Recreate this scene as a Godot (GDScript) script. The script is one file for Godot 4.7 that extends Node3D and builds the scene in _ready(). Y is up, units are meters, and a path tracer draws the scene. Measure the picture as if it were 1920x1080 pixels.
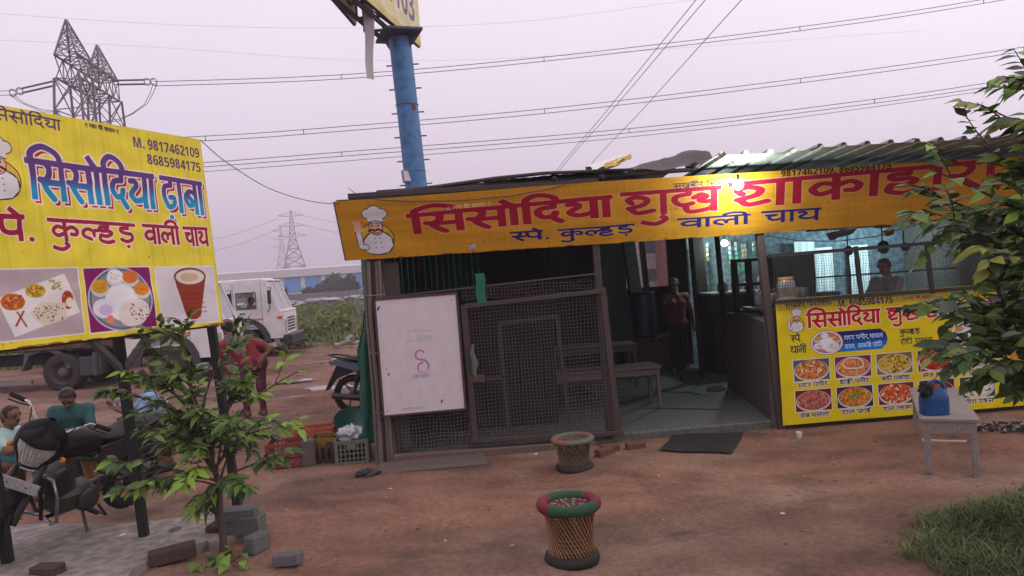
extends Node3D
# A roadside eatery at dusk: a low shed with a long yellow sign, a leaning yellow hoarding, lorries on a dirt yard, power lines.

func _ready():
	var cam := Camera3D.new()
	cam.name = "camera"
	cam.position = Vector3(0, 2.2, 0)
	cam.rotation_degrees = Vector3(-1.1, -3.8, -3.9)
	cam.fov = 42.19
	cam.near = 0.05
	cam.far = 3000.0
	add_child(cam)
	cam.current = true
	var sky := ProceduralSkyMaterial.new()
	sky.sky_top_color = Color(0.915, 0.868, 0.925)
	sky.sky_horizon_color = Color(0.76, 0.71, 0.775)
	sky.sky_energy_multiplier = 1.08
	sky.sky_curve = 0.2
	sky.ground_horizon_color = Color(0.78, 0.72, 0.76)
	sky.ground_bottom_color = Color(0.35, 0.28, 0.26)
	var haze := FastNoiseLite.new()
	haze.seed = 3; haze.frequency = 0.006; haze.fractal_octaves = 4
	var clouds := haze.get_seamless_image(1024, 512)
	var veil := Image.create(1024, 512, false, Image.FORMAT_RGBF)
	var bright := Vector3(0.8, 0.58, 0.14).normalized()       # the thin part of the overcast, where the low sun stands behind it
	for v in 512:
		for u in 1024:
			var up := PI * (0.5 - (v + 0.5) / 512.0)
			var az := TAU * (u + 0.5) / 1024.0
			var d := Vector3(cos(up) * sin(az), sin(up), -cos(up) * cos(az))
			var far := acos(clampf(d.dot(bright), -1.0, 1.0)) / 1.05
			var k := 0.62 * exp(-far * far) + 0.09 * clouds.get_pixel(u, v).r
			veil.set_pixel(u, v, Color(k, k * 0.985, k * 0.99))
	sky.sky_cover = ImageTexture.create_from_image(veil)
	sky.sky_cover_modulate = Color(1, 1, 1)
	var s := Sky.new()
	s.sky_material = sky
	var env := Environment.new()
	env.background_mode = Environment.BG_SKY
	env.sky = s
	env.tonemap_mode = Environment.TONE_MAPPER_LINEAR
	env.tonemap_exposure = 1.0
	env.sdfgi_enabled = true
	env.ssao_enabled = true
	env.ssil_enabled = true
	env.fog_enabled = true
	env.fog_density = 0.0014
	env.fog_light_color = Color(0.85, 0.80, 0.86)
	var we := WorldEnvironment.new()
	we.name = "air_and_sky"
	we.environment = env
	add_child(we)
	var sun := DirectionalLight3D.new()      # the pale part of an overcast evening sky, behind and right of the viewer
	sun.name = "evening_sun"
	sun.light_color = Color(1.0, 0.93, 0.9)
	sun.light_energy = 0.36
	sun.light_angular_distance = 40.0
	sun.rotation_degrees = Vector3(-36, 80, 0)
	sun.shadow_enabled = true
	add_child(sun)
	rng.seed = 11
	build_ground()
	build_far_land()
	build_shed()
	build_shed_roof()
	build_shop_sign()
	build_menu_board()
	build_whiteboard()
	build_mesh_gate()
	build_interior()
	build_kitchen()
	build_lamps()
	build_hoarding()
	build_pole_hoarding()
	build_pylons()
	build_cables()
	build_lorries()
	build_stools()
	build_table()
	build_crates()
	build_black_motorcycle()
	build_red_motorcycle()
	build_sapling()
	build_right_tree()
	build_grass()
	build_people()
	build_litter()
# ---------------------------------------------------------------- mesh building
class MB:
	var v := PackedVector3Array()
	var n := PackedVector3Array()
	var t := PackedVector2Array()
	var c := PackedColorArray()
	var col := Color(1, 1, 1)
	var xf := Transform3D()

	func tri(p: Vector3, q: Vector3, r: Vector3, np: Vector3, nq: Vector3, nr: Vector3, tp := Vector2(), tq := Vector2(), tr := Vector2()) -> void:
		var m := np + nq + nr
		if (q - p).cross(r - p).dot(m) > 0.0:
			var a := q; q = r; r = a
			a = nq; nq = nr; nr = a
			var b := tq; tq = tr; tr = b
		v.append(xf * p); v.append(xf * q); v.append(xf * r)
		n.append((xf.basis * np).normalized()); n.append((xf.basis * nq).normalized()); n.append((xf.basis * nr).normalized())
		t.append(tp); t.append(tq); t.append(tr)
		c.append(col); c.append(col); c.append(col)

	func quad(p: Vector3, q: Vector3, r: Vector3, s: Vector3, away := Vector3()) -> void:   # p q r s in a ring; uv (0,0) (1,0) (1,1) (0,1) with v down
		var m := (q - p).cross(s - p).normalized()
		if away != Vector3() and m.dot(away) < 0.0:
			m = -m
		tri(p, q, r, m, m, m, Vector2(0, 1), Vector2(1, 1), Vector2(1, 0))
		tri(p, r, s, m, m, m, Vector2(0, 1), Vector2(1, 0), Vector2(0, 0))

	func box(ctr: Vector3, size: Vector3, b := Basis(), cham := 0.0) -> void:
		var h := size * 0.5
		var ch := minf(cham, minf(h.x, minf(h.y, h.z)) * 0.9)
		var ax := [b.x, b.y, b.z]
		for i in 3:
			var j := (i + 1) % 3
			var k := (i + 2) % 3
			for s in [-1.0, 1.0]:
				var o: Vector3 = ctr + ax[i] * h[i] * s
				var u: Vector3 = ax[j] * (h[j] - ch)
				var w: Vector3 = ax[k] * (h[k] - ch)
				quad(o - u - w, o + u - w, o + u + w, o - u + w, ax[i] * s)
				if ch > 0.0:
					for s2 in [-1.0, 1.0]:
						var e: Vector3 = ax[k] * (h[k] - ch)
						var p1: Vector3 = ctr + ax[i] * h[i] * s + ax[j] * (h[j] - ch) * s2
						var p2: Vector3 = ctr + ax[i] * (h[i] - ch) * s + ax[j] * h[j] * s2
						quad(p1 - e, p1 + e, p2 + e, p2 - e, ax[i] * s + ax[j] * s2)
		if ch > 0.0:
			for sx in [-1.0, 1.0]:
				for sy in [-1.0, 1.0]:
					for sz in [-1.0, 1.0]:
						var p = ctr + b.x * h.x * sx + b.y * (h.y - ch) * sy + b.z * (h.z - ch) * sz
						var q = ctr + b.x * (h.x - ch) * sx + b.y * h.y * sy + b.z * (h.z - ch) * sz
						var r = ctr + b.x * (h.x - ch) * sx + b.y * (h.y - ch) * sy + b.z * h.z * sz
						var m = (b.x * sx + b.y * sy + b.z * sz).normalized()
						tri(p, q, r, m, m, m)

	func bar(a: Vector3, d: Vector3, w: float, h: float, cham := 0.0) -> void:   # square bar from a to d
		var y := (d - a).normalized()
		var x := y.cross(Vector3.FORWARD if absf(y.z) < 0.8 else Vector3.UP).normalized()
		box((a + d) * 0.5, Vector3(w, a.distance_to(d), h), Basis(x, y, x.cross(y)), cham)

	func tube(pts: Array, radii, sides := 8, caps := true) -> void:
		var np := pts.size()
		var rings := []
		var norms := []
		var up := Vector3.UP
		for i in np:
			var d: Vector3 = (pts[mini(i + 1, np - 1)] - pts[maxi(i - 1, 0)]).normalized()
			if i == 0 and absf(d.dot(up)) > 0.9:
				up = Vector3.RIGHT
			var x := up.cross(d).normalized()
			if x.length() < 0.5:
				x = Vector3.RIGHT.cross(d).normalized()
			up = d.cross(x).normalized()
			var r: float = radii[i] if radii is Array else radii
			var ring := []
			var nn := []
			for k in sides:
				var a := TAU * k / sides
				var m := x * cos(a) + up * sin(a)
				nn.append(m); ring.append(pts[i] + m * r)
			rings.append(ring); norms.append(nn)
		for i in np - 1:
			for k in sides:
				var l := (k + 1) % sides
				tri(rings[i][k], rings[i][l], rings[i + 1][l], norms[i][k], norms[i][l], norms[i + 1][l])
				tri(rings[i][k], rings[i + 1][l], rings[i + 1][k], norms[i][k], norms[i + 1][l], norms[i + 1][k])
		if caps:
			for e in [0, np - 1]:
				var d: Vector3 = (pts[0] - pts[1]).normalized() if e == 0 else (pts[np - 1] - pts[np - 2]).normalized()
				for k in sides:
					tri(pts[e], rings[e][k], rings[e][(k + 1) % sides], d, d, d)

	func lathe(prof: Array, segs := 20, at := Vector3(), b := Basis()) -> void:   # prof: Vector2(radius, height)
		var pn := []
		for i in prof.size():
			var d: Vector2 = (prof[mini(i + 1, prof.size() - 1)] - prof[maxi(i - 1, 0)]).normalized()
			pn.append(Vector2(d.y, -d.x))
		for i in prof.size() - 1:
			for k in segs:
				var a := TAU * k / segs
				var e := TAU * (k + 1) / segs
				var p := []
				var m := []
				for q in [[i, a], [i, e], [i + 1, e], [i + 1, a]]:
					var f: Vector2 = prof[q[0]]
					var g: Vector2 = pn[q[0]]
					p.append(at + b * Vector3(f.x * cos(q[1]), f.y, f.x * sin(q[1])))
					m.append(b * Vector3(g.x * cos(q[1]), g.y, g.x * sin(q[1])))
				tri(p[0], p[1], p[2], m[0], m[1], m[2])
				tri(p[0], p[2], p[3], m[0], m[2], m[3])

	func ball(at: Vector3, r: Vector3, segs := 12, b := Basis()) -> void:
		var rows := maxi(6, segs / 2)
		for i in rows:
			for k in segs:
				var p := []
				var m := []
				for q in [[i, k], [i, k + 1], [i + 1, k + 1], [i + 1, k]]:
					var th: float = PI * q[0] / rows
					var ph: float = TAU * q[1] / segs
					var d := Vector3(sin(th) * cos(ph), cos(th), sin(th) * sin(ph))
					p.append(at + b * (d * r)); m.append((b * (d / r)).normalized())
				tri(p[0], p[1], p[2], m[0], m[1], m[2])
				tri(p[0], p[2], p[3], m[0], m[2], m[3])

	func torus(at: Vector3, ring: float, r: float, b := Basis(), from := 0.0, to := TAU, segs := 28, sides := 10) -> void:   # ring about b.y
		var pts := []
		for i in segs + 1:
			var a := lerpf(from, to, float(i) / segs)
			pts.append(a)
		for i in segs:
			for k in sides:
				var p := []
				var m := []
				for q in [[i, k], [i + 1, k], [i + 1, k + 1], [i, k + 1]]:
					var a: float = pts[q[0]]
					var e: float = TAU * q[1] / sides
					var o := b * Vector3(cos(a), 0, sin(a))
					var d := o * cos(e) + b.y * sin(e)
					p.append(at + o * ring + d * r); m.append(d)
				tri(p[0], p[1], p[2], m[0], m[1], m[2])
				tri(p[0], p[2], p[3], m[0], m[2], m[3])

	func prism(poly: PackedVector2Array, o: Vector3, x: Vector3, y: Vector3, depth: float) -> void:   # polygon in the x,y plane at o, pushed back by depth along x cross y
		var z := x.cross(y).normalized()
		var id := Geometry2D.triangulate_polygon(poly)
		for i in range(0, id.size(), 3):
			var a := o + x * poly[id[i]].x + y * poly[id[i]].y
			var d := o + x * poly[id[i + 1]].x + y * poly[id[i + 1]].y
			var e := o + x * poly[id[i + 2]].x + y * poly[id[i + 2]].y
			tri(a, d, e, z, z, z)
			if depth > 0.0:
				tri(a - z * depth, d - z * depth, e - z * depth, -z, -z, -z)
		if depth > 0.0:
			var area := 0.0
			for i in poly.size():
				area += poly[i].cross(poly[(i + 1) % poly.size()])
			for i in poly.size():
				var p := poly[i]
				var q := poly[(i + 1) % poly.size()]
				var e := (q - p).normalized()
				var m := (x * e.y - y * e.x) * (1.0 if area > 0 else -1.0)
				quad(o + x * p.x + y * p.y, o + x * q.x + y * q.y, o + x * q.x + y * q.y - z * depth, o + x * p.x + y * p.y - z * depth, m)

	func sheet(nu: int, nv: int, f: Callable, fold := false) -> void:   # a curved surface from f(u, v), smooth
		var g := []
		for i in nu + 1:
			var row := PackedVector3Array()
			for j in nv + 1:
				row.append(f.call(float(i) / nu, float(j) / nv))
			g.append(row)
		var m := []
		for i in nu + 1:
			var row := PackedVector3Array()
			for j in nv + 1:
				var du: Vector3 = g[mini(i + 1, nu)][j] - g[maxi(i - 1, 0)][j]
				var dv: Vector3 = g[i][mini(j + 1, nv)] - g[i][maxi(j - 1, 0)]
				row.append(du.cross(dv).normalized())
			m.append(row)
		for i in nu:
			for j in nv:
				var q := [Vector2(float(i) / nu, 1.0 - float(j) / nv), Vector2(float(i + 1) / nu, 1.0 - float(j) / nv), Vector2(float(i + 1) / nu, 1.0 - float(j + 1) / nv), Vector2(float(i) / nu, 1.0 - float(j + 1) / nv)]
				tri(g[i][j], g[i + 1][j], g[i + 1][j + 1], m[i][j], m[i + 1][j], m[i + 1][j + 1], q[0], q[1], q[2])
				tri(g[i][j], g[i + 1][j + 1], g[i][j + 1], m[i][j], m[i + 1][j + 1], m[i][j + 1], q[0], q[2], q[3])

	func mesh() -> ArrayMesh:
		var a := []
		a.resize(Mesh.ARRAY_MAX)
		a[Mesh.ARRAY_VERTEX] = v; a[Mesh.ARRAY_NORMAL] = n; a[Mesh.ARRAY_TEX_UV] = t; a[Mesh.ARRAY_COLOR] = c
		var m := ArrayMesh.new()
		m.add_surface_from_arrays(Mesh.PRIMITIVE_TRIANGLES, a)
		return m

# ---------------------------------------------------------------- nodes and their descriptions
var used := {}
var rng := RandomNumberGenerator.new()

func numbered(called: String) -> String:
	var k: int = used.get(called, 0)
	used[called] = k + 1
	return called if k == 0 else "%s_%03d" % [called, k]

func tag(o: Node3D, label: String, category: String, group := "", kind := "") -> Node3D:
	if label: o.set_meta("label", label)
	if category: o.set_meta("category", category)
	if group: o.set_meta("group", group)
	if kind: o.set_meta("kind", kind)
	return o

func thing(called: String, label: String, category: String, at := Vector3(), turn := 0.0, group := "") -> Node3D:
	var o := Node3D.new()
	o.name = numbered(called)
	add_child(o)
	o.position = at
	o.rotation_degrees.y = turn
	return tag(o, label, category, group)

func put(called: String, m, material: Material, parent: Node3D = null) -> MeshInstance3D:
	var o := MeshInstance3D.new()
	o.mesh = m.mesh() if m is MB else m
	o.material_override = material
	if parent == null:
		o.name = numbered(called)
		add_child(o)
	else:
		var k := 0
		for ch in parent.get_children():
			if ch.get_meta("base_name", "") == called:
				k += 1
		o.name = called if k == 0 else "%s_%03d" % [called, k]
		o.set_meta("base_name", called)
		parent.add_child(o, true)
	return o

func setting(called: String, m, material: Material) -> MeshInstance3D:
	var o := put(called, m, material)
	o.set_meta("kind", "structure")
	return o

func stuff(o: Node3D) -> Node3D:
	o.set_meta("kind", "stuff")
	return o

func scatter(called: String, m: Mesh, material: Material, places: Array, parent: Node3D = null, colors := []) -> MultiMeshInstance3D:
	var mm := MultiMesh.new()
	mm.transform_format = MultiMesh.TRANSFORM_3D
	mm.use_colors = colors.size() > 0
	mm.mesh = m
	mm.instance_count = places.size()
	for i in places.size():
		mm.set_instance_transform(i, places[i])
		if colors.size() > 0:
			mm.set_instance_color(i, colors[i])
	var o := MultiMeshInstance3D.new()
	o.multimesh = mm
	o.material_override = material
	o.name = numbered(called) if parent == null else called
	if parent: parent.add_child(o, true)
	else: add_child(o)
	return stuff(o)

func copy(src: Node3D, label := "", at = null, turn = null) -> Node3D:
	var o: Node3D = src.duplicate()
	o.name = numbered(src.name.rstrip("0123456789").rstrip("_"))
	add_child(o)
	if label: o.set_meta("label", label)
	if at != null: o.position = at
	if turn != null: o.rotation_degrees.y = turn
	return o

# ---------------------------------------------------------------- materials
var noises := {}
var mats := {}

func noise_tex(kind: String, lo: float, hi := 1.0) -> Texture2D:
	var key := "%s%.2f%.2f" % [kind, lo, hi]
	if not noises.has(key):
		var f := FastNoiseLite.new()
		f.seed = 7 + kind.length()
		f.noise_type = FastNoiseLite.TYPE_SIMPLEX_SMOOTH
		f.fractal_octaves = 5
		f.frequency = {"fine": 0.05, "blotch": 0.012, "grit": 0.2, "cell": 0.06, "mid": 0.025}[kind]
		if kind == "cell":
			f.noise_type = FastNoiseLite.TYPE_CELLULAR
			f.fractal_octaves = 2
		var g := Gradient.new()
		g.set_color(0, Color(lo, lo, lo)); g.set_color(1, Color(hi, hi, hi))
		g.set_offset(0, 0.08); g.set_offset(1, 0.92)
		var nt := NoiseTexture2D.new()
		nt.width = 512; nt.height = 512; nt.seamless = true
		nt.noise = f; nt.color_ramp = g
		noises[key] = nt
	return noises[key]

func srgb(r: float, g: float, b: float) -> Color:   # a linear base colour as the sRGB that albedo_color takes
	return Color(r, g, b).linear_to_srgb()

func mat(r: float, g: float, b: float, rough := 0.8, o := {}) -> StandardMaterial3D:
	var key := "%f %f %f %f %s" % [r, g, b, rough, str(o)]
	if mats.has(key):
		return mats[key]
	var m := StandardMaterial3D.new()
	m.albedo_color = srgb(r, g, b)
	m.roughness = rough
	m.metallic = o.get("metal", 0.0)
	if o.has("tex"):
		m.albedo_texture = noise_tex(o.tex, o.get("lo", 0.6))
		m.uv1_triplanar = true
		m.uv1_world_triplanar = o.get("world", false)
		var s = o.get("scale", 2.0)
		m.uv1_scale = s if s is Vector3 else Vector3(s, s, s)
	if o.has("bump"):
		m.heightmap_enabled = true
		m.heightmap_texture = noise_tex(o.get("btex", o.get("tex", "fine")), 0.0)
		m.heightmap_scale = o.bump
		if not o.has("tex"):
			m.uv1_triplanar = true
			var s2 = o.get("scale", 2.0)
			m.uv1_scale = s2 if s2 is Vector3 else Vector3(s2, s2, s2)
	if o.get("vc", false): m.vertex_color_use_as_albedo = true
	if o.has("back"):
		m.backlight_enabled = true
		m.backlight = srgb(o.back[0], o.back[1], o.back[2])
	if o.has("glow"):
		m.emission_enabled = true
		m.emission = srgb(o.glow[0], o.glow[1], o.glow[2])
		m.emission_energy_multiplier = o.get("power", 1.0)
	if o.has("alpha"):
		m.transparency = BaseMaterial3D.TRANSPARENCY_ALPHA
		m.albedo_color.a = o.alpha
	if o.has("coat"):
		m.clearcoat_enabled = true; m.clearcoat = o.coat; m.clearcoat_roughness = 0.2
	if o.has("spec"): m.metallic_specular = o.spec
	m.cull_mode = BaseMaterial3D.CULL_DISABLED
	mats[key] = m
	return m

func print_mat(tex: Texture2D, rough := 0.55, lo := 0.86) -> StandardMaterial3D:
	var m := StandardMaterial3D.new()
	m.albedo_texture = tex
	m.metallic_specular = 0.3
	m.roughness = rough
	m.cull_mode = BaseMaterial3D.CULL_DISABLED
	m.texture_repeat = false
	m.detail_enabled = true
	m.detail_blend_mode = BaseMaterial3D.BLEND_MODE_MUL
	m.detail_albedo = noise_tex("blotch", lo)
	return m
# ---------------------------------------------------------------- flat print: signs are drawn as polygons into a picture
const HI := {
	"स": "8.6|7.4|c 2.2 0 3.5 1.4 3.3 3.5 2.1 4.7 0.8 4.6|c 1.6 4.7 2.6 7.2 4.3 9.5|l 2.6 5.2 7.4 5.2|l 7.4 0 7.4 10",
	"स्": "5.2|5|c 2.2 0 3.5 1.4 3.3 3.5 2.1 4.7 0.8 4.6|c 1.6 4.7 2.6 7.2 4.3 9.5|l 2.6 5.2 5.6 5.2",
	"र": "5.6|4|c 2.4 0 3.8 1.4 3.5 3.6 2.2 4.8 0.9 4.7|c 1.8 4.8 3.2 7.2 4.9 9.6",
	"द": "6.4|5|l 4.2 0 4.2 2.4|c 4.2 2.4 1.8 2.8 1 5 2.2 7.2 4.2 6.6 4.6 5.2|c 3.6 7 4.6 8.6 5.6 10",
	"य": "7.4|6.2|c 1 2.2 2.6 2.2 3 3.6 1.8 5 1.2 6.2 2.6 7.8 5 7.4 6.2 6.2|l 6.2 0 6.2 10",
	"श": "8.4|7.2|c 1.5 4.2 0.9 2.6 2.4 1.7 4.2 2.8 3.6 5 0.9 6.4|c 1.2 6.3 2.4 8.6 5.2 7.8|l 7.2 0 7.2 10",
	"श्": "5.2|5|c 1.5 4.2 0.9 2.6 2.4 1.7 4.2 2.8 3.6 5 0.9 6.4|c 1.2 6.3 2.4 8.6 5.2 7.8",
	"श्र": "7.4|6.2|c 1.5 4.2 0.9 2.6 2.4 1.7 4 2.8 3 5|l 6.2 0 6.2 10|l 6.2 5.4 1.2 8.8",
	"द्ध": "9.2|8|l 3.4 0 3.4 2|c 3.4 2 1.2 2.6 0.9 4.8 2.2 6.6 4 6|c 2.8 6.4 3.2 9.4 5.4 9.4 7.4 8.4 8 6.4|l 8 0 8 10|c 4.4 3.6 5.6 2.4 6.6 3.4 5.4 4.8 6.4 5.6 8 5.2",
	"क": "9|4.6|c 4.6 3.8 2.4 2.9 1 5 2.2 7.2 4.6 5.8|c 4.6 4.4 6.6 2.9 8.1 4.4 7.6 6.4 6.3 6.4|l 4.6 0 4.6 10",
	"ह": "7|4|l 3.8 0 3.8 2|c 3.8 2 1.4 2.1 1.6 3.9 4 3.9 4.9 5.1 3.4 6.5 1.3 6.1|c 1.3 6.1 1 8.6 3.2 9.7 5.2 9",
	"प": "7|5.8|c 1.3 0 1.1 3.6 1.9 6 4 6.6 5.8 5.8|l 5.8 0 5.8 10",
	"ल": "8.4|7|c 2.8 8.4 1 6.8 1 4.6 2.4 3.4 3.8 4.4 4 6.6|c 4 5 5 3.8 7 3.8|l 7 0 7 10",
	"ल्": "5|4|c 2.8 8.4 1 6.8 1 4.6 2.4 3.4 3.8 4.4 4 6.6|c 4 5 4.6 4 5.6 3.9",
	"व": "7|5.8|c 5.8 3.6 3 3 1.1 5 2.2 7.2 4.2 7 5.8 5.6|l 5.8 0 5.8 10",
	"ब": "7|5.8|c 5.8 3.6 3 3 1.1 5 2.2 7.2 4.2 7 5.8 5.6|l 5.8 0 5.8 10|l 1.8 3.8 4.8 6.8",
	"ब्": "4.8|4|c 4.8 3.6 3 3 1.1 5 2.2 7.2 4.2 7|l 1.8 3.8 4.4 6.8",
	"च": "7.4|6|l 0.6 3 4 3|c 4 3 2 4.2 2 6 3.6 7.4 6 6|l 6 0 6 10",
	"ड": "6.4|5|l 3.6 0 3.6 2|c 3.6 2 1.2 2.2 1.2 3.8 3 4.6 4.8 5 5 7.4 3 8.8 1 7.8",
	"ड़": "6.4|5|l 3.6 0 3.6 2|c 3.6 2 1.2 2.2 1.2 3.8 3 4.6 4.8 5 5 7.4 3 8.8 1 7.8|d 3.2 11.4",
	"ढ": "6.6|5|l 4 0 4 2|c 4 2 1.4 2.6 1 5.6 2.6 8.4 5 7.6 5 5.6 3.4 5.6",
	"ढ़": "6.6|5|l 4 0 4 2|c 4 2 1.4 2.6 1 5.6 2.6 8.4 5 7.6 5 5.6 3.4 5.6|d 3.2 11.6",
	"ख": "10|9|c 2.2 0 3.4 1.6 3.2 3.6 1 4.6|c 1.4 4.6 2.2 7 4.2 8.6 6 9.2 9 8.4|c 9 3.6 6.6 3.2 5.4 5 6.4 6.8 9 5.8|l 9 0 9 10",
	"ज": "8|7|c 0.9 3.8 1.2 6.6 3.4 6.6 3.8 4.4|l 3.4 4.4 7 4.4|l 7 0 7 10",
	"म": "7.4|6.2|l 1.7 0 1.7 6.8|c 1.7 6.8 0.8 7 1 5.8|l 1.2 5.6 6.2 5.6|l 6.2 0 6.2 10",
	"ट": "6|5|l 3.4 0 3.4 2|c 3.4 2 1.1 2.6 1.1 5.6 2.6 7.8 5 7.2",
	"न": "7|5.8|l 1.6 4.6 5.8 4.6|c 1.6 4.6 1 3.6 2.2 3.5 2.4 4.8|l 5.8 0 5.8 10",
	"त": "7|5.8|c 5.8 3.8 3 3.4 1.4 5.2 2.6 8.2|l 5.8 0 5.8 10",
	"भ": "8.4|7|l 1.9 2.4 1.9 6.4|c 0.9 3 1.8 2.1 2.8 2.8|l 1.6 6.2 7 6.2|l 7 0 7 10",
	"इ": "6.4|4.6|l 3.6 0 3.6 1.6|c 3.6 1.6 1.3 2 1.5 3.6 4 4 4.6 5.6 2.6 7 1 6.4|c 2.6 7 4.3 7.6 4.6 9.4",
	"ई": "6.4|4.6|l 3.6 0 3.6 1.6|c 3.6 1.6 1.3 2 1.5 3.6 4 4 4.6 5.6 2.6 7 1 6.4|c 2.6 7 4.3 7.6 4.6 9.4|c 3.6 0 3.4 -2.4 6 -2.8",
	"थ": "8|6.8|c 1 2 2.4 1.8 2.6 3.2 1.6 4.2 1 5.8 2.6 7.6 5.4 7.2 6.8 6.2|l 6.8 0 6.8 10",
	"फ": "9.2|5|c 1.3 0 1.1 3.6 1.9 6 3.4 6.2 5 5.6|l 5 0 5 10|c 5 4.6 7 3.2 8.3 4.6 7.6 6.4",
	"फ्र": "9.2|5|c 1.3 0 1.1 3.6 1.9 6 3.4 6.2 5 5.6|l 5 0 5 10|c 5 4.6 7 3.2 8.3 4.6 7.6 6.4|l 5 7.2 2.4 9.8",
	"ा": "2.6|1.3|l 1.3 0 1.3 10", "ी": "2.6|1.3|l 1.3 0 1.3 10|c 1.3 0 0.6 -2.6 -2.2 -3.4 -4.6 -2.2 -4.8 -1",
	"ो": "2.6|1.3|l 1.3 0 1.3 10|l 1.3 0 -1.2 -3.4",
}

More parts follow.
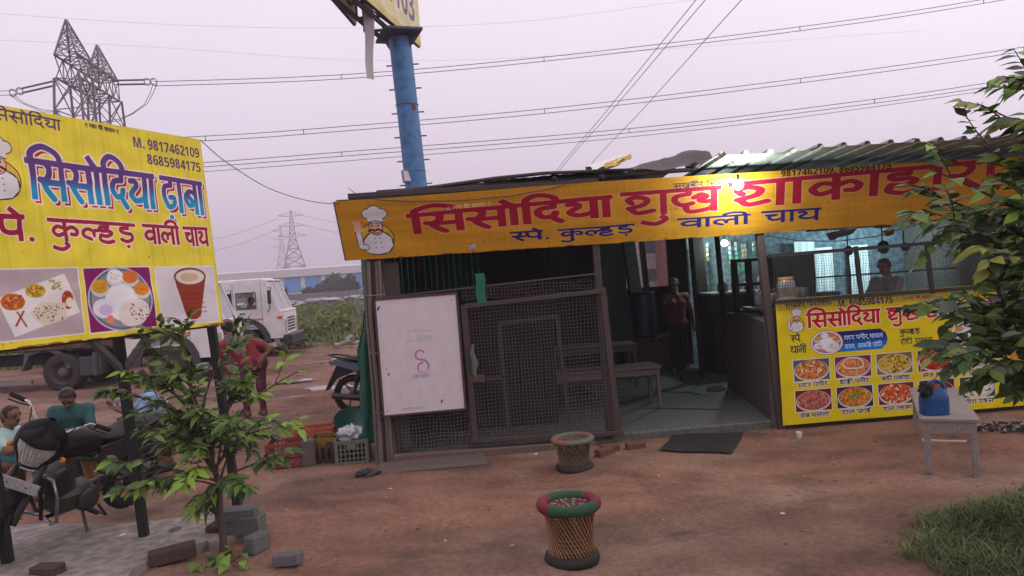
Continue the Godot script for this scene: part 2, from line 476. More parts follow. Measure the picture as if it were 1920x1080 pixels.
class Sheet:   # a picture measured in metres, y up from its lower edge
	var im: Image
	var s := 1.0
	var h := 1.0
	var over := 2
	var top := Color()
	var low := Color()

	func _init(width: float, height: float, per_metre: float, back: Color, oversample := 2) -> void:
		over = oversample
		s = per_metre * over
		h = height
		im = Image.create(roundi(width * per_metre) * over, roundi(height * per_metre) * over, false, Image.FORMAT_RGBA8)
		im.fill(back)

	func fill(polys: Array, col: Color, col2 = null, y_top := 0.0, y_low := 0.0) -> void:   # polys in metres; even-odd
		var rows := {}
		var hh := im.get_height()
		for poly in polys:
			var m: int = poly.size()
			for i in m:
				var a: Vector2 = poly[i]
				var b: Vector2 = poly[(i + 1) % m]
				var ax := a.x * s
				var ay := (h - a.y) * s
				var bx := b.x * s
				var by := (h - b.y) * s
				if ay > by:
					var q := ax; ax = bx; bx = q
					q = ay; ay = by; by = q
				var y0 := maxi(0, ceili(ay - 0.5))
				var y1 := mini(hh - 1, ceili(by - 0.5) - 1)
				if y1 < y0:
					continue
				var k := (bx - ax) / (by - ay)
				for y in range(y0, y1 + 1):
					if not rows.has(y):
						rows[y] = PackedFloat32Array()
					rows[y].append(ax + (y + 0.5 - ay) * k)
		for y in rows:
			var xs: PackedFloat32Array = rows[y]
			xs.sort()
			var cc := col
			if col2 != null:
				var f = (h - y / s - y_top) / (y_low - y_top)
				cc = col.lerp(col2, smoothstep(0.3, 0.75, f))
			for i in range(0, xs.size() - 1, 2):
				var x0 := roundi(xs[i])
				var x1 := roundi(xs[i + 1])
				if x1 > x0:
					im.fill_rect(Rect2i(x0, y, x1 - x0, 1), cc)

	func rect(x0: float, y0: float, x1: float, y1: float, col: Color) -> void:
		im.fill_rect(Rect2i(roundi(x0 * s), roundi((h - y1) * s), roundi((x1 - x0) * s), roundi((y1 - y0) * s)), col)

	func oval(cx: float, cy: float, rx: float, ry: float, col: Color, turn := 0.0, from := 0.0, to := TAU) -> void:
		var p := PackedVector2Array()
		for i in 40:
			var a := lerpf(from, to, i / 40.0)
			p.append(Vector2(cx, cy) + Vector2(cos(a) * rx, sin(a) * ry).rotated(turn))
		fill([p], col)

	func poly(list: Array, col: Color) -> void:
		fill([smooth_list(list)], col)

	func smooth_list(list: Array) -> PackedVector2Array:
		var p := PackedVector2Array()
		for i in range(0, list.size(), 2):
			p.append(Vector2(list[i], list[i + 1]))
		return p

	func line(pts: PackedVector2Array, w: float, col: Color, col2 = null, y_top := 0.0, y_low := 0.0, butt := false, fat := 1.0) -> void:
		var px := PackedVector2Array()
		for p in pts:
			px.append(Vector2(p.x * 1000.0 / fat, p.y * 1000.0))
		var out := []
		for q in Geometry2D.offset_polyline(px, w * 500.0, Geometry2D.JOIN_ROUND, Geometry2D.END_BUTT if butt else Geometry2D.END_ROUND):
			var r := PackedVector2Array()
			for p in q:
				r.append(Vector2(p.x * fat / 1000.0, p.y / 1000.0))
			out.append(r)
		fill(out, col, col2, y_top, y_low)

	func curve(list: Array, w: float, col: Color) -> void:
		line(spline(smooth_list(list)), w, col)

	func spline(p: PackedVector2Array) -> PackedVector2Array:
		var r := PackedVector2Array()
		for i in p.size() - 1:
			var a := p[maxi(i - 1, 0)]
			var d := p[mini(i + 2, p.size() - 1)]
			for k in 5:
				r.append(p[i].cubic_interpolate(p[i + 1], a, d, k / 5.0))
		r.append(p[p.size() - 1])
		return r

	# Devanagari: strokes of a broad pen hung from a head line; returns its [points, butt?] list in letter units and the width
	func hindi(text: String, glyphs: Dictionary) -> Array:
		var strokes := []
		var x := 0.0
		var word := 0.0
		var i := 0
		var last := 4.0
		var last_x := 0.0
		while i < text.length():
			var ch := text[i]
			if ch == " " or ch == "." or ch == "," or ch == "!":
				if x > word + 0.5:
					strokes.append([PackedVector2Array([Vector2(word - 0.5, 0), Vector2(x + 0.2, 0)]), true])
				if ch == ".": strokes.append([PackedVector2Array([Vector2(x + 1.6, 9.2), Vector2(x + 1.7, 9.2)]), false])
				if ch == ",": strokes.append([PackedVector2Array([Vector2(x + 1.4, 9.0), Vector2(x + 0.9, 11)]), false])
				if ch == "!":
					strokes.append([PackedVector2Array([Vector2(x + 1.2, -1), Vector2(x + 1.2, 6)]), true])
					strokes.append([PackedVector2Array([Vector2(x + 1.2, 9.2), Vector2(x + 1.25, 9.2)]), false])
				x += 3.4 if ch != "!" else 2.6
				word = x
				i += 1
				continue
			var key := ch
			if i + 2 < text.length() and glyphs.has(text.substr(i, 3)):
				key = text.substr(i, 3)
			elif i + 1 < text.length() and glyphs.has(text.substr(i, 2)):
				key = text.substr(i, 2)
			var nxt := text[i + key.length()] if i + key.length() < text.length() else ""
			if nxt == "ि":
				strokes.append([PackedVector2Array([Vector2(x + 1.3, 0), Vector2(x + 1.3, 10)]), true])
				var wide: float = glyphs[key].split("|")[1].to_float() + 2.6
				strokes.append([spline(PackedVector2Array([Vector2(x + 1.3, 0.2), Vector2(x + 1.5, -2.4), Vector2(x + wide * 0.5, -4.2), Vector2(x + wide * 0.9, -2.6), Vector2(x + wide, 0)])), true])
				x += 2.6
			if glyphs.has(key):
				var f: PackedStringArray = glyphs[key].split("|")
				for k in range(2, f.size()):
					var q := f[k].split(" ")
					var p := PackedVector2Array()
					for m in range(1, q.size(), 2):
						p.append(Vector2(x + q[m].to_float(), q[m + 1].to_float()))
					if q[0] == "d":
						p.append(p[0] + Vector2(0.1, 0))
					if q[0] == "c":
						p = spline(p)
					strokes.append([p, q[0] == "l"])
				last = f[1].to_float()
				last_x = x
				x += f[0].to_float()
			var e := last_x + last
			if key == "े": strokes.append([PackedVector2Array([Vector2(e, 0), Vector2(e - 2.6, -3.6)]), true])
			if key == "ु": strokes.append([spline(PackedVector2Array([Vector2(e - 0.6, 10.4), Vector2(e + 0.3, 12), Vector2(e - 1.6, 13.8), Vector2(e - 4.2, 12.6)])), true])
			if key == "ू": strokes.append([spline(PackedVector2Array([Vector2(e - 3, 12), Vector2(e - 1, 10.8), Vector2(e, 12.4), Vector2(e + 1.8, 13.8)])), true])
			if key == "ं": strokes.append([PackedVector2Array([Vector2(e - 1, -2.6), Vector2(e - 0.9, -2.6)]), false])
			i += key.length() + (1 if nxt == "ि" else 0)
		if x > word + 0.5:
			strokes.append([PackedVector2Array([Vector2(word - 0.5, 0), Vector2(x + 0.2, 0)]), true])
		return [strokes, x]

	# text from x0 to x1 with its head line at (y_head, slanting to y_head2) and base line at y_base
	func write_hindi(text: String, glyphs: Dictionary, x0: float, x1: float, y_head: float, y_base: float, pen: float, col: Color, rim := 0.0, rim_col := Color(), low_col = null, rise := 0.0, fat := 1.0) -> void:
		var g := hindi(text, glyphs)
		var kx: float = (x1 - x0) / g[1]
		var ky := (y_base - y_head) / 10.0
		var runs := []
		for st in g[0]:
			var p := PackedVector2Array()
			for q in st[0]:
				p.append(Vector2(x0 + q.x * kx, y_head + q.y * ky + rise * q.x / g[1]))
			runs.append([p, st[1]])
		if rim > 0.0:
			for r in runs:
				var q: PackedVector2Array = r[0].duplicate()
				if r[1]:
					var e := q.size() - 1
					q[0] += (q[0] - q[1]).normalized() * rim
					q[e] += (q[e] - q[e - 1]).normalized() * rim
				line(q, pen + rim * 2.0, rim_col, null, 0.0, 0.0, r[1], (pen * fat + rim * 2.0) / (pen + rim * 2.0))
		for r in runs:
			line(r[0], pen, col, low_col, y_head, y_base, r[1], fat)

	# Latin letters and figures from the font's own outlines
	func write_latin(text: String, x0: float, x1: float, y_base: float, high: float, col: Color, rise := 0.0) -> void:
		var font := SystemFont.new()
		font.font_names = ["Droid Sans"]
		font.font_weight = 700
		var ts := TextServerManager.get_primary_interface()
		if not font.has_char(65):
			return
		var rid: RID = font.get_rids()[0]
		var x := 0.0
		var parts := []
		for i in text.length():
			var id := ts.font_get_glyph_index(rid, 64, text.unicode_at(i), 0)
			var d := ts.font_get_glyph_contours(rid, 64, id)
			var at := 0
			var polys := []
			for stop in d.get("contours", []):
				var p := PackedVector2Array()
				for k in range(at, stop + 1):
					p.append(Vector2(x + d.points[k].x, -d.points[k].y))
				polys.append(p)
				at = stop + 1
			parts.append(polys)
			x += ts.font_get_glyph_advance(rid, 64, id).x
		var kx := (x1 - x0) / x
		var ky := high / 45.7
		for polys in parts:
			var out := []
			for p in polys:
				var r := PackedVector2Array()
				for q in p:
					r.append(Vector2(x0 + q.x * kx, y_base + q.y * ky + rise * q.x / x))
				out.append(r)
			fill(out, col)

	func texture() -> ImageTexture:
		if over > 1:
			im.resize(im.get_width() / over, im.get_height() / over, Image.INTERPOLATE_BILINEAR)
		return ImageTexture.create_from_image(im)
# ---------------------------------------------------------------- bodies: tapered bones joined into one skin (surface nets)
func skin(bones: Array, cell: float, blend: float) -> MB:   # bone: [a, b, radius a, radius b, colour]
	var lo := Vector3(1e9, 1e9, 1e9)
	var hi := -lo
	for o in bones:
		var r: float = maxf(o[2], o[3]) + cell * 2.0
		for p in [o[0], o[1]]:
			lo = lo.min(p - Vector3(r, r, r))
			hi = hi.max(p + Vector3(r, r, r))
	var nx := int((hi.x - lo.x) / cell) + 2
	var ny := int((hi.y - lo.y) / cell) + 2
	var nz := int((hi.z - lo.z) / cell) + 2
	var f := PackedFloat32Array()
	f.resize(nx * ny * nz); f.fill(1.0)
	var near := f.duplicate()
	var own := PackedInt32Array()
	own.resize(f.size())
	for bi in bones.size():
		var o: Array = bones[bi]
		var a: Vector3 = o[0]
		var ab: Vector3 = o[1] - a
		var l2 := maxf(ab.length_squared(), 1e-8)
		var ra: float = o[2]
		var rb: float = o[3]
		var reach := maxf(ra, rb) + blend + cell * 2.0
		var p0 := ((a.min(o[1]) - Vector3(reach, reach, reach) - lo) / cell).floor()
		var p1 := ((a.max(o[1]) + Vector3(reach, reach, reach) - lo) / cell).ceil()
		for z in range(maxi(0, int(p0.z)), mini(nz, int(p1.z) + 1)):
			for y in range(maxi(0, int(p0.y)), mini(ny, int(p1.y) + 1)):
				var row := (z * ny + y) * nx
				for x in range(maxi(0, int(p0.x)), mini(nx, int(p1.x) + 1)):
					var p := lo + Vector3(x, y, z) * cell - a
					var h := clampf(p.dot(ab) / l2, 0.0, 1.0)
					var d := (p - ab * h).length() - lerpf(ra, rb, h)
					var i := row + x
					if d < near[i]:
						near[i] = d; own[i] = bi
					var g := f[i]
					var k := maxf(blend - absf(g - d), 0.0) / blend
					f[i] = minf(g, d) - k * k * blend * 0.25
	var id := PackedInt32Array()
	id.resize(f.size()); id.fill(-1)
	var pos := PackedVector3Array()
	var nor := PackedVector3Array()
	var col := PackedColorArray()
	var step := [0, 1, nx, nx + 1, nx * ny, nx * ny + 1, nx * ny + nx, nx * ny + nx + 1]
	var edges := [[0, 1], [2, 3], [4, 5], [6, 7], [0, 2], [1, 3], [4, 6], [5, 7], [0, 4], [1, 5], [2, 6], [3, 7]]
	for z in nz - 1:
		for y in ny - 1:
			for x in nx - 1:
				var i := (z * ny + y) * nx + x
				if f[i] > cell * 3.0:
					continue
				var m := 0
				for k in 8:
					if f[i + step[k]] < 0.0: m |= 1 << k
				if m == 0 or m == 255:
					continue
				var sum := Vector3()
				var cnt := 0
				for e in edges:
					var ia: int = e[0]
					var ib: int = e[1]
					if ((m >> ia) & 1) != ((m >> ib) & 1):
						var fa := f[i + step[ia]]
						var w := fa / (fa - f[i + step[ib]])
						var pa := Vector3(ia & 1, (ia >> 1) & 1, ia >> 2)
						sum += pa.lerp(Vector3(ib & 1, (ib >> 1) & 1, ib >> 2), w)
						cnt += 1
				id[i] = pos.size()
				pos.append(lo + (Vector3(x, y, z) + sum / cnt) * cell)
				nor.append(Vector3(f[i + 1] + f[i + step[3]] + f[i + step[5]] + f[i + step[7]] - f[i] - f[i + step[2]] - f[i + step[4]] - f[i + step[6]],
					f[i + step[2]] + f[i + step[3]] + f[i + step[6]] + f[i + step[7]] - f[i] - f[i + step[1]] - f[i + step[4]] - f[i + step[5]],
					f[i + step[4]] + f[i + step[5]] + f[i + step[6]] + f[i + step[7]] - f[i] - f[i + step[1]] - f[i + step[2]] - f[i + step[3]]).normalized())
				var best := 0
				for k in 8:
					if near[i + step[k]] < near[i + step[best]]: best = k
				col.append(bones[own[i + step[best]]][4])
	var mb := MB.new()
	var turns := [[1, nx, nx * ny], [nx, nx * ny, 1], [nx * ny, 1, nx]]
	for z in range(1, nz - 1):
		for y in range(1, ny - 1):
			for x in range(1, nx - 1):
				var i := (z * ny + y) * nx + x
				if f[i] > cell * 2.0 or f[i] < -cell * 2.0:
					continue
				for e in turns:
					if (f[i] < 0.0) != (f[i + e[0]] < 0.0):
						var q := [id[i], id[i - e[1]], id[i - e[1] - e[2]], id[i - e[2]]]
						if q.min() < 0:
							continue
						for tr in [[0, 1, 2], [0, 2, 3]]:
							var s: Array = [q[tr[0]], q[tr[1]], q[tr[2]]]
							var first := mb.v.size()
							mb.tri(pos[s[0]], pos[s[1]], pos[s[2]], nor[s[0]], nor[s[1]], nor[s[2]])
							for k in 3:
								for w in s:
									if mb.v[first + k] == pos[w]:
										mb.c[first + k] = col[w]
	return mb

func join(to: MB, from: MB, xf := Transform3D()) -> void:
	for i in from.v.size():
		to.v.append(xf * from.v[i]); to.n.append((xf.basis * from.n[i]).normalized())
		to.t.append(from.t[i]); to.c.append(from.c[i])

const SKIN := Color(0.16, 0.075, 0.045)

# a hand: palm, four fingers of unequal length and a thumb from the side of the palm; fingers along +y, palm facing +z, thumb towards side * x
func hand_mesh(curl: float, side: float) -> MB:
	var b := [[Vector3(0, -0.01, 0), Vector3(0, 0.03, 0), 0.024, 0.03, SKIN], [Vector3(-0.022, 0.04, 0), Vector3(-0.024, 0.075, 0), 0.014, 0.013, SKIN], [Vector3(0.02, 0.04, 0), Vector3(0.022, 0.075, 0), 0.014, 0.013, SKIN]]
	for k in 4:
		var x := (-0.03 + 0.02 * k) * side
		var p := Vector3(x, 0.08, 0)
		var a := 0.15
		for seg in 3:
			var l: float = [0.04, 0.026, 0.02][seg] * [0.82, 1.0, 1.05, 0.95][k]
			var d := Vector3(x * 0.25, cos(a), sin(a)).normalized()
			b.append([p, p + d * l, 0.0095 - seg * 0.001, 0.0088 - seg * 0.001, SKIN])
			p += d * l
			a += curl
	var t := Vector3(0.026 * side, 0.015, 0.005)
	var d2 := Vector3(0.75 * side, 0.6, 0.3).normalized()
	b.append([t, t + d2 * 0.04, 0.013, 0.011, SKIN])
	b.append([t + d2 * 0.04, t + d2 * 0.04 + Vector3(0.25 * side, 0.9, 0.4).normalized() * 0.03, 0.0105, 0.009, SKIN])
	return skin(b, 0.007, 0.008)

func head_mesh(skin_col: Color) -> MB:   # face towards +z, origin at the middle of the head
	var k := skin_col
	var dark := Color(0.02, 0.015, 0.012)
	return skin([
		[Vector3(0, 0.03, -0.025), Vector3(0, 0.035, 0.015), 0.09, 0.08, k], [Vector3(0, -0.02, 0.015), Vector3(0, -0.06, 0.03), 0.07, 0.055, k], [Vector3(0, -0.09, 0.055), Vector3(0, -0.085, 0.05), 0.028, 0.03, k],
		[Vector3(-0.035, -0.07, 0.02), Vector3(-0.06, -0.02, -0.01), 0.03, 0.02, k], [Vector3(0.035, -0.07, 0.02), Vector3(0.06, -0.02, -0.01), 0.03, 0.02, k],
		[Vector3(0, 0.02, 0.09), Vector3(0, -0.022, 0.112), 0.01, 0.014, k], [Vector3(-0.016, -0.024, 0.096), Vector3(0.016, -0.024, 0.096), 0.01, 0.01, k],
		[Vector3(-0.05, 0.024, 0.078), Vector3(0.05, 0.024, 0.078), 0.012, 0.012, k], [Vector3(-0.05, 0.034, 0.082), Vector3(-0.018, 0.036, 0.09), 0.006, 0.006, dark], [Vector3(0.05, 0.034, 0.082), Vector3(0.018, 0.036, 0.09), 0.006, 0.006, dark],
		[Vector3(-0.032, 0.006, 0.079), Vector3(-0.03, 0.006, 0.079), 0.0105, 0.0105, dark], [Vector3(0.032, 0.006, 0.079), Vector3(0.03, 0.006, 0.079), 0.0105, 0.0105, dark],
		[Vector3(-0.022, -0.056, 0.088), Vector3(0.022, -0.056, 0.088), 0.008, 0.008, Color(0.12, 0.045, 0.035)], [Vector3(-0.02, -0.043, 0.092), Vector3(0.02, -0.043, 0.092), 0.0045, 0.0045, dark],
		[Vector3(-0.086, 0.01, -0.012), Vector3(-0.084, -0.022, -0.008), 0.016, 0.011, k], [Vector3(0.086, 0.01, -0.012), Vector3(0.084, -0.022, -0.008), 0.016, 0.011, k],
		[Vector3(0, -0.05, -0.02), Vector3(0, -0.15, -0.035), 0.056, 0.055, k],
	], 0.0085, 0.014)

func hair_mesh() -> MB:
	var h := Color(0.012, 0.01, 0.009)
	var b := []
	for q in [[0, 0.048, -0.02, 0.076], [0, 0.025, -0.045, 0.073], [0, -0.02, -0.05, 0.062], [0, -0.06, -0.05, 0.05], [-0.022, 0.045, -0.01, 0.068], [0.022, 0.045, -0.01, 0.068], [-0.025, 0.072, 0.03, 0.04], [0.025, 0.072, 0.03, 0.04], [-0.048, 0.0, -0.028, 0.046], [0.048, 0.0, -0.028, 0.046], [-0.066, 0.02, 0.005, 0.026], [0.066, 0.02, 0.005, 0.026], [0.0, 0.082, 0.045, 0.03]]:
		b.append([Vector3(q[0], q[1], q[2]), Vector3(q[0] + 0.004, q[1], q[2]), q[3], q[3], h])
	return skin(b, 0.009, 0.012)

var head_cache: MB
var hair_cache: MB
var hand_cache := {}

# j: joints in metres from the person's base; c: colours of top, trousers, feet
func person(label: String, at: Vector3, turn: float, j: Dictionary, c: Dictionary, face: Vector3, tilt := 0.0) -> Node3D:
	var o := thing("person", label, "person", at, turn)
	if head_cache == null:
		head_cache = head_mesh(SKIN)
		hair_cache = hair_mesh()
		for s in [-1.0, 1.0]:
			hand_cache[s] = hand_mesh(0.45, s)
	var top: Color = c.top
	var leg: Color = c.leg
	var foot: Color = c.get("foot", SKIN)
	var arm: Color = c.get("arm", top)
	var b := []
	var neck: Vector3 = j.neck
	var hip: Vector3 = j.hip
	var across: Vector3 = (j.sr - j.sl).normalized()
	var mid := neck.lerp(hip, 0.3)
	var belly := neck.lerp(hip, 0.68)
	for s in [-1.0, 1.0]:
		b.append([mid + across * 0.085 * s, belly + across * 0.06 * s, 0.118, 0.108, top])
		b.append([belly + across * 0.06 * s, hip + across * 0.075 * s, 0.108, 0.118, top])
	b.append([hip + across * 0.09, hip - across * 0.09, 0.115, 0.115, leg])
	b.append([j.sl, j.sr, 0.07, 0.07, top])
	b.append([neck, neck + (neck - mid).normalized() * 0.04, 0.06, 0.055, top])
	for s in ["l", "r"]:
		var sh: Vector3 = j["s" + s]
		var el: Vector3 = j["e" + s]
		var ha: Vector3 = j["h" + s]
		b.append([sh, sh.lerp(el, 0.62), 0.068, 0.056, top])
		b.append([sh.lerp(el, 0.62), el, 0.045, 0.042, arm])
		b.append([el, ha, 0.042, 0.028, arm])
		var kn: Vector3 = j["k" + s]
		var an: Vector3 = j["a" + s]
		var hj := hip + across * 0.09 * (-1.0 if s == "l" else 1.0)
		b.append([hj, kn, 0.1, 0.066, leg])
		b.append([kn, kn.lerp(an, 0.35), 0.064, 0.06, leg])
		b.append([kn.lerp(an, 0.35), an, 0.058, 0.042, c.get("shin", leg)])
		var toe: Vector3 = j.get("t" + s, an + Vector3(0, -0.04, 0.17))
		b.append([an + Vector3(0, -0.02, 0), toe, 0.042, 0.034, foot])
		b.append([an + (an - toe).normalized() * 0.04 + Vector3(0, -0.03, 0), an, 0.035, 0.038, foot])
	var body := skin(b, 0.02, 0.045)
	var hx := Transform3D(Basis.looking_at(-face, Vector3.UP).rotated(face.normalized(), tilt), j.head)
	join(body, head_cache, hx)
	for s in ["l", "r"]:
		var ha: Vector3 = j["h" + s]
		var d: Vector3 = (ha - j["e" + s]).normalized()
		var z: Vector3 = j.get("palm" + s, Vector3(0, 0, 1))
		z = (z - d * z.dot(d)).normalized()
		join(body, hand_cache[1.0 if s == "l" else -1.0], Transform3D(Basis(d.cross(z), d, z), ha))
	put("body", body, mat(1, 1, 1, 0.75, {"vc": true}), o)
	var hair := MB.new()
	join(hair, hair_cache, hx)
	put("hair", hair, mat(0.007, 0.006, 0.006, 0.75), o)
	return o
# ---------------------------------------------------------------- ground and far land
const ORDER := ["first", "second", "third", "fourth", "fifth", "sixth", "seventh", "eighth", "ninth", "tenth", "eleventh", "twelfth", "thirteenth", "fourteenth", "fifteenth", "sixteenth"]
var land := FastNoiseLite.new()
var bumps := FastNoiseLite.new()

func track(x: float, z: float) -> float:   # worn lines where carts and motorcycles turn before the shed
	if z < -9.0 or z > -4.0: return 0.0
	var best := 0.0
	for q in [[-7.75, 0.35, 0.5, 0.0], [-7.45, 0.35, 0.5, 0.05], [-6.2, 0.25, 0.7, 1.0], [-5.1, 0.3, 0.45, 2.0]]:
		var d: float = absf(z - q[0] - q[1] * sin(x * q[2] + q[3]) - 0.05 * x)
		best = maxf(best, 1.0 - smoothstep(0.03, 0.14, d))
	return best * clampf(0.5 + 2.0 * land.get_noise_2d(x * 4.0, z * 4.0), 0.0, 1.0)

func ground_y(x: float, z: float) -> float:
	var yard := smoothstep(-9.5, -11.0, z) * smoothstep(-0.5, -2.5, x) * smoothstep(-34.0, -26.0, z)
	var y := bumps.get_noise_2d(x, z) * 0.035 + land.get_noise_2d(x * 3.0, z * 3.0) * 0.03
	y -= 0.012 * track(x, z)
	y += yard * (land.get_noise_2d(x * 2.0 + z * 3.0, z * 9.0) * 0.10)                    # wheel ruts run across the yard
	y += smoothstep(-24.0, -60.0, z) * (land.get_noise_2d(x * 0.5, z * 0.5) * 0.5 - 0.1)
	y += smoothstep(3.3, 4.2, x) * smoothstep(-6.9, -5.4, z) * 0.12                      # the verge on the right
	if z < -9.0 and z > -17.5 and x > -1.3 and x < 9.5: y *= 0.15
	if x > -1.1 and x < 9.1 and z < -9.4 and z > -12.1: y -= 0.12
	if x > 0.35 and x < 9.1 and z <= -12.1 and z > -16.1: y -= 0.12
	return y

func build_ground():
	land.seed = 3; land.frequency = 0.09; land.fractal_octaves = 4
	bumps.seed = 5; bumps.frequency = 0.9; bumps.fractal_octaves = 3
	var xs := []
	var zs := []
	var x := -700.0
	while x < 700.0:
		xs.append(x)
		x += 0.11 if absf(x + 2.0) < 10.0 else clampf((absf(x + 2.0) - 9.0) * 0.16, 0.11, 90.0)
	var z := -900.0
	while z < 30.0:
		zs.append(z)
		z += clampf((-z - 11.0) * 0.03, 0.1, 60.0) if z < -2.5 else 2.0
	var nx := xs.size()
	var nz := zs.size()
	var v := PackedVector3Array()
	var t := PackedVector2Array()
	var n := PackedVector3Array()
	var c := PackedColorArray()
	var id := PackedInt32Array()
	var tone := FastNoiseLite.new()
	tone.seed = 21; tone.frequency = 0.35; tone.fractal_octaves = 5
	for j in nz:
		for i in nx:
			var px: float = xs[i]
			var pz: float = zs[j]
			v.append(Vector3(px, ground_y(px, pz), pz))
			t.append(Vector2(px, pz))
			var m := Vector3.UP
			if absf(px) < 30.0 and pz > -60.0:
				m = Vector3(ground_y(px - 0.05, pz) - ground_y(px + 0.05, pz), 0.1, ground_y(px, pz - 0.05) - ground_y(px, pz + 0.05)).normalized()
			n.append(m)
			var k := tone.get_noise_2d(px, pz)
			var damp := smoothstep(-0.15, 0.3, tone.get_noise_2d(px * 0.4 + 40.0, pz * 1.1))
			var base := Color(0.32, 0.155, 0.1).lerp(Color(0.21, 0.106, 0.073), damp)
			base = base.lerp(Color(0.35, 0.215, 0.155), clampf(k * 2.2, 0.0, 0.8))
			base *= 1.0 + 0.35 * tone.get_noise_2d(px * 4.0 - 9.0, pz * 5.0) - 0.3 * smoothstep(0.15, 0.4, tone.get_noise_2d(px * 2.0 + 70.0, pz * 3.0))
			base *= 1.0 - 0.22 * track(px, pz)
			var field := smoothstep(-27.5, -32.0, pz + k * 3.0)
			base = base.lerp(Color(0.075, 0.085, 0.04), field)
			c.append(base)
	for j in nz - 1:
		for i in nx - 1:
			var a := j * nx + i
			id.append_array(PackedInt32Array([a, a + 1, a + nx + 1, a, a + nx + 1, a + nx]))
	var arr := []
	arr.resize(Mesh.ARRAY_MAX)
	arr[Mesh.ARRAY_VERTEX] = v; arr[Mesh.ARRAY_NORMAL] = n; arr[Mesh.ARRAY_TEX_UV] = t; arr[Mesh.ARRAY_COLOR] = c; arr[Mesh.ARRAY_INDEX] = id
	var mesh := ArrayMesh.new()
	mesh.add_surface_from_arrays(Mesh.PRIMITIVE_TRIANGLES, arr)
	var m := StandardMaterial3D.new()
	m.vertex_color_use_as_albedo = true
	m.roughness = 0.95
	m.albedo_texture = noise_tex("fine", 0.8)
	m.uv1_scale = Vector3(0.43, 0.43, 1)
	m.heightmap_enabled = true
	m.heightmap_texture = noise_tex("grit", 0.0)
	m.heightmap_scale = 0.5
	m.detail_enabled = true
	m.detail_blend_mode = BaseMaterial3D.BLEND_MODE_MUL
	m.detail_albedo = noise_tex("grit", 0.82)
	m.detail_uv_layer = BaseMaterial3D.DETAIL_UV_1
	setting("ground", mesh, m)
	# stones and crumbs of soil lying about
	var st := MB.new()
	st.ball(Vector3(), Vector3(1, 0.6, 0.8), 6)
	var places := []
	var cols := []
	for i in 2200:
		var p := Vector3(rng.randf_range(-9.0, 7.5), 0, -rng.randf_range(4.6, 9.0))
		if i > 1300:
			p = Vector3(rng.randf_range(-13.0, -1.6), 0, -rng.randf_range(9.3, 26.0))
		p.y = ground_y(p.x, p.z)
		var r := 0.004 + pow(rng.randf(), 5.0) * (0.022 if i < 1300 else 0.06)
		places.append(Transform3D(Basis.from_euler(Vector3(rng.randf(), rng.randf() * 6.0, rng.randf())).scaled(Vector3(r, r, r)), p))
		var q := rng.randf()
		cols.append(Color(0.2, 0.12, 0.085) * (0.6 + q * 0.7) if rng.randf() < 0.8 else Color(0.26, 0.21, 0.18))
	scatter("gravel", st.mesh(), mat(1, 1, 1, 0.9, {"vc": true}), places, null, cols).set_meta("label", "small stones and crumbs of red soil on the yard")
	# shallow rain water in the ruts of the yard
	for q in [[-3.9, -15.6, 0.75, 0.5], [-3.0, -16.6, 0.8, 0.45], [-4.2, -18.0, 0.7, 0.4]]:
		var w := MB.new()
		var y := ground_y(q[0], q[1]) + 0.02
		for i in 24:
			var a := TAU * i / 24.0
			var e := TAU * (i + 1) / 24.0
			var ra := 0.8 + 0.35 * land.get_noise_2d(cos(a) * 20.0 + q[0], sin(a) * 20.0)
			var re := 0.8 + 0.35 * land.get_noise_2d(cos(e) * 20.0 + q[0], sin(e) * 20.0)
			w.tri(Vector3(q[0], y, q[1]), Vector3(q[0] + cos(a) * q[2] * ra, y, q[1] + sin(a) * q[3] * ra), Vector3(q[0] + cos(e) * q[2] * re, y, q[1] + sin(e) * q[3] * re), Vector3.UP, Vector3.UP, Vector3.UP)
		setting("puddle", w, mat(0.16, 0.11, 0.09, 0.12))
	# old concrete apron under the hoarding, broken along its edge
	var slab := MB.new()
	var edge := PackedVector2Array()
	for p in [[-6.5, 5.0], [-3.0, 5.3], [-2.75, 5.75], [-2.68, 6.15], [-2.5, 6.5], [-2.1, 6.62], [-1.95, 7.0], [-2.05, 7.25], [-2.6, 7.35], [-3.2, 7.3], [-4.2, 7.5], [-6.5, 7.6]]:
		edge.append(Vector2(p[0], p[1]))
	var ragged := PackedVector2Array()
	for i in edge.size():
		var a := edge[i]
		var b := edge[(i + 1) % edge.size()]
		for k in 6:
			ragged.append(a.lerp(b, k / 6.0) + Vector2(rng.randf_range(-0.035, 0.035), rng.randf_range(-0.035, 0.035)))
	slab.prism(ragged, Vector3(0, 0.085, 0), Vector3(1, 0, 0), Vector3(0, 0, -1), 0.3)
	setting("concrete_apron", slab, mat(0.34, 0.29, 0.265, 0.95, {"tex": "fine", "lo": 0.7, "scale": 0.25, "bump": 0.25, "btex": "grit"}))

func lumpy(r: Vector3, seg: int, amount: float, sd: int) -> MB:
	var f := FastNoiseLite.new()
	f.seed = sd; f.frequency = 0.8
	var m := MB.new()
	m.sheet(seg, seg / 2, func(u, w):
		var d := Vector3(sin(PI * w) * cos(TAU * u), cos(PI * w), sin(PI * w) * sin(TAU * u))
		return d * r * (1.0 + amount * f.get_noise_3d(d.x * 2.0, d.y * 2.0, d.z * 2.0)))
	return m

func leaf_cloud(count: int, lumps: Array, size: float, sd: int) -> Array:   # leaf places through the outer volume of several lumps
	var r := RandomNumberGenerator.new()
	r.seed = sd
	var out := []
	for i in count:
		var l: Array = lumps[r.randi() % lumps.size()]
		var d := Vector3(r.randfn(), r.randfn(), r.randfn()).normalized() * pow(r.randf(), 0.4)
		var p: Vector3 = l[0] + d * l[1]
		var s := size * r.randf_range(0.6, 1.4)
		out.append(Transform3D(Basis.from_euler(Vector3(r.randf_range(-1, 1), r.randf() * TAU, r.randf_range(-1, 1))).scaled(Vector3(s, s, s)), p))
	return out

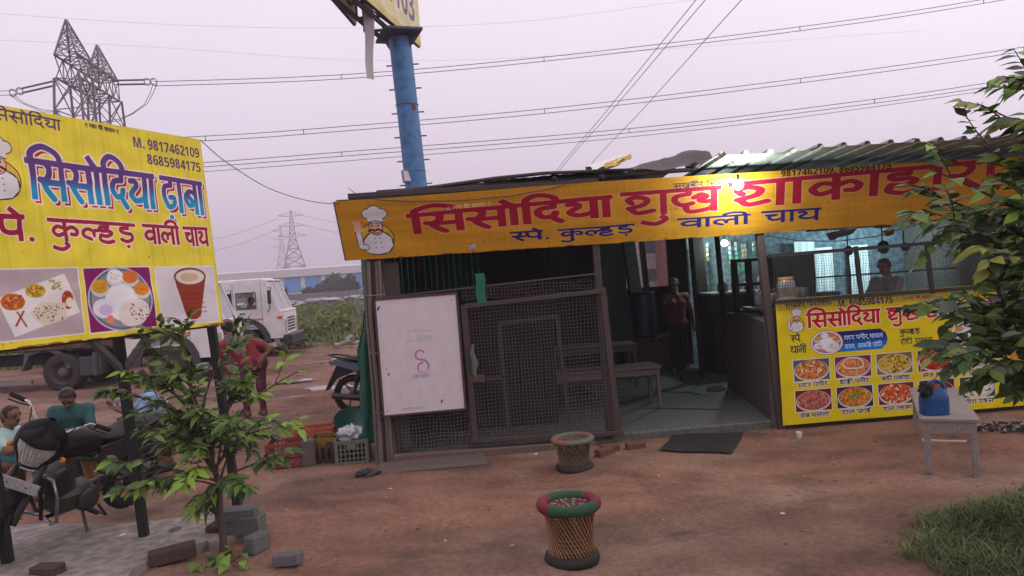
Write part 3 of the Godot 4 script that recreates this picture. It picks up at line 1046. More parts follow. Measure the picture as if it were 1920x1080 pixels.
func build_far_land():
	# weeds of the waste land beyond the yard
	var blade := MB.new()
	for k in 16:
		var a := TAU * k / 16.0 + 0.5 * sin(k * 7.0)
		var o := Vector3(cos(a), 0, sin(a)) * (0.1 + 0.25 * absf(sin(k * 3.3)))
		var tip := o * 2.4 + Vector3(0.12 * sin(k * 2.0), 0.55 + 0.45 * absf(sin(k * 2.3)), 0.0)
		var sd := Vector3(-sin(a + k), 0, cos(a + k)) * 0.035
		blade.quad(o - sd * 0.4, o + sd * 0.4, o.lerp(tip, 0.5) + sd, o.lerp(tip, 0.5) - sd)
		blade.tri(o.lerp(tip, 0.5) + sd, o.lerp(tip, 0.5) - sd, tip, Vector3.UP, Vector3.UP, Vector3.UP)
	var places := []
	var cols := []
	for i in 34000:
		var z := -27.5 - pow(rng.randf(), 2.2) * 130.0
		var wide := 14.0 + (-z) * 0.75
		var x := rng.randf_range(-wide - 6.0, wide * 0.6)
		var patch := land.get_noise_2d(x * 0.7, z * 0.7)
		if patch < -0.12 and z > -34.0: continue
		if z > -29.5 and x < -2.0 and rng.randf() < 0.7: continue
		var s := rng.randf_range(0.2, 0.55) * pow(rng.randf_range(0.6, 1.0), 2.0) * (0.7 + 0.6 * clampf(patch + 0.4, 0.0, 1.0)) * (1.0 + (-z - 28.0) * 0.006)
		places.append(Transform3D(Basis(Vector3.UP, rng.randf() * TAU).scaled(Vector3(s, s, s)), Vector3(x, ground_y(x, z) - 0.05, z)))
		var g := Color(0.13, 0.17, 0.035).lerp(Color(0.25, 0.235, 0.1), rng.randf() * (0.4 + clampf(patch * 2.0, -0.3, 0.6))) * rng.randf_range(0.7, 1.2)
		cols.append(g)
	scatter("weeds", blade.mesh(), mat(1, 1, 1, 0.8, {"vc": true}), places, null, cols).set_meta("label", "rank green weeds covering the waste land beyond the yard")
	# trees far behind the waste land
	var tf := MB.new()
	tf.quad(Vector3(-0.5, 0, 0), Vector3(0.5, 0, 0), Vector3(0.35, 0.7, 0.15), Vector3(-0.35, 0.7, 0.15))
	tf.quad(Vector3(0, -0.3, -0.5), Vector3(0, -0.3, 0.5), Vector3(0.15, 0.5, 0.35), Vector3(0.15, 0.5, -0.35))
	var leafm := mat(1, 1, 1, 0.8, {"vc": true})
	var barkm := mat(0.08, 0.06, 0.05, 0.9)
	var protos := []
	for k in 3:
		var o := thing("far_tree", "", "tree", Vector3(0, 0, -140), 0, "trees in front of the far blue and white warehouse")
		var tr := MB.new()
		tr.tube([Vector3(0, -0.5, 0), Vector3(0.1, 1.5, 0), Vector3(-0.1, 3.4, 0.1)], [0.25, 0.2, 0.1], 7)
		put("trunk", tr, barkm, o)
		var lumps := []
		for q in 7:
			lumps.append([Vector3(rng.randf_range(-2.4, 2.4), rng.randf_range(1.6, 4.4), rng.randf_range(-2, 2)), rng.randf_range(1.0, 1.8)])
		var m := MB.new()
		var f := tf.mesh()
		for x in leaf_cloud(900, lumps, 0.42, 50 + k):
			m.xf = x
			var g := rng.randf_range(0.5, 1.1)
			m.col = Color(0.055, 0.075, 0.035) * g
			m.quad(Vector3(-0.5, 0, 0), Vector3(0.5, 0, 0), Vector3(0.35, 0.7, 0.15), Vector3(-0.35, 0.7, 0.15))
			m.quad(Vector3(0, -0.3, -0.5), Vector3(0, -0.3, 0.5), Vector3(0.15, 0.5, 0.35), Vector3(0.15, 0.5, -0.35))
		put("crown", m, leafm, o)
		protos.append(o)
	var spots := []
	var x := -39.0
	while x < -18.5:
		spots.append([x, -128.0 - rng.randf() * 30.0, rng.randf_range(0.32, 0.48) * (1.0 + 1.0 * smoothstep(-33, -25, x))])
		x += rng.randf_range(1.6, 3.0)
	for i in spots.size():
		var o: Node3D = protos[i % 3] if i < 3 else copy(protos[i % 3])
		o.position = Vector3(spots[i][0], -0.3, spots[i][1])
		o.rotation.y = rng.randf() * TAU
		o.scale = Vector3.ONE * spots[i][2]
		o.set_meta("label", "%s hazy tree from the left in the band before the far warehouse" % ORDER[i])
	# warehouse of white wall with blue sheeting between white piers
	var w := thing("warehouse", "long white warehouse with blue wall sheets far beyond the waste land", "warehouse", Vector3(-60, 0, -220), 2.2)
	var wall := MB.new()
	wall.box(Vector3(0, 3.0, 0), Vector3(110, 6.6, 30))
	put("wall", wall, mat(0.62, 0.62, 0.63, 0.7), w)
	var fascia := MB.new()
	fascia.box(Vector3(0, 6.35, 0.2), Vector3(110.6, 2.0, 31))
	put("fascia", fascia, mat(0.6, 0.55, 0.56, 0.6), w)
	var roof := MB.new()
	roof.prism(PackedVector2Array([Vector2(-15.4, 0), Vector2(15.4, 0), Vector2(0, 0.9)]), Vector3(55.3, 7.15, 0), Vector3(0, 0, -1), Vector3.UP, 110.6)
	put("roof", roof, mat(0.5, 0.52, 0.55, 0.5), w)
	for i in 20:
		var p := MB.new()
		p.box(Vector3(-52.2 + i * 5.5, 3.2, 15.06), Vector3(4.3, 4.2, 0.2))
		put("blue_sheet", p, mat(0.06, 0.26, 0.55, 0.6), w)
	# pale covered heaps and a low wall on the waste land
	var k2 := 0
	for q in [[-30.0, -98.0, 2.6, 0.55], [-26.6, -97.0, 1.3, 0.45], [-23.0, -99.0, 2.2, 0.6], [-18.4, -101.0, 3.4, 0.5], [-14.0, -98.0, 1.8, 0.5]]:
		var o := put("covered_heap", lumpy(Vector3(q[2] * 0.8, q[3] * 0.7, 0.8), 26, 1.2, 30 + k2), mat(0.62, 0.61, 0.63, 0.6, {"tex": "fine", "lo": 0.6, "scale": 0.8}))
		tag(o, "%s low heap from the left under pale sheeting far beyond the weeds" % ORDER[k2], "heap", "pale sheeted heaps beyond the weeds").position = Vector3(q[0], ground_y(q[0], q[1]) + 0.45, q[1])
		k2 += 1
	var lw := MB.new()
	lw.box(Vector3(0, 0.75, 0), Vector3(26, 1.5, 0.3), Basis(Vector3.UP, 0.05))
	tag(put("boundary_wall", lw, mat(0.36, 0.34, 0.34, 0.9, {"tex": "fine", "lo": 0.5, "scale": 0.5})), "low grey boundary wall behind the pale heaps", "wall").position = Vector3(-22, -0.1, -106)
	# bushes along the near edge of the waste land
	var sb := MB.new()
	sb.quad(Vector3(-0.5, 0, 0), Vector3(0.5, 0, 0), Vector3(0.3, 0.8, 0.2), Vector3(-0.3, 0.8, 0.2))
	sb.quad(Vector3(0, -0.2, -0.45), Vector3(0, -0.2, 0.45), Vector3(0.2, 0.6, 0.3), Vector3(0.2, 0.6, -0.3))
	var lumps := []
	for i in 90:
		var bx := rng.randf_range(-26.0, 3.0)
		var bz := -28.5 - pow(rng.randf(), 1.6) * 34.0
		if bx > -5.2 and bx < -1.0 and bz > -31.0: bz -= 4.0
		lumps.append([Vector3(bx, rng.randf_range(0.05, 0.4), bz), rng.randf_range(0.35, 0.95)])
	var bp := leaf_cloud(15000, lumps, 0.13, 61)
	var bc := []
	for i in bp.size():
		bc.append(Color(0.2, 0.27, 0.05).lerp(Color(0.12, 0.15, 0.05), rng.randf()) * rng.randf_range(0.75, 1.2))
	scatter("scrub", sb.mesh(), mat(1, 1, 1, 0.8, {"vc": true}), bp, null, bc).set_meta("label", "bright green scrub along the near edge of the waste land")
	# rubble at the edge of the yard: broken slabs and bricks
	var heap := []
	for i in 24:
		var grey := i % 3 > 0
		var p := Vector3(rng.randf_range(-6.4, -1.7), 0, -26.5 + rng.randf_range(-1.0, 1.2))
		if i > 17: p = Vector3(rng.randf_range(-3.4, -1.8), 0, -rng.randf_range(22.0, 26.0))
		var b := MB.new()
		var sz := Vector3(rng.randf_range(0.15, 0.6), rng.randf_range(0.06, 0.13), rng.randf_range(0.12, 0.32)) * (1.0 if grey else 0.6)
		b.box(Vector3(), sz, Basis(), 0.02)
		p.y = ground_y(p.x, p.z) + rng.randf_range(0.02, 0.3)
		var o := put("rubble_block", b, mat(0.4, 0.36, 0.33, 0.9, {"tex": "fine", "lo": 0.6}) if grey else mat(0.27, 0.14, 0.1, 0.9, {"tex": "fine", "lo": 0.6}))
		o.position = p
		o.rotation = Vector3(rng.randf_range(-0.5, 0.5), rng.randf() * 3.0, rng.randf_range(-0.5, 0.5))
		heap.append([o, grey])
	heap.sort_custom(func(p, q): return p[0].position.x < q[0].position.x)
	var counts := {true: 0, false: 0}
	for h in heap:
		tag(h[0], "%s %s from the left in the rubble along the yard's far edge" % [ORDER[counts[h[1]]], "grey slab piece" if h[1] else "broken brick piece"], "rubble", "rubble along the far edge of the yard")
		counts[h[1]] += 1
	# houses seen through the opening at the back of the shed
	var hb := [[13.6, -62.0, 5.2, 5.4, 0.42, 0.33, 0.33, "pale pink plastered house seen through the shed's rear opening"], [17.6, -58.0, 3.4, 4.6, 0.3, 0.1, 0.08, "brick red house beside the pink one behind the shed"]]
	for q in hb:
		var o := thing("house", q[7], "house", Vector3(q[0], 0, q[1]), 8)
		var b := MB.new()
		b.box(Vector3(0, q[3] / 2, 0), Vector3(q[2], q[3], 6))
		put("wall", b, mat(q[4], q[5], q[6], 0.85, {"tex": "blotch", "lo": 0.7, "scale": 0.3}), o)
		var r := MB.new()
		r.box(Vector3(0, q[3] + 0.15, 0), Vector3(q[2] + 0.4, 0.3, 6.4))
		put("roof", r, mat(0.35, 0.3, 0.3, 0.9), o)
		for s in [-0.28, 0.24]:
			for yy in [1.3, 3.6]:
				var wd := MB.new()
				wd.box(Vector3(s * q[2], yy, 3.01), Vector3(0.8, 1.0, 0.06))
				put("window", wd, mat(0.05, 0.05, 0.06, 0.3), o)
# ---------------------------------------------------------------- the shed
var shed: Node3D

func wood(r := 0.11, g := 0.075, b := 0.06) -> StandardMaterial3D:
	return mat(r, g, b, 0.85, {"tex": "fine", "lo": 0.72, "scale": Vector3(4, 0.6, 4), "bump": 0.15})

func build_shed():
	shed = thing("eatery_shed", "low dark roadside eatery shed with patched tin and tarpaulin roof", "shed", Vector3(0, 0, -9.2))
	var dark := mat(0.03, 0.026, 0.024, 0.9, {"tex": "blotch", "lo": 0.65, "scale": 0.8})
	# bundle of poles and laths at the left corner
	var k := 0
	for q in [[-1.17, 0.022, 0.0], [-1.12, 0.03, 0.035], [-1.07, 0.026, -0.02], [-1.02, 0.032, 0.02], [-0.96, 0.024, -0.03], [-0.985, 0.02, 0.05]]:
		var m := MB.new()
		m.tube([Vector3(q[0] - 0.01, -0.05, q[2] + 0.03), Vector3(q[0] + 0.012 * sin(k * 2.0), 0.9, q[2]), Vector3(q[0] - 0.012, 1.8, q[2]), Vector3(q[0] + 0.0, 2.47, q[2] - 0.05)], [q[1] * 1.05, q[1], q[1] * 0.95, q[1] * 0.9], 8)
		put("timber_pole", m, wood(0.2 + 0.04 * sin(k * 3.1), 0.15, 0.13) if k != 2 else wood(0.1, 0.07, 0.06), shed)
		k += 1
	var ply := MB.new()
	ply.box(Vector3(-0.86, 1.22, -0.05), Vector3(0.2, 2.44, 0.02))
	put("plywood_strip", ply, wood(0.07, 0.05, 0.042), shed)
	var lash := MB.new()
	for y in [0.62, 1.35, 2.05]:
		lash.torus(Vector3(-1.06, y, 0), 0.12, 0.006, Basis(Vector3(1, 0, 0), Vector3(0, 1, 0), Vector3(0, 0, 0.55)))
	put("rope_lashing", lash, mat(0.25, 0.22, 0.18), shed)
	# posts along the front
	for q in [[-0.93, -0.93, 0.0, 0.62, 0.08], [1.72, 1.69, 0.0, 2.5, 0.085], [3.92, 3.79, -0.02, 2.52, 0.09], [8.9, 8.85, 0.0, 2.6, 0.09]]:
		var m := MB.new()
		m.bar(Vector3(q[0], q[2], -0.03), Vector3(q[1], q[3], -0.03), q[4], q[4], 0.008)
		put("post", m, wood(0.075, 0.05, 0.045) if q[0] < 3.0 else wood(0.1, 0.065, 0.055), shed)
	# posts inside
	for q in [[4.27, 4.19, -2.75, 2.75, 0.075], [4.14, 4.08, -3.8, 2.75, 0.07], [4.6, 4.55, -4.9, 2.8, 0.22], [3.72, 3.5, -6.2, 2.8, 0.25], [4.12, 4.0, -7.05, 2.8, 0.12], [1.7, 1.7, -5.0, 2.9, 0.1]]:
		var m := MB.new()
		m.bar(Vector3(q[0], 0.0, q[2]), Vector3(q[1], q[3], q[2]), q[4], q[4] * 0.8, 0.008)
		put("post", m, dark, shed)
	# back wall of dark matting with one opening
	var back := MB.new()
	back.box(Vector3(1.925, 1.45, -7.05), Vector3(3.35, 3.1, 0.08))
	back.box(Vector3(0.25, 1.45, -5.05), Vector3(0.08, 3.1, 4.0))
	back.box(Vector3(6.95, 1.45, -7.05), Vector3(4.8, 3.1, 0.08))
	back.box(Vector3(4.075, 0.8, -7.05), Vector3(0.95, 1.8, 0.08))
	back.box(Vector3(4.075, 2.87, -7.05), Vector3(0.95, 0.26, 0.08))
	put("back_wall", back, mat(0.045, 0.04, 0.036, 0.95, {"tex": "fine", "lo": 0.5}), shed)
	# left wall: green shade net behind a row of dark bamboo canes
	var net := MB.new()
	net.sheet(40, 2, func(u, w): return Vector3(-1.24 + 0.02 * sin(u * 60.0), 0.15 + 2.75 * w, -0.25 - u * 2.8))
	net.sheet(30, 2, func(u, w): return Vector3(-1.2 + 1.5 * u, 0.1 + 2.85 * w, -3.1 + 0.02 * sin(u * 50.0)))
	put("shade_net", net, mat(0.02, 0.2, 0.11, 0.8, {"back": [0.03, 0.4, 0.22]}), shed)
	for i in 25:
		var z := -0.22 - i * 0.117 - rng.randf_range(0.0, 0.03)
		var m := MB.new()
		var r := 0.05 if rng.randf() < 0.8 else 0.035
		var lean := rng.randf_range(-0.03, 0.03)
		m.tube([Vector3(-1.15, 0.0, z), Vector3(-1.15, 1.4, z + lean), Vector3(-1.15, 2.95, z + lean * 0.3)], r, 6)
		put("bamboo_cane", m, mat(0.04, 0.035, 0.028, 0.8), shed)
	var pt := MB.new()
	for i in 14:
		pt.box(Vector3(-1.02 + i * 0.165, 1.05 + 0.01 * sin(i * 5.0), -1.0 + 0.008 * sin(i * 3.0)), Vector3(0.158, 2.0, 0.02))
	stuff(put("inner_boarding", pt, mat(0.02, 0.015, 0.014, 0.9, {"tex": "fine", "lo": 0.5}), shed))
	for i in 15:
		var m := MB.new()
		var x := -1.1 + i * 0.095 + rng.randf_range(-0.006, 0.006)
		m.tube([Vector3(x, 0.0, -3.02), Vector3(x + rng.randf_range(-0.02, 0.02), 1.5, -3.02), Vector3(x, 2.95, -3.02)], rng.randf_range(0.04, 0.047), 6)
		put("bamboo_cane", m, mat(0.04, 0.035, 0.028, 0.8), shed)
	# right end wall
	var right := MB.new()
	right.box(Vector3(9.2, 1.5, -3.5), Vector3(0.08, 3.0, 7.0))
	put("side_wall", right, mat(0.2, 0.17, 0.15, 0.9, {"tex": "blotch", "lo": 0.6}), shed)
	# low wall of mud plaster beside the entrance, stepped at its far end
	var low := MB.new()
	low.prism(PackedVector2Array([Vector2(0.0, -0.1), Vector2(2.75, -0.1), Vector2(2.75, 1.32), Vector2(1.9, 1.36), Vector2(1.2, 1.4), Vector2(0.12, 1.35), Vector2(0.06, 0.9), Vector2(0.02, 0.2)]), Vector3(3.95, 0, -0.02), Vector3(0.16, 0, -1).normalized(), Vector3.UP, 0.14)
	put("low_wall", low, mat(0.13, 0.1, 0.085, 0.95, {"tex": "fine", "lo": 0.6, "scale": 0.7, "bump": 0.3, "btex": "fine"}), shed)
	var front := MB.new()
	front.box(Vector3(6.5, 0.75, -0.12), Vector3(5.0, 1.6, 0.12))
	put("kitchen_front_wall", front, mat(0.15, 0.1, 0.08, 0.95, {"tex": "fine", "lo": 0.6, "bump": 0.5}), shed)
	# floor of worn cement
	var fl := MB.new()
	fl.box(Vector3(4.0, 0.01, -1.56), Vector3(10.4, 0.18, 2.97), Basis(), 0.02)
	fl.box(Vector3(4.72, 0.01, -5.03), Vector3(8.96, 0.178, 3.96), Basis(), 0.02)
	setting("shed_floor", fl, mat(0.13, 0.12, 0.11, 0.75, {"tex": "fine", "lo": 0.7, "scale": 0.5, "bump": 0.3, "btex": "fine"})).position = Vector3(0, 0, -9.2)
	# broken edges in the floor cement
	for line in [[[2.95, -3.2], [3.1, -3.0], [3.22, -2.72], [3.5, -2.55], [3.62, -2.2], [3.85, -2.1]], [[3.1, -3.0], [2.6, -2.6], [2.0, -2.5], [1.2, -2.4]], [[3.5, -2.55], [3.9, -3.2], [4.1, -3.3]], [[3.9, -3.2], [3.75, -3.8], [3.95, -4.4]], [[2.2, -1.7], [2.7, -1.45], [3.5, -1.0]]]:
		var m := MB.new()
		var pts := []
		for p in line:
			pts.append(Vector3(p[0], 0.072, p[1]))
		m.tube(pts, [0.025, 0.045, 0.04, 0.05, 0.04, 0.025].slice(0, pts.size()), 5)
		var o := put("floor_crack", m, mat(0.025, 0.022, 0.02, 0.95))
		o.position = Vector3(0, 0, -9.2)
		o.set_meta("kind", "structure")
	# threshold: a squared beam on the ground and two bricks
	var bm := MB.new()
	bm.bar(Vector3(-0.98, 0.06, 0.1), Vector3(1.15, 0.03, 0.06), 0.1, 0.12, 0.012)
	bm.bar(Vector3(1.2, 0.03, 0.02), Vector3(1.8, 0.02, 0.0), 0.07, 0.1, 0.01)
	var beam := tag(put("threshold_beam", bm, wood(0.17, 0.11, 0.09)), "long grey squared beam lying along the foot of the wire mesh front", "beam")
	beam.position = Vector3(0, 0, -9.2)
	var step := MB.new()
	step.box(Vector3(-0.5, 0.0, 0.35), Vector3(1.3, 0.09, 0.45), Basis(Vector3.UP, 0.05), 0.03)
	tag(put("step_slab", step, mat(0.22, 0.16, 0.135, 0.95, {"tex": "fine", "lo": 0.5, "bump": 0.8})), "low worn cement slab below the whiteboard", "slab").position = Vector3(0, 0, -9.2)
	var bl := ["red brick lying nearest the post at the entrance's left side", "red brick left of the brick nearest the entrance, behind the far cane stool", "red brick sunk in the soil by the far cane stool"]
	var j := 0
	for q in [[1.93, 0.42, 8], [1.62, 0.4, -4], [1.52, 0.62, 30]]:
		var b := MB.new()
		b.box(Vector3(0, 0.035, 0), Vector3(0.23, 0.08, 0.11), Basis(), 0.008)
		var o := put("brick", b, mat(0.2, 0.085, 0.06, 0.95, {"tex": "fine", "lo": 0.6}))
		o.position = Vector3(q[0], ground_y(q[0], -9.2 + q[1]) , -9.2 + q[1])
		o.rotation_degrees.y = q[2]
		tag(o, bl[j], "brick", "bricks by the entrance")
		j += 1

func tarp_y(x: float) -> float:
	var b := FastNoiseLite.new()
	b.seed = 4; b.frequency = 1.4
	return 3.33 + 0.09 * smoothstep(0.9, 1.6, x) + 0.22 * smoothstep(1.9, 3.15, x) + 0.05 * b.get_noise_2d(x, 0.0)

func build_shed_roof():
	var dark := mat(0.05, 0.04, 0.042, 0.8, {"tex": "fine", "lo": 0.5, "scale": 1.5})
	var r := MB.new()
	r.box(Vector3(0.95, 3.02, -3.7), Vector3(4.5, 0.06, 7.6), Basis(Vector3.RIGHT, 0.05))
	put("roof_board", r, dark, shed)
	for q in [[-1.28, 3.25, 0.18, 1.75, 3.26, 0.16, 0.062, 0], [-0.95, 3.285, 0.1, 3.0, 3.34, 0.05, 0.05, 0]]:
		var m := MB.new()
		m.bar(Vector3(q[0], q[1], q[2]), Vector3(q[3], q[4], q[5]), q[6], q[6], 0.006)
		put("roof_pipe", m, mat(0.06, 0.035, 0.035, 0.6, {"tex": "fine", "lo": 0.6}), shed)
	var cane := MB.new()
	cane.tube([Vector3(-1.0, 3.27, 0.1), Vector3(-0.2, 3.31, 0.12), Vector3(0.5, 3.37, 0.1), Vector3(1.1, 3.40, 0.08), Vector3(2.2, 3.38, 0.08)], [0.022, 0.025, 0.025, 0.022, 0.02], 7)
	put("roof_cane", cane, mat(0.035, 0.026, 0.028, 0.7), shed)
	for q in [[1.78, 3.30], [2.95, 3.38], [1.2, 3.31]]:
		var e := MB.new()
		e.lathe([Vector2(0.01, 0.0), Vector2(0.035, 0.0), Vector2(0.04, -0.3), Vector2(0.01, -0.3)], 10, Vector3(q[0], q[1], 0.2), Basis(Vector3.RIGHT, PI / 2))
		put("rafter_end", e, mat(0.02, 0.018, 0.018, 0.8), shed)
	# tarpaulin thrown over the middle of the roof
	var nz := FastNoiseLite.new()
	nz.seed = 9; nz.frequency = 1.9; nz.fractal_octaves = 3
	var tarp := MB.new()
	tarp.sheet(60, 26, func(u, w):
		var x := lerpf(0.7, 3.28, u)
		var z := lerpf(0.16, -3.2, w)
		var y := lerpf(3.31 + 0.02 * x, tarp_y(x), smoothstep(0.0, 0.16, w)) - 0.1 * smoothstep(0.2, 1.0, w)
		return Vector3(x + 0.03 * nz.get_noise_2d(w * 6.0, x), y + 0.035 * nz.get_noise_2d(x * 1.4, z * 2.0), z))
	put("tarpaulin", tarp, mat(0.115, 0.09, 0.085, 0.6, {"tex": "fine", "lo": 0.5, "scale": 1.2}), shed)
	var black := MB.new()
	black.sheet(40, 8, func(u, w):
		var x := lerpf(0.35, 2.1, u)
		return Vector3(x, 3.33 + 0.02 * x + 0.12 * sin(PI * w) * (0.5 + 0.5 * nz.get_noise_2d(x * 2.2, 3.0)) * sin(PI * clampf(u * 1.2, 0, 1)) + 0.02 * nz.get_noise_2d(x * 4.0, w * 4.0), lerpf(0.2, -1.0, w)))
	put("black_plastic_sheet", black, mat(0.045, 0.042, 0.045, 0.45), shed)
	# ribbed tin sheets, reaching out over the sign
	for i in 6:
		var m := MB.new()
		var x0 := 3.0 + i * 1.1
		var prof := []
		for k in 5:
			var x := x0 + k * 0.28
			for q in [[0.0, 0.0], [0.035, 0.0], [0.06, 0.042], [0.1, 0.042], [0.125, 0.0], [0.28, 0.0]]:
				if k < 4 or q[0] < 0.13:
					prof.append(Vector2(x + q[0], q[1] + 0.006 * i + 0.01 * sin(i * 2.1)))
		var tilt := 0.012 * sin(i * 1.7)
		for k in prof.size() - 1:
			var a: Vector2 = prof[k]
			var b: Vector2 = prof[k + 1]
			if b.x - a.x < 0.0005: continue
			for seg in 4:
				var zf := 0.8 + 0.1 * i + tilt
				var z0 := lerpf(zf, -7.4, seg / 4.0)
				var z1 := lerpf(zf, -7.4, (seg + 1) / 4.0)
				var y0 := 3.345 + (0.055 - 0.011 * i) * z0
				var y1 := 3.345 + (0.055 - 0.011 * i) * z1
				m.quad(Vector3(a.x, a.y + y0, z0), Vector3(b.x, b.y + y0, z0), Vector3(b.x, b.y + y1, z1), Vector3(a.x, a.y + y1, z1), Vector3.UP)
		put("tin_sheet", m, mat(0.36, 0.38, 0.36, 0.5, {"metal": 0.2, "tex": "blotch", "lo": 0.72, "scale": 1.1}), shed)
	var pur := MB.new()
	pur.bar(Vector3(3.05, 3.27, -0.3), Vector3(9.3, 3.28, -0.3), 0.05, 0.05)
	put("purlin", pur, dark, shed)
	pur = MB.new()
	pur.bar(Vector3(3.05, 3.15, -3.5), Vector3(9.3, 3.15, -3.5), 0.06, 0.06)
	put("purlin", pur, dark, shed)
	# a folded white and yellow flex banner thrown on the roof
	var sack := MB.new()
	sack.sheet(16, 8, func(u, w):
		return Vector3(lerpf(1.68, 2.16, u) + 0.02 * sin(w * 9.0), 3.40 + 0.13 * u + 0.09 * sin(PI * w) + 0.025 * nz.get_noise_2d(u * 6.0, w * 5.0), lerpf(0.12, -0.5, w)))
	tag(put("folded_banner", sack, mat(0.72, 0.7, 0.66, 0.6)), "crumpled white banner lying on the tarpaulin roof", "banner").position = Vector3(0, 0, -9.2)
	var ysl := MB.new()
	ysl.sheet(12, 4, func(u, w):
		return Vector3(lerpf(1.84, 2.18, u), 3.405 + 0.1 * u + 0.07 * w + 0.02 * nz.get_noise_2d(u * 6.0, w * 5.0), 0.135 + 0.02 * sin(u * 8.0) - 0.06 * w))
	put("yellow_fold", ysl, mat(0.55, 0.36, 0.06, 0.6), get_node("folded_banner"))

# ---------------------------------------------------------------- signs
func weather(s: Sheet, w: float, h: float, base: Color, n: int, sd: int) -> void:   # rain streaks, dust and folds in the printed flex
	var r := RandomNumberGenerator.new()
	r.seed = sd
	for i in n:
		var x := r.randf() * w
		var y := h if r.randf() < 0.6 else r.randf() * h
		var l := r.randf_range(0.1, 0.9) * h
		s.line(PackedVector2Array([Vector2(x, y), Vector2(x + r.randf_range(-0.01, 0.01), y - l * 0.5), Vector2(x + r.randf_range(-0.02, 0.02), y - l)]), r.randf_range(0.004, 0.016), base * r.randf_range(0.93, 1.03))
	for i in n / 6:
		s.oval(r.randf() * w, pow(r.randf(), 2.0) * h * 0.5, r.randf_range(0.003, 0.012), r.randf_range(0.003, 0.01), base * r.randf_range(0.6, 0.85))
	for i in n / 12:
		s.oval(r.randf() * w, r.randf() * 0.01, r.randf_range(0.02, 0.09), r.randf_range(0.003, 0.009), Color(0.5, 0.34, 0.1))

func chef(s: Sheet, cx: float, cy: float, k: float) -> void:   # a moustached cook in a tall white hat, hand raised, in a round outline
	var ink := Color(0.2, 0.12, 0.16)
	var white := Color(0.86, 0.85, 0.87)
	var flesh := Color(0.86, 0.68, 0.6)
	s.oval(cx, cy - 0.1 * k, 0.44 * k, 0.42 * k, ink)
	s.oval(cx, cy - 0.1 * k, 0.42 * k, 0.4 * k, Color(0.82, 0.66, 0.25))
	var body := [cx - 0.3 * k, cy - 0.4 * k, cx - 0.3 * k, cy - 0.12 * k, cx - 0.12 * k, cy + 0.06 * k, cx + 0.2 * k, cy + 0.06 * k, cx + 0.36 * k, cy - 0.08 * k, cx + 0.38 * k, cy - 0.3 * k, cx + 0.24 * k, cy - 0.46 * k, cx, cy - 0.5 * k, cx - 0.2 * k, cy - 0.46 * k]
	s.curve(body, 0.03 * k, ink)
	s.poly(body, white)
	s.line(s.smooth_list([cx - 0.26 * k, cy - 0.3 * k, cx - 0.38 * k, cy - 0.28 * k, cx - 0.4 * k, cy + 0.12 * k]), 0.15 * k, ink)
	s.line(s.smooth_list([cx - 0.26 * k, cy - 0.3 * k, cx - 0.38 * k, cy - 0.28 * k, cx - 0.4 * k, cy + 0.12 * k]), 0.12 * k, white)
	s.oval(cx - 0.4 * k, cy + 0.18 * k, 0.09 * k, 0.1 * k, flesh)
	for i in 3:
		s.curve([cx - (0.44 - i * 0.05) * k, cy + 0.22 * k, cx - (0.47 - i * 0.06) * k, cy + 0.36 * k], 0.045 * k, flesh)
	s.curve([cx - 0.34 * k, cy + 0.12 * k, cx - 0.26 * k, cy + 0.18 * k, cx - 0.32 * k, cy + 0.24 * k], 0.035 * k, flesh)
	s.oval(cx + 0.04 * k, cy + 0.2 * k, 0.17 * k, 0.21 * k, ink)
	s.oval(cx + 0.04 * k, cy + 0.2 * k, 0.155 * k, 0.195 * k, flesh)
	for q in [[-0.1, 0.56, 0.13], [0.06, 0.62, 0.15], [0.22, 0.55, 0.13], [0.06, 0.5, 0.17]]:
		s.oval(cx + q[0] * k, cy + q[1] * k, (q[2] + 0.015) * k, (q[2] + 0.01) * k, ink)
	for q in [[-0.1, 0.56, 0.13], [0.06, 0.62, 0.15], [0.22, 0.55, 0.13], [0.06, 0.5, 0.17]]:
		s.oval(cx + q[0] * k, cy + q[1] * k, q[2] * k, (q[2] - 0.01) * k, white)
	s.poly([cx - 0.13 * k, cy + 0.34 * k, cx + 0.22 * k, cy + 0.32 * k, cx + 0.24 * k, cy + 0.5 * k, cx - 0.14 * k, cy + 0.5 * k], white)
	s.curve([cx - 0.13 * k, cy + 0.34 * k, cx + 0.05 * k, cy + 0.37 * k, cx + 0.22 * k, cy + 0.32 * k], 0.02 * k, ink)
	s.curve([cx - 0.14 * k, cy + 0.12 * k, cx - 0.06 * k, cy + 0.15 * k, cx + 0.0 * k, cy + 0.12 * k, cx + 0.08 * k, cy + 0.15 * k, cx + 0.18 * k, cy + 0.1 * k], 0.05 * k, Color(0.35, 0.1, 0.1))
	s.curve([cx - 0.05 * k, cy + 0.07 * k, cx + 0.04 * k, cy + 0.05 * k, cx + 0.1 * k, cy + 0.07 * k], 0.025 * k, Color(0.6, 0.12, 0.12))
	for e in [-0.05, 0.1]:
		s.oval(cx + e * k, cy + 0.25 * k, 0.02 * k, 0.025 * k, ink)
		s.curve([cx + (e - 0.04) * k, cy + 0.31 * k, cx + (e + 0.04) * k, cy + 0.315 * k], 0.018 * k, ink)
	for i in 3:
		for e in [-0.03, 0.1]:
			s.oval(cx + e * k, cy - (0.08 + 0.12 * i) * k, 0.014 * k, 0.014 * k, ink)

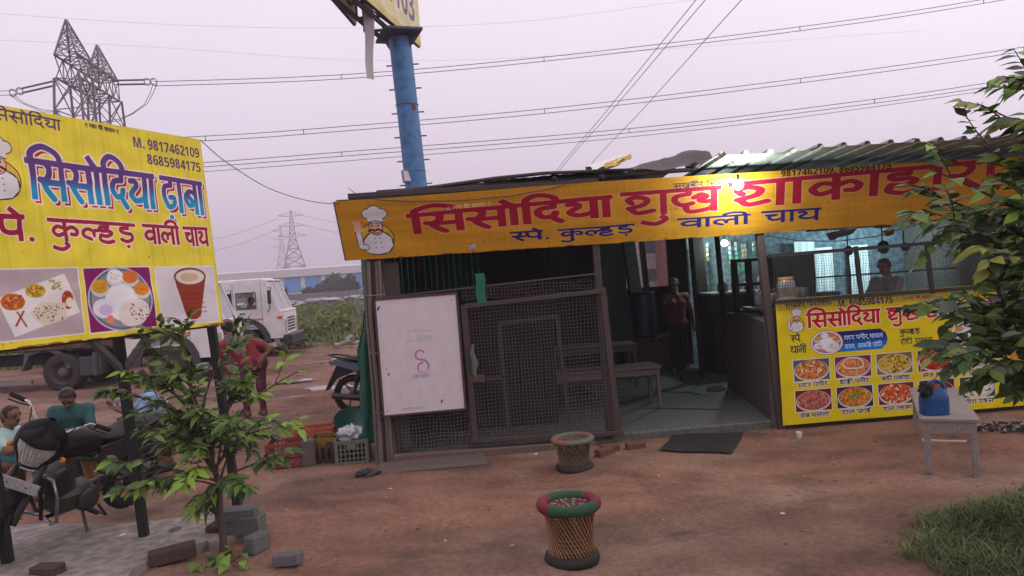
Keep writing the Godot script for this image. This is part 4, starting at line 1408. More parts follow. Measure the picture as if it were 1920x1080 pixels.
func dish(s: Sheet, x0: float, y0: float, x1: float, y1: float, back: Color, food: Color, bits: Array, sd: int) -> void:   # a printed picture of a bowl of food
	var r := RandomNumberGenerator.new()
	r.seed = sd
	var w := x1 - x0
	var h := y1 - y0
	s.rect(x0, y0, x1, y1, Color(0.86, 0.85, 0.88))
	s.rect(x0 + 0.01, y0 + 0.01, x1 - 0.01, y1 - 0.01, back)
	var cx := (x0 + x1) / 2
	var cy := (y0 + y1) / 2
	var rx := w * 0.47
	var ry := h * 0.47
	s.oval(cx, cy - 0.01, rx, ry, Color(0.78, 0.77, 0.8))
	s.oval(cx, cy, rx * 0.93, ry * 0.9, food.darkened(0.25))
	s.oval(cx, cy + 0.005, rx * 0.9, ry * 0.86, food)
	for i in 150:
		var a := r.randf() * TAU
		var d := sqrt(r.randf()) * 0.84
		var c: Color = bits[r.randi() % bits.size()] if r.randf() < 0.6 else food.lerp(Color.BLACK if r.randf() < 0.5 else Color(1, 0.9, 0.7), r.randf_range(0.05, 0.25))
		s.oval(cx + cos(a) * d * rx, cy + sin(a) * d * ry, r.randf_range(0.006, 0.024), r.randf_range(0.004, 0.014), c, r.randf() * 3.0)

func thali(s: Sheet, cx: float, cy: float, rx: float, ry: float) -> void:
	var r := RandomNumberGenerator.new()
	r.seed = 77
	s.oval(cx, cy, rx, ry, Color(0.72, 0.72, 0.77))
	s.oval(cx, cy, rx * 0.95, ry * 0.95, Color(0.4, 0.4, 0.46))
	s.oval(cx, cy, rx * 0.88, ry * 0.88, Color(0.55, 0.55, 0.6))
	s.oval(cx + 0.02 * rx, cy - 0.1 * ry, rx * 0.52, ry * 0.58, Color(0.9, 0.89, 0.92))
	s.oval(cx + 0.35 * rx, cy - 0.45 * ry, rx * 0.5, ry * 0.42, Color(0.87, 0.83, 0.82), 0.3)
	s.oval(cx - 0.55 * rx, cy - 0.25 * ry, rx * 0.33, ry * 0.3, Color(0.87, 0.84, 0.9))
	s.oval(cx - 0.5 * rx, cy - 0.3 * ry, rx * 0.2, ry * 0.17, Color(0.78, 0.7, 0.85))
	for q in [[-0.6, 0.42, Color(0.83, 0.6, 0.15)], [-0.12, 0.72, Color(0.9, 0.9, 0.92)], [0.36, 0.68, Color(0.85, 0.45, 0.2)], [0.68, 0.28, Color(0.83, 0.5, 0.15)]]:
		s.oval(cx + q[0] * rx, cy + (q[1] - 0.06) * ry, rx * 0.27, ry * 0.26, Color(0.8, 0.8, 0.84))
		s.oval(cx + q[0] * rx, cy + q[1] * ry, rx * 0.25, ry * 0.21, q[2])
		for i in 14:
			s.oval(cx + (q[0] + r.randf_range(-0.15, 0.15)) * rx, cy + (q[1] + r.randf_range(-0.11, 0.11)) * ry, rx * 0.03, ry * 0.02, (q[2] as Color).lerp(Color(0.5, 0.25, 0.1), r.randf() * 0.5))
	for i in 18:
		s.oval(cx + r.randf_range(0.0, 0.75) * rx, cy - r.randf_range(0.15, 0.75) * ry, rx * r.randf_range(0.02, 0.05), ry * r.randf_range(0.015, 0.04), Color(0.55, 0.16, 0.15))
	s.oval(cx - 0.4 * rx, cy - 0.6 * ry, rx * 0.11, ry * 0.13, Color(0.9, 0.5, 0.35))

func build_hoarding():
	var o := thing("hoarding", "large tilted yellow hoarding on black posts with food pictures and phone numbers", "hoarding", Vector3(-2.284, 1.91, -7.2) - Vector3(0.8817, 0.0423, 0.4698) * 0.05)
	var left := Vector3(-0.4703, 0, 0.8825)
	var up := Vector3(-0.048, 0.9988, 0)
	var out := Vector3(0.8817, 0.0423, 0.4698)
	var wide := 2.95
	var high := 1.74
	var s := Sheet.new(wide, high, 330.0, Color(0.88, 0.81, 0.24))
	var w := wide    # x on the print = wide - distance from the right edge
	var wine := Color(0.6, 0.08, 0.24)
	weather(s, wide, high, Color(0.88, 0.81, 0.24), 260, 3)
	var plum := Color(0.34, 0.22, 0.42)
	var pale := Color(0.93, 0.87, 0.85)
	s.write_hindi("सिसोदिया", HI, w - 1.68 + 0.022, w - 0.58 + 0.022, 1.337, 1.05, 0.05, Color(0.68, 0.13, 0.2), 0.009, pale, null, -0.02)
	s.write_hindi("सिसोदिया", HI, w - 1.68, w - 0.58, 1.36, 1.075, 0.047, Color(0.37, 0.22, 0.5), 0.011, pale, Color(0.13, 0.55, 0.75), -0.02)
	s.write_hindi("ढ़ाबा", HI, w - 0.51 + 0.02, w - 0.05 + 0.02, 1.315, 1.015, 0.046, Color(0.68, 0.13, 0.2), 0.009, pale, null, -0.02)
	s.write_hindi("ढ़ाबा", HI, w - 0.51, w - 0.05, 1.338, 1.043, 0.044, Color(0.37, 0.22, 0.5), 0.011, pale, Color(0.13, 0.55, 0.75), -0.02)
	s.write_hindi("स्पे.", HI, w - 2.08, w - 1.66, 0.94, 0.765, 0.036, wine, 0.008, pale)
	s.write_hindi("कुल्हड़", HI, w - 1.56, w - 0.82, 0.93, 0.77, 0.03, wine, 0.008, pale, null, -0.02)
	s.write_hindi("वाली", HI, w - 0.74, w - 0.38, 0.912, 0.755, 0.029, wine, 0.008, pale, null, -0.01)
	s.write_hindi("चाय", HI, w - 0.33, w - 0.05, 0.9, 0.735, 0.029, wine, 0.008, pale)
	s.write_hindi("सुखबीर सिसोदिया", HI, w - 2.4, w - 1.37, 1.728, 1.65, 0.014, plum, 0.0, pale, null, -0.03)
	s.write_hindi("!! जय श्री श्याम !!", HI, w - 1.165, w - 0.865, 1.715, 1.685, 0.008, Color(0.3, 0.26, 0.2), 0.0, pale, null, -0.015)
	s.write_latin("M. 9817462109", w - 0.748, w - 0.03, 1.578, 0.088, plum, -0.016)
	s.write_latin("8685984175", w - 0.622, w - 0.035, 1.447, 0.085, plum, -0.016)
	chef(s, w - 1.9, 1.24, 0.36)
	# three food pictures
	s.rect(w - 2.04, 0.05, w - 1.385, 0.57, Color(0.9, 0.86, 0.84))
	s.rect(w - 2.03, 0.06, w - 1.395, 0.56, Color(0.7, 0.63, 0.66))
	s.poly([w - 2.01, 0.36, w - 1.5, 0.52, w - 1.41, 0.22, w - 1.92, 0.08], Color(0.86, 0.84, 0.86))
	var r := RandomNumberGenerator.new()
	r.seed = 5
	for q in [[-1.9, 0.33, 0.085, 0.06, Color(0.75, 0.35, 0.1)], [-1.73, 0.4, 0.075, 0.05, Color(0.75, 0.6, 0.12)], [-1.58, 0.44, 0.065, 0.05, Color(0.85, 0.85, 0.8)], [-1.5, 0.32, 0.045, 0.07, Color(0.72, 0.2, 0.12)]]:
		s.oval(w + q[0], q[1], q[2], q[3], q[4])
		for i in 40:
			s.oval(w + q[0] + r.randf_range(-0.7, 0.7) * q[2], q[1] + r.randf_range(-0.7, 0.7) * q[3], r.randf_range(0.005, 0.016), r.randf_range(0.004, 0.01), (q[4] as Color).lerp([Color(0.4, 0.1, 0.05), Color(0.95, 0.85, 0.6), Color(0.3, 0.4, 0.1)][i % 3], 0.45), r.randf() * 3.0)
	s.oval(w - 1.485, 0.3, 0.032, 0.036, Color(0.88, 0.86, 0.74))
	s.poly([w - 1.8, 0.24, w - 1.7, 0.32, w - 1.52, 0.3, w - 1.52, 0.18, w - 1.7, 0.14], Color(0.83, 0.78, 0.72))
	for i in 40:
		s.oval(w - r.randf_range(1.54, 1.76), r.randf_range(0.17, 0.29), 0.006, 0.005, Color(0.45, 0.3, 0.25))
	for i in 9:
		s.oval(w - 1.9 + 0.008 * i, 0.16 + 0.012 * i, 0.01, 0.006, Color(0.6, 0.15, 0.1))
		s.oval(w - 1.83 - 0.006 * i, 0.15 + 0.013 * i, 0.009, 0.006, Color(0.55, 0.25, 0.12))
	s.rect(w - 1.352, 0.042, w - 0.724, 0.565, Color(0.9, 0.86, 0.84))
	s.rect(w - 1.342, 0.052, w - 0.734, 0.555, Color(0.5, 0.08, 0.38))
	thali(s, w - 1.04, 0.3, 0.295, 0.262)
	s.rect(w - 0.688, 0.03, w - 0.033, 0.557, Color(0.9, 0.86, 0.84))
	s.rect(w - 0.678, 0.04, w - 0.043, 0.547, Color(0.82, 0.79, 0.83))
	var cup := Color(0.55, 0.2, 0.13)
	s.poly([w - 0.5, 0.46, w - 0.14, 0.46, w - 0.25, 0.1, w - 0.3, 0.075, w - 0.36, 0.075, w - 0.41, 0.1], cup)
	s.oval(w - 0.32, 0.46, 0.18, 0.082, Color(0.5, 0.24, 0.16))
	s.oval(w - 0.32, 0.457, 0.16, 0.066, Color(0.85, 0.8, 0.76))
	s.oval(w - 0.33, 0.455, 0.1, 0.038, Color(0.8, 0.68, 0.56))
	for i in 5:
		for k in 5:
			s.curve([w - 0.44 + k * 0.05 + i * 0.008, 0.31 - i * 0.042, w - 0.415 + k * 0.048 + i * 0.008, 0.298 - i * 0.042, w - 0.39 + k * 0.046 + i * 0.008, 0.31 - i * 0.042], 0.006, Color(0.42, 0.13, 0.09))
	var tex := s.texture()
	var bend := FastNoiseLite.new()
	bend.seed = 2; bend.frequency = 1.1
	var panel := MB.new()
	panel.sheet(48, 28, func(u, v):
		var k := sin(PI * u) * sin(PI * v)
		return left * (wide * (1.0 - u)) + up * (high * v) + out * (0.03 * bend.get_noise_2d(u * 3.0, v * 2.0) * k + 0.018 * bend.get_noise_2d(u * 9.0, v * 7.0) * k + 0.075))
	put("printed_sheet", panel, print_mat(tex, 0.5, 0.9), o)
	var fr := MB.new()
	for q in [[0.0, 0.0, wide, 0.0], [0.0, high, wide, high], [0.0, 0.0, 0.0, high], [wide, 0.0, wide, high], [0.98, 0.0, 0.98, high], [1.96, 0.0, 1.96, high], [0.0, 0.87, wide, 0.87]]:
		fr.bar(left * q[0] + up * q[1] + out * 0.005, left * q[2] + up * q[3] + out * 0.005, 0.035, 0.035)
	put("frame", fr, mat(0.03, 0.03, 0.032, 0.6), o)
	var hem := MB.new()
	hem.bar(up * 0.02 - left * 0.012 + out * 0.01, up * (high + 0.005) - left * 0.012 + out * 0.01, 0.03, 0.04)
	put("wrapped_edge", hem, mat(0.62, 0.45, 0.04, 0.6), o)
	var black := mat(0.025, 0.025, 0.027, 0.55, {"tex": "fine", "lo": 0.6})
	var feet := [[0.05, -0.06, -2.34, 0.06, -7.56], [1.02, -0.05, -2.945, 0.05, -6.84], [2.12, -0.06, -3.9, 0.0, -6.47]]
	for q in feet:
		var m := MB.new()
		var a: Vector3 = left * q[0] + up * 1.5 + out * q[1]
		m.bar(Vector3(q[2] + 2.284, q[3] - 1.91, q[4] + 7.2), a, 0.075, 0.075, 0.006)
		put("post", m, black, o)
	for q in [[0.75, -0.03, 1.02, -0.42], [1.3, -0.03, 1.03, -0.42]]:
		var m := MB.new()
		var b := Vector3(-2.945 + 2.284, 0.05 - 1.91, -6.84 + 7.2).lerp(left * 1.02 + up * 1.5 - out * 0.05, 0.46)
		m.bar(left * q[0] + up * 0.0, b, 0.05, 0.05)
		put("brace", m, mat(0.13, 0.13, 0.135, 0.6), o)

func build_shop_sign():
	var o := thing("shop_sign", "long yellow fascia sign with red and navy lettering above the eatery front", "sign", Vector3(-1.44, 2.5, -9.2))
	var wide := 10.2
	var high := 0.776
	var s := Sheet.new(wide, high, 200.0, Color(0.78, 0.55, 0.13))
	var red := Color(0.6, 0.07, 0.17)
	var navy := Color(0.14, 0.13, 0.36)
	weather(s, wide, high, Color(0.78, 0.55, 0.13), 900, 5)
	var rim := Color(0.84, 0.6, 0.5)
	var x := 1.44
	var k := 0.776
	s.write_hindi("सिसोदिया", HI, x - 0.6, x + 1.88, 0.53 * k / 0.776, 0.285, 0.053, red, 0.009, rim, null, 0.05, 1.95)
	s.write_hindi("शुद्ध", HI, x + 2.02, x + 3.24, 0.60, 0.315, 0.05, red, 0.009, rim, null, 0.015, 1.75)
	s.write_hindi("शाकाहारी", HI, x + 3.38, x + 6.85, 0.64, 0.33, 0.055, red, 0.009, rim, null, 0.10, 2.1)
	s.write_hindi("स्पे.", HI, x + 0.6, x + 1.1, 0.22, 0.11, 0.024, navy, 0.005, rim, null, 0.0, 2.0)
	s.write_hindi("कुल्हड़", HI, x + 1.2, x + 2.14, 0.21, 0.1, 0.022, navy, 0.005, rim, null, 0.01, 2.0)
	s.write_hindi("वाली", HI, x + 2.7, x + 3.62, 0.25, 0.13, 0.024, navy, 0.005, rim, null, 0.0, 2.3)
	s.write_hindi("चाय", HI, x + 3.78, x + 4.53, 0.27, 0.125, 0.026, navy, 0.005, rim, null, 0.0, 2.0)
	s.write_hindi("सुखबीर सिसोदिया", HI, x + 2.65, x + 3.53, 0.69, 0.635, 0.010, navy, 0.0, rim, null, 0.012)
	s.write_hindi("!! जय श्री श्याम !!", HI, x - 0.13, x + 0.4, 0.605, 0.565, 0.009, Color(0.93, 0.78, 0.6), 0.0, rim, null, 0.02)
	s.write_latin("9817462109, 8685984175", x + 4.0, x + 5.42, 0.70, 0.075, Color(0.13, 0.1, 0.12), 0.02)
	chef(s, x - 1.03, 0.31, 0.5)
	var tex := s.texture()
	var rise := Vector3(0, 0.75, 0.2).normalized()
	var out := Vector3(0, -0.2, 0.75).normalized()
	var bend := FastNoiseLite.new()
	bend.seed = 12; bend.frequency = 0.8
	var panel := MB.new()
	panel.sheet(110, 10, func(u, v):
		var xx: float = u * wide + (0.06 * (1.0 - v) * (1.0 - u))
		return Vector3(xx, 0, 0) + rise * (high * v * (0.94 + 0.06 * smoothstep(0.0, 0.35, u))) + out * (0.022 * bend.get_noise_2d(xx * 1.6, v * 1.2) + 0.035))
	put("printed_sheet", panel, print_mat(tex, 0.75, 0.88), o)
	var back := MB.new()
	for q in [[0.06, 0.02, wide, 0.02], [0.02, 0.72, wide, 0.76], [0.06, 0.0, 0.0, 0.72], [2.5, 0.0, 2.5, 0.74], [5.0, 0.0, 5.0, 0.74], [7.5, 0.0, 7.5, 0.74], [10.15, 0.0, 10.15, 0.76]]:
		back.bar(Vector3(q[0], 0, 0) + rise * q[1], Vector3(q[2], 0, 0) + rise * q[3], 0.035, 0.035)
	put("frame", back, mat(0.05, 0.035, 0.03, 0.7), o)
	for q in [[1.56, 0.04, 0.08, 0.065], [7.42, 0.19, 0.1, 0.07]]:
		var st := Sheet.new(0.1, 0.08, 500.0, Color(0.8, 0.78, 0.82))
		var r := RandomNumberGenerator.new()
		r.seed = 31
		for i in 26:
			st.oval(r.randf() * 0.1, r.randf() * 0.08, r.randf_range(0.003, 0.01), 0.003, Color(0.35, 0.3, 0.5), r.randf() * 3.0)
		var m := MB.new()
		var p = Vector3(q[0], 0, 0) + rise * q[1] + out * 0.062
		m.quad(p, p + Vector3(q[2], 0.01, 0), p + Vector3(q[2], 0.01, 0) + rise * q[3], p + rise * q[3] * 0.9 + Vector3(-0.008, 0, 0), out)
		put("torn_sticker", m, print_mat(st.texture(), 0.6, 0.7), o)
	# the wire that droops across the sign
	var wire := MB.new()
	wire.tube([Vector3(0.45, 0.75, 0.24), Vector3(0.52, 0.68, 0.25), Vector3(0.9, 0.64, 0.25), Vector3(1.5, 0.61, 0.25), Vector3(2.1, 0.63, 0.25), Vector3(2.6, 0.69, 0.25), Vector3(2.95, 0.78, 0.25)], 0.006, 5)
	put("drooping_wire", wire, mat(0.06, 0.05, 0.05), o)

func build_menu_board():
	var o := thing("menu_board", "yellow menu board with rows of dish pictures below the kitchen mesh", "menu board", Vector3(3.9, 0.06, -9.15))
	var s := Sheet.new(4.6, 1.59, 330.0, Color(0.86, 0.77, 0.06))
	var red := Color(0.72, 0.06, 0.13)
	var navy := Color(0.12, 0.1, 0.3)
	var rim := Color(0.93, 0.87, 0.8)
	var X := 3.9
	var Y := 0.06
	s.write_hindi("सुखबीर सिसोदिया", HI, 0.12, 0.72, 1.52, 1.475, 0.009, navy)
	s.write_latin("M. 8685984175", 0.8, 1.53, 1.44, 0.085, navy)
	s.write_hindi("!! जय श्री श्याम !!", HI, 1.66, 2.1, 1.5, 1.465, 0.009, Color(0.7, 0.2, 0.4))
	s.write_hindi("सिसोदिया", HI, 0.39, 1.35, 1.37, 1.2, 0.032, red, 0.01, rim, null, 0.0, 1.2)
	s.write_hindi("शुद्ध", HI, 1.44, 1.86, 1.37, 1.21, 0.031, red, 0.01, rim)
	s.write_hindi("शाकाहारी", HI, 1.93, 3.1, 1.37, 1.21, 0.031, red, 0.01, rim, null, 0.0, 1.2)
	chef(s, 0.25, 1.28, 0.24)
	s.write_hindi("स्पे.", HI, 0.17, 0.32, 1.12, 1.04, 0.014, navy)
	s.write_hindi("थाली", HI, 0.16, 0.36, 0.98, 0.895, 0.014, navy)
	var blue := Color(0.08, 0.2, 0.6)
	s.fill([s.smooth_list([0.6, 0.87, 1.34, 0.87, 1.41, 0.93, 1.43, 1.0, 1.41, 1.07, 1.34, 1.13, 0.6, 1.13])], Color(0.1, 0.14, 0.42), Color(0.1, 0.45, 0.75), 1.2, 0.8)
	s.oval(0.63, 1.0, 0.215, 0.155, Color(0.75, 0.4, 0.25))
	s.oval(0.63, 1.0, 0.205, 0.147, Color(0.9, 0.88, 0.9))
	thali(s, 0.63, 1.0, 0.19, 0.135)
	var wh := Color(0.75, 0.83, 0.95)
	s.write_hindi("मटर पनीर,चावल", HI, 0.86, 1.37, 1.065, 1.015, 0.0095, wh)
	s.write_hindi("दाल, सब्जी रोटी", HI, 0.86, 1.35, 0.955, 0.905, 0.0095, wh)
	s.write_hindi("कुल्हड़", HI, 1.59, 1.86, 1.09, 1.03, 0.012, navy)
	s.write_hindi("रोटी रायता", HI, 1.59, 2.02, 0.965, 0.9, 0.011, navy)
	s.poly([2.08, 1.06, 2.28, 1.06, 2.24, 0.88, 2.18, 0.86, 2.12, 0.88], Color(0.55, 0.2, 0.1))
	s.oval(2.18, 1.06, 0.1, 0.04, Color(0.8, 0.72, 0.62))
	s.oval(2.5, 0.98, 0.22, 0.17, Color(0.9, 0.88, 0.9))
	thali(s, 2.5, 0.98, 0.2, 0.15)
	s.rect(2.74, 0.86, 2.95, 1.12, Color(0.7, 0.1, 0.45))
	s.oval(2.845, 0.99, 0.08, 0.1, Color(0.88, 0.85, 0.8))
	var rows := [["मटर पनीर", "शाही पनीर", "कढ़ी पकोडा", "सेव भाजी", "पनीर मसाला", "फ्राई सब्जी", "रायता", "पकोडा"], ["सेब मसाला", "दाल फ्राई", "दाल तड़का", "मटर दाल", "जीरा राइस", "तंदूर रोटी", "चाय", "सब्जी"]]
	var foods := [[Color(0.78, 0.42, 0.14), Color(0.82, 0.5, 0.28), Color(0.8, 0.66, 0.2), Color(0.72, 0.14, 0.07), Color(0.85, 0.6, 0.25), Color(0.75, 0.5, 0.2), Color(0.85, 0.8, 0.75), Color(0.7, 0.4, 0.15)], [Color(0.72, 0.4, 0.34), Color(0.8, 0.5, 0.12), Color(0.8, 0.3, 0.08), Color(0.5, 0.12, 0.1), Color(0.85, 0.86, 0.8), Color(0.88, 0.84, 0.82), Color(0.6, 0.35, 0.2), Color(0.4, 0.5, 0.15)]]
	var extra := [Color(0.9, 0.85, 0.75), Color(0.75, 0.5, 0.15), Color(0.35, 0.3, 0.1), Color(0.6, 0.15, 0.05)]
	for q in 2:
		for i in 8:
			var x := 0.17 + 0.543 * i
			var y := 0.53 if q == 0 else 0.145
			var f: Color = foods[q][i]
			var bits := [f.lightened(0.3), f.darkened(0.3), extra[(i + q * 2) % 4]]
			dish(s, x, y, x + 0.485, y + 0.285, [Color(0.3, 0.35, 0.4), Color(0.45, 0.15, 0.3), Color(0.5, 0.4, 0.2), Color(0.45, 0.08, 0.05), Color(0.2, 0.15, 0.3), Color(0.4, 0.2, 0.1), Color(0.3, 0.12, 0.12), Color(0.25, 0.3, 0.2)][(i + q * 3) % 8], f, bits, i * 7 + q)
			if q == 0 and i == 1:
				s.curve([x + 0.11, y + 0.18, x + 0.17, y + 0.25, x + 0.33, y + 0.24, x + 0.38, y + 0.15, x + 0.3, y + 0.12, x + 0.16, y + 0.13, x + 0.11, y + 0.18], 0.016, Color(0.9, 0.85, 0.8))
			if q == 1 and i == 1:
				s.oval(x + 0.21, y + 0.15, 0.04, 0.02, Color(0.3, 0.6, 0.25), 0.4)
				s.oval(x + 0.28, y + 0.17, 0.04, 0.02, Color(0.3, 0.6, 0.25), -0.4)
			s.write_hindi(rows[q][i], HI, x + 0.06, x + 0.44, y - 0.022, y - 0.07, 0.0095, navy, 0.006, rim)
	var panel := MB.new()
	var bend := FastNoiseLite.new()
	bend.seed = 8; bend.frequency = 0.9
	panel.sheet(60, 20, func(u, v): return Vector3(u * 4.6, v * 1.59, 0.03 + 0.012 * bend.get_noise_2d(u * 5.0, v * 2.0)))
	put("printed_sheet", panel, print_mat(s.texture(), 0.75, 0.93), o)
	var fr := MB.new()
	fr.box(Vector3(2.3, 0.8, 0.0), Vector3(4.56, 1.55, 0.02))
	put("backing", fr, mat(0.1, 0.08, 0.06), o)
	for i in 9:
		var n := MB.new()
		n.ball(Vector3(0.03 + i * 0.56, 0.02, 0.045), Vector3(0.008, 0.008, 0.005), 6)
		put("nail", n, mat(0.2, 0.2, 0.2, 0.4, {"metal": 0.8}), o)

func build_whiteboard():
	var o := thing("whiteboard", "upright whiteboard in a thin brown frame hung on the wire mesh", "whiteboard", Vector3(-1.05, 0.59, -9.06))
	var wd := 0.99
	var hg := 1.41
	var s := Sheet.new(wd, hg, 500.0, Color(0.8, 0.76, 0.78))
	var r := RandomNumberGenerator.new()
	r.seed = 14
	var pen := Color(0.4, 0.38, 0.42)
	var pink := Color(0.72, 0.42, 0.6)
	# rubbed out writing: two rows of faint figures and a pink numeral like an S over a loop
	for row in 2:
		for i in 11:
			if row == 1 and i > 9: continue
			var x := 0.36 + i * 0.028 + row * -0.01
			var y := 0.99 - row * 0.12 + r.randf_range(-0.008, 0.008) - i * 0.0012
			s.curve([x, y + 0.012, x + 0.012, y + 0.014, x + 0.008, y, x + r.randf_range(0.0, 0.014), y - 0.014], 0.0045, pen.lerp(Color(0.83, 0.79, 0.81), r.randf_range(0.2, 0.7)))
	for i in 16:
		s.curve([0.45 + r.randf() * 0.2, 0.9 + r.randf_range(-0.03, 0.06), 0.47 + r.randf() * 0.2, 0.89 + r.randf_range(-0.03, 0.05)], 0.004, Color(0.66, 0.62, 0.66))
	s.curve([0.54, 0.73, 0.5, 0.755, 0.45, 0.735, 0.44, 0.68, 0.48, 0.645, 0.55, 0.63, 0.585, 0.57, 0.565, 0.51, 0.5, 0.485, 0.46, 0.52, 0.465, 0.58, 0.52, 0.61], 0.021, pink)
	for i in 60:
		var x := 0.46 + r.randf() * 0.14
		s.curve([x, 0.5 + r.randf() * 0.04, x + r.randf_range(-0.004, 0.004), 0.4 + r.randf() * 0.06], 0.0025, Color(0.8, 0.72, 0.78))
	for i in 70:
		var x := 0.36 + r.randf() * 0.2
		var y := 0.41 + r.randf() * 0.04 + x * 0.02
		s.curve([x, y, x + 0.03, y + 0.008], 0.006, Color(0.73, 0.69, 0.71).lerp(Color(0.62, 0.58, 0.6), r.randf()))
	s.line(PackedVector2Array([Vector2(0.3, 0.445), Vector2(0.95, 0.46)]), 0.002, Color(0.72, 0.68, 0.7))
	for i in 50:
		var x := 0.22 + r.randf() * 0.25
		s.curve([x, 0.05 + r.randf() * 0.03, x + 0.03, 0.05 + r.randf() * 0.03], 0.005, Color(0.68, 0.64, 0.65))
	for q in [[0.71, 0.12, 0.025], [0.1, 0.5, 0.02], [0.08, 0.56, 0.012], [0.04, 1.3, 0.03], [0.36, 0.03, 0.01], [0.92, 1.33, 0.012], [0.05, 0.06, 0.01]]:
		s.oval(q[0], q[1], q[2] * 0.35, q[2], Color(0.16, 0.12, 0.13), -0.5)
	for i in 40:
		s.oval(r.randf() * wd, r.randf() * hg, 0.003, 0.003, Color(0.6, 0.55, 0.55))
	var p := MB.new()
	p.quad(Vector3(0, 0, 0.012), Vector3(wd, 0, 0.012), Vector3(wd, hg, 0.012), Vector3(0, hg, 0.012), Vector3.BACK)
	put("writing_panel", p, print_mat(s.texture(), 0.3, 0.95), o)
	var b := MB.new()
	b.box(Vector3(wd / 2, hg / 2, 0), Vector3(wd, hg, 0.018))
	put("backing", b, mat(0.25, 0.2, 0.18), o)
	var fr := wood(0.1, 0.045, 0.04)
	for q in [[0.0, 0.0, wd, 0.0], [0.0, hg, wd, hg]]:
		var m := MB.new()
		m.bar(Vector3(q[0] - 0.012, q[1], 0.008), Vector3(q[2] + 0.012, q[3], 0.008), 0.026, 0.034, 0.004)
		put("rail", m, fr, o)
	for x in [0.0, wd]:
		var m := MB.new()
		m.bar(Vector3(x, 0.015, 0.008), Vector3(x, hg - 0.015, 0.008), 0.026, 0.032, 0.004)
		put("stile", m, fr, o)
	o.rotation_degrees = Vector3(-1.5, 0, 0.6)

func wire_grid(m: MB, x0: float, y0: float, x1: float, y1: float, gap: float, r: float, z: float) -> void:
	var nx := int((x1 - x0) / gap)
	var ny := int((y1 - y0) / gap)
	for i in nx + 1:
		var x := x0 + i * gap
		var pts := []
		for k in 9:
			pts.append(Vector3(x + 0.006 * sin(k * 1.3 + i * 0.7), lerpf(y0, y1, k / 8.0), z + 0.008 * sin(k * 1.1 + i * 0.37)))
		for k in 8:
			m.bar(pts[k], pts[k + 1], r, r)
	for j in ny + 1:
		var y := y0 + j * gap
		var pts := []
		for k in 13:
			pts.append(Vector3(lerpf(x0, x1, k / 12.0), y + 0.007 * sin(k * 0.9 + j * 0.5), z + 0.003 + 0.008 * sin(k * 1.4 + j * 0.31)))
		for k in 12:
			m.bar(pts[k], pts[k + 1], r, r)

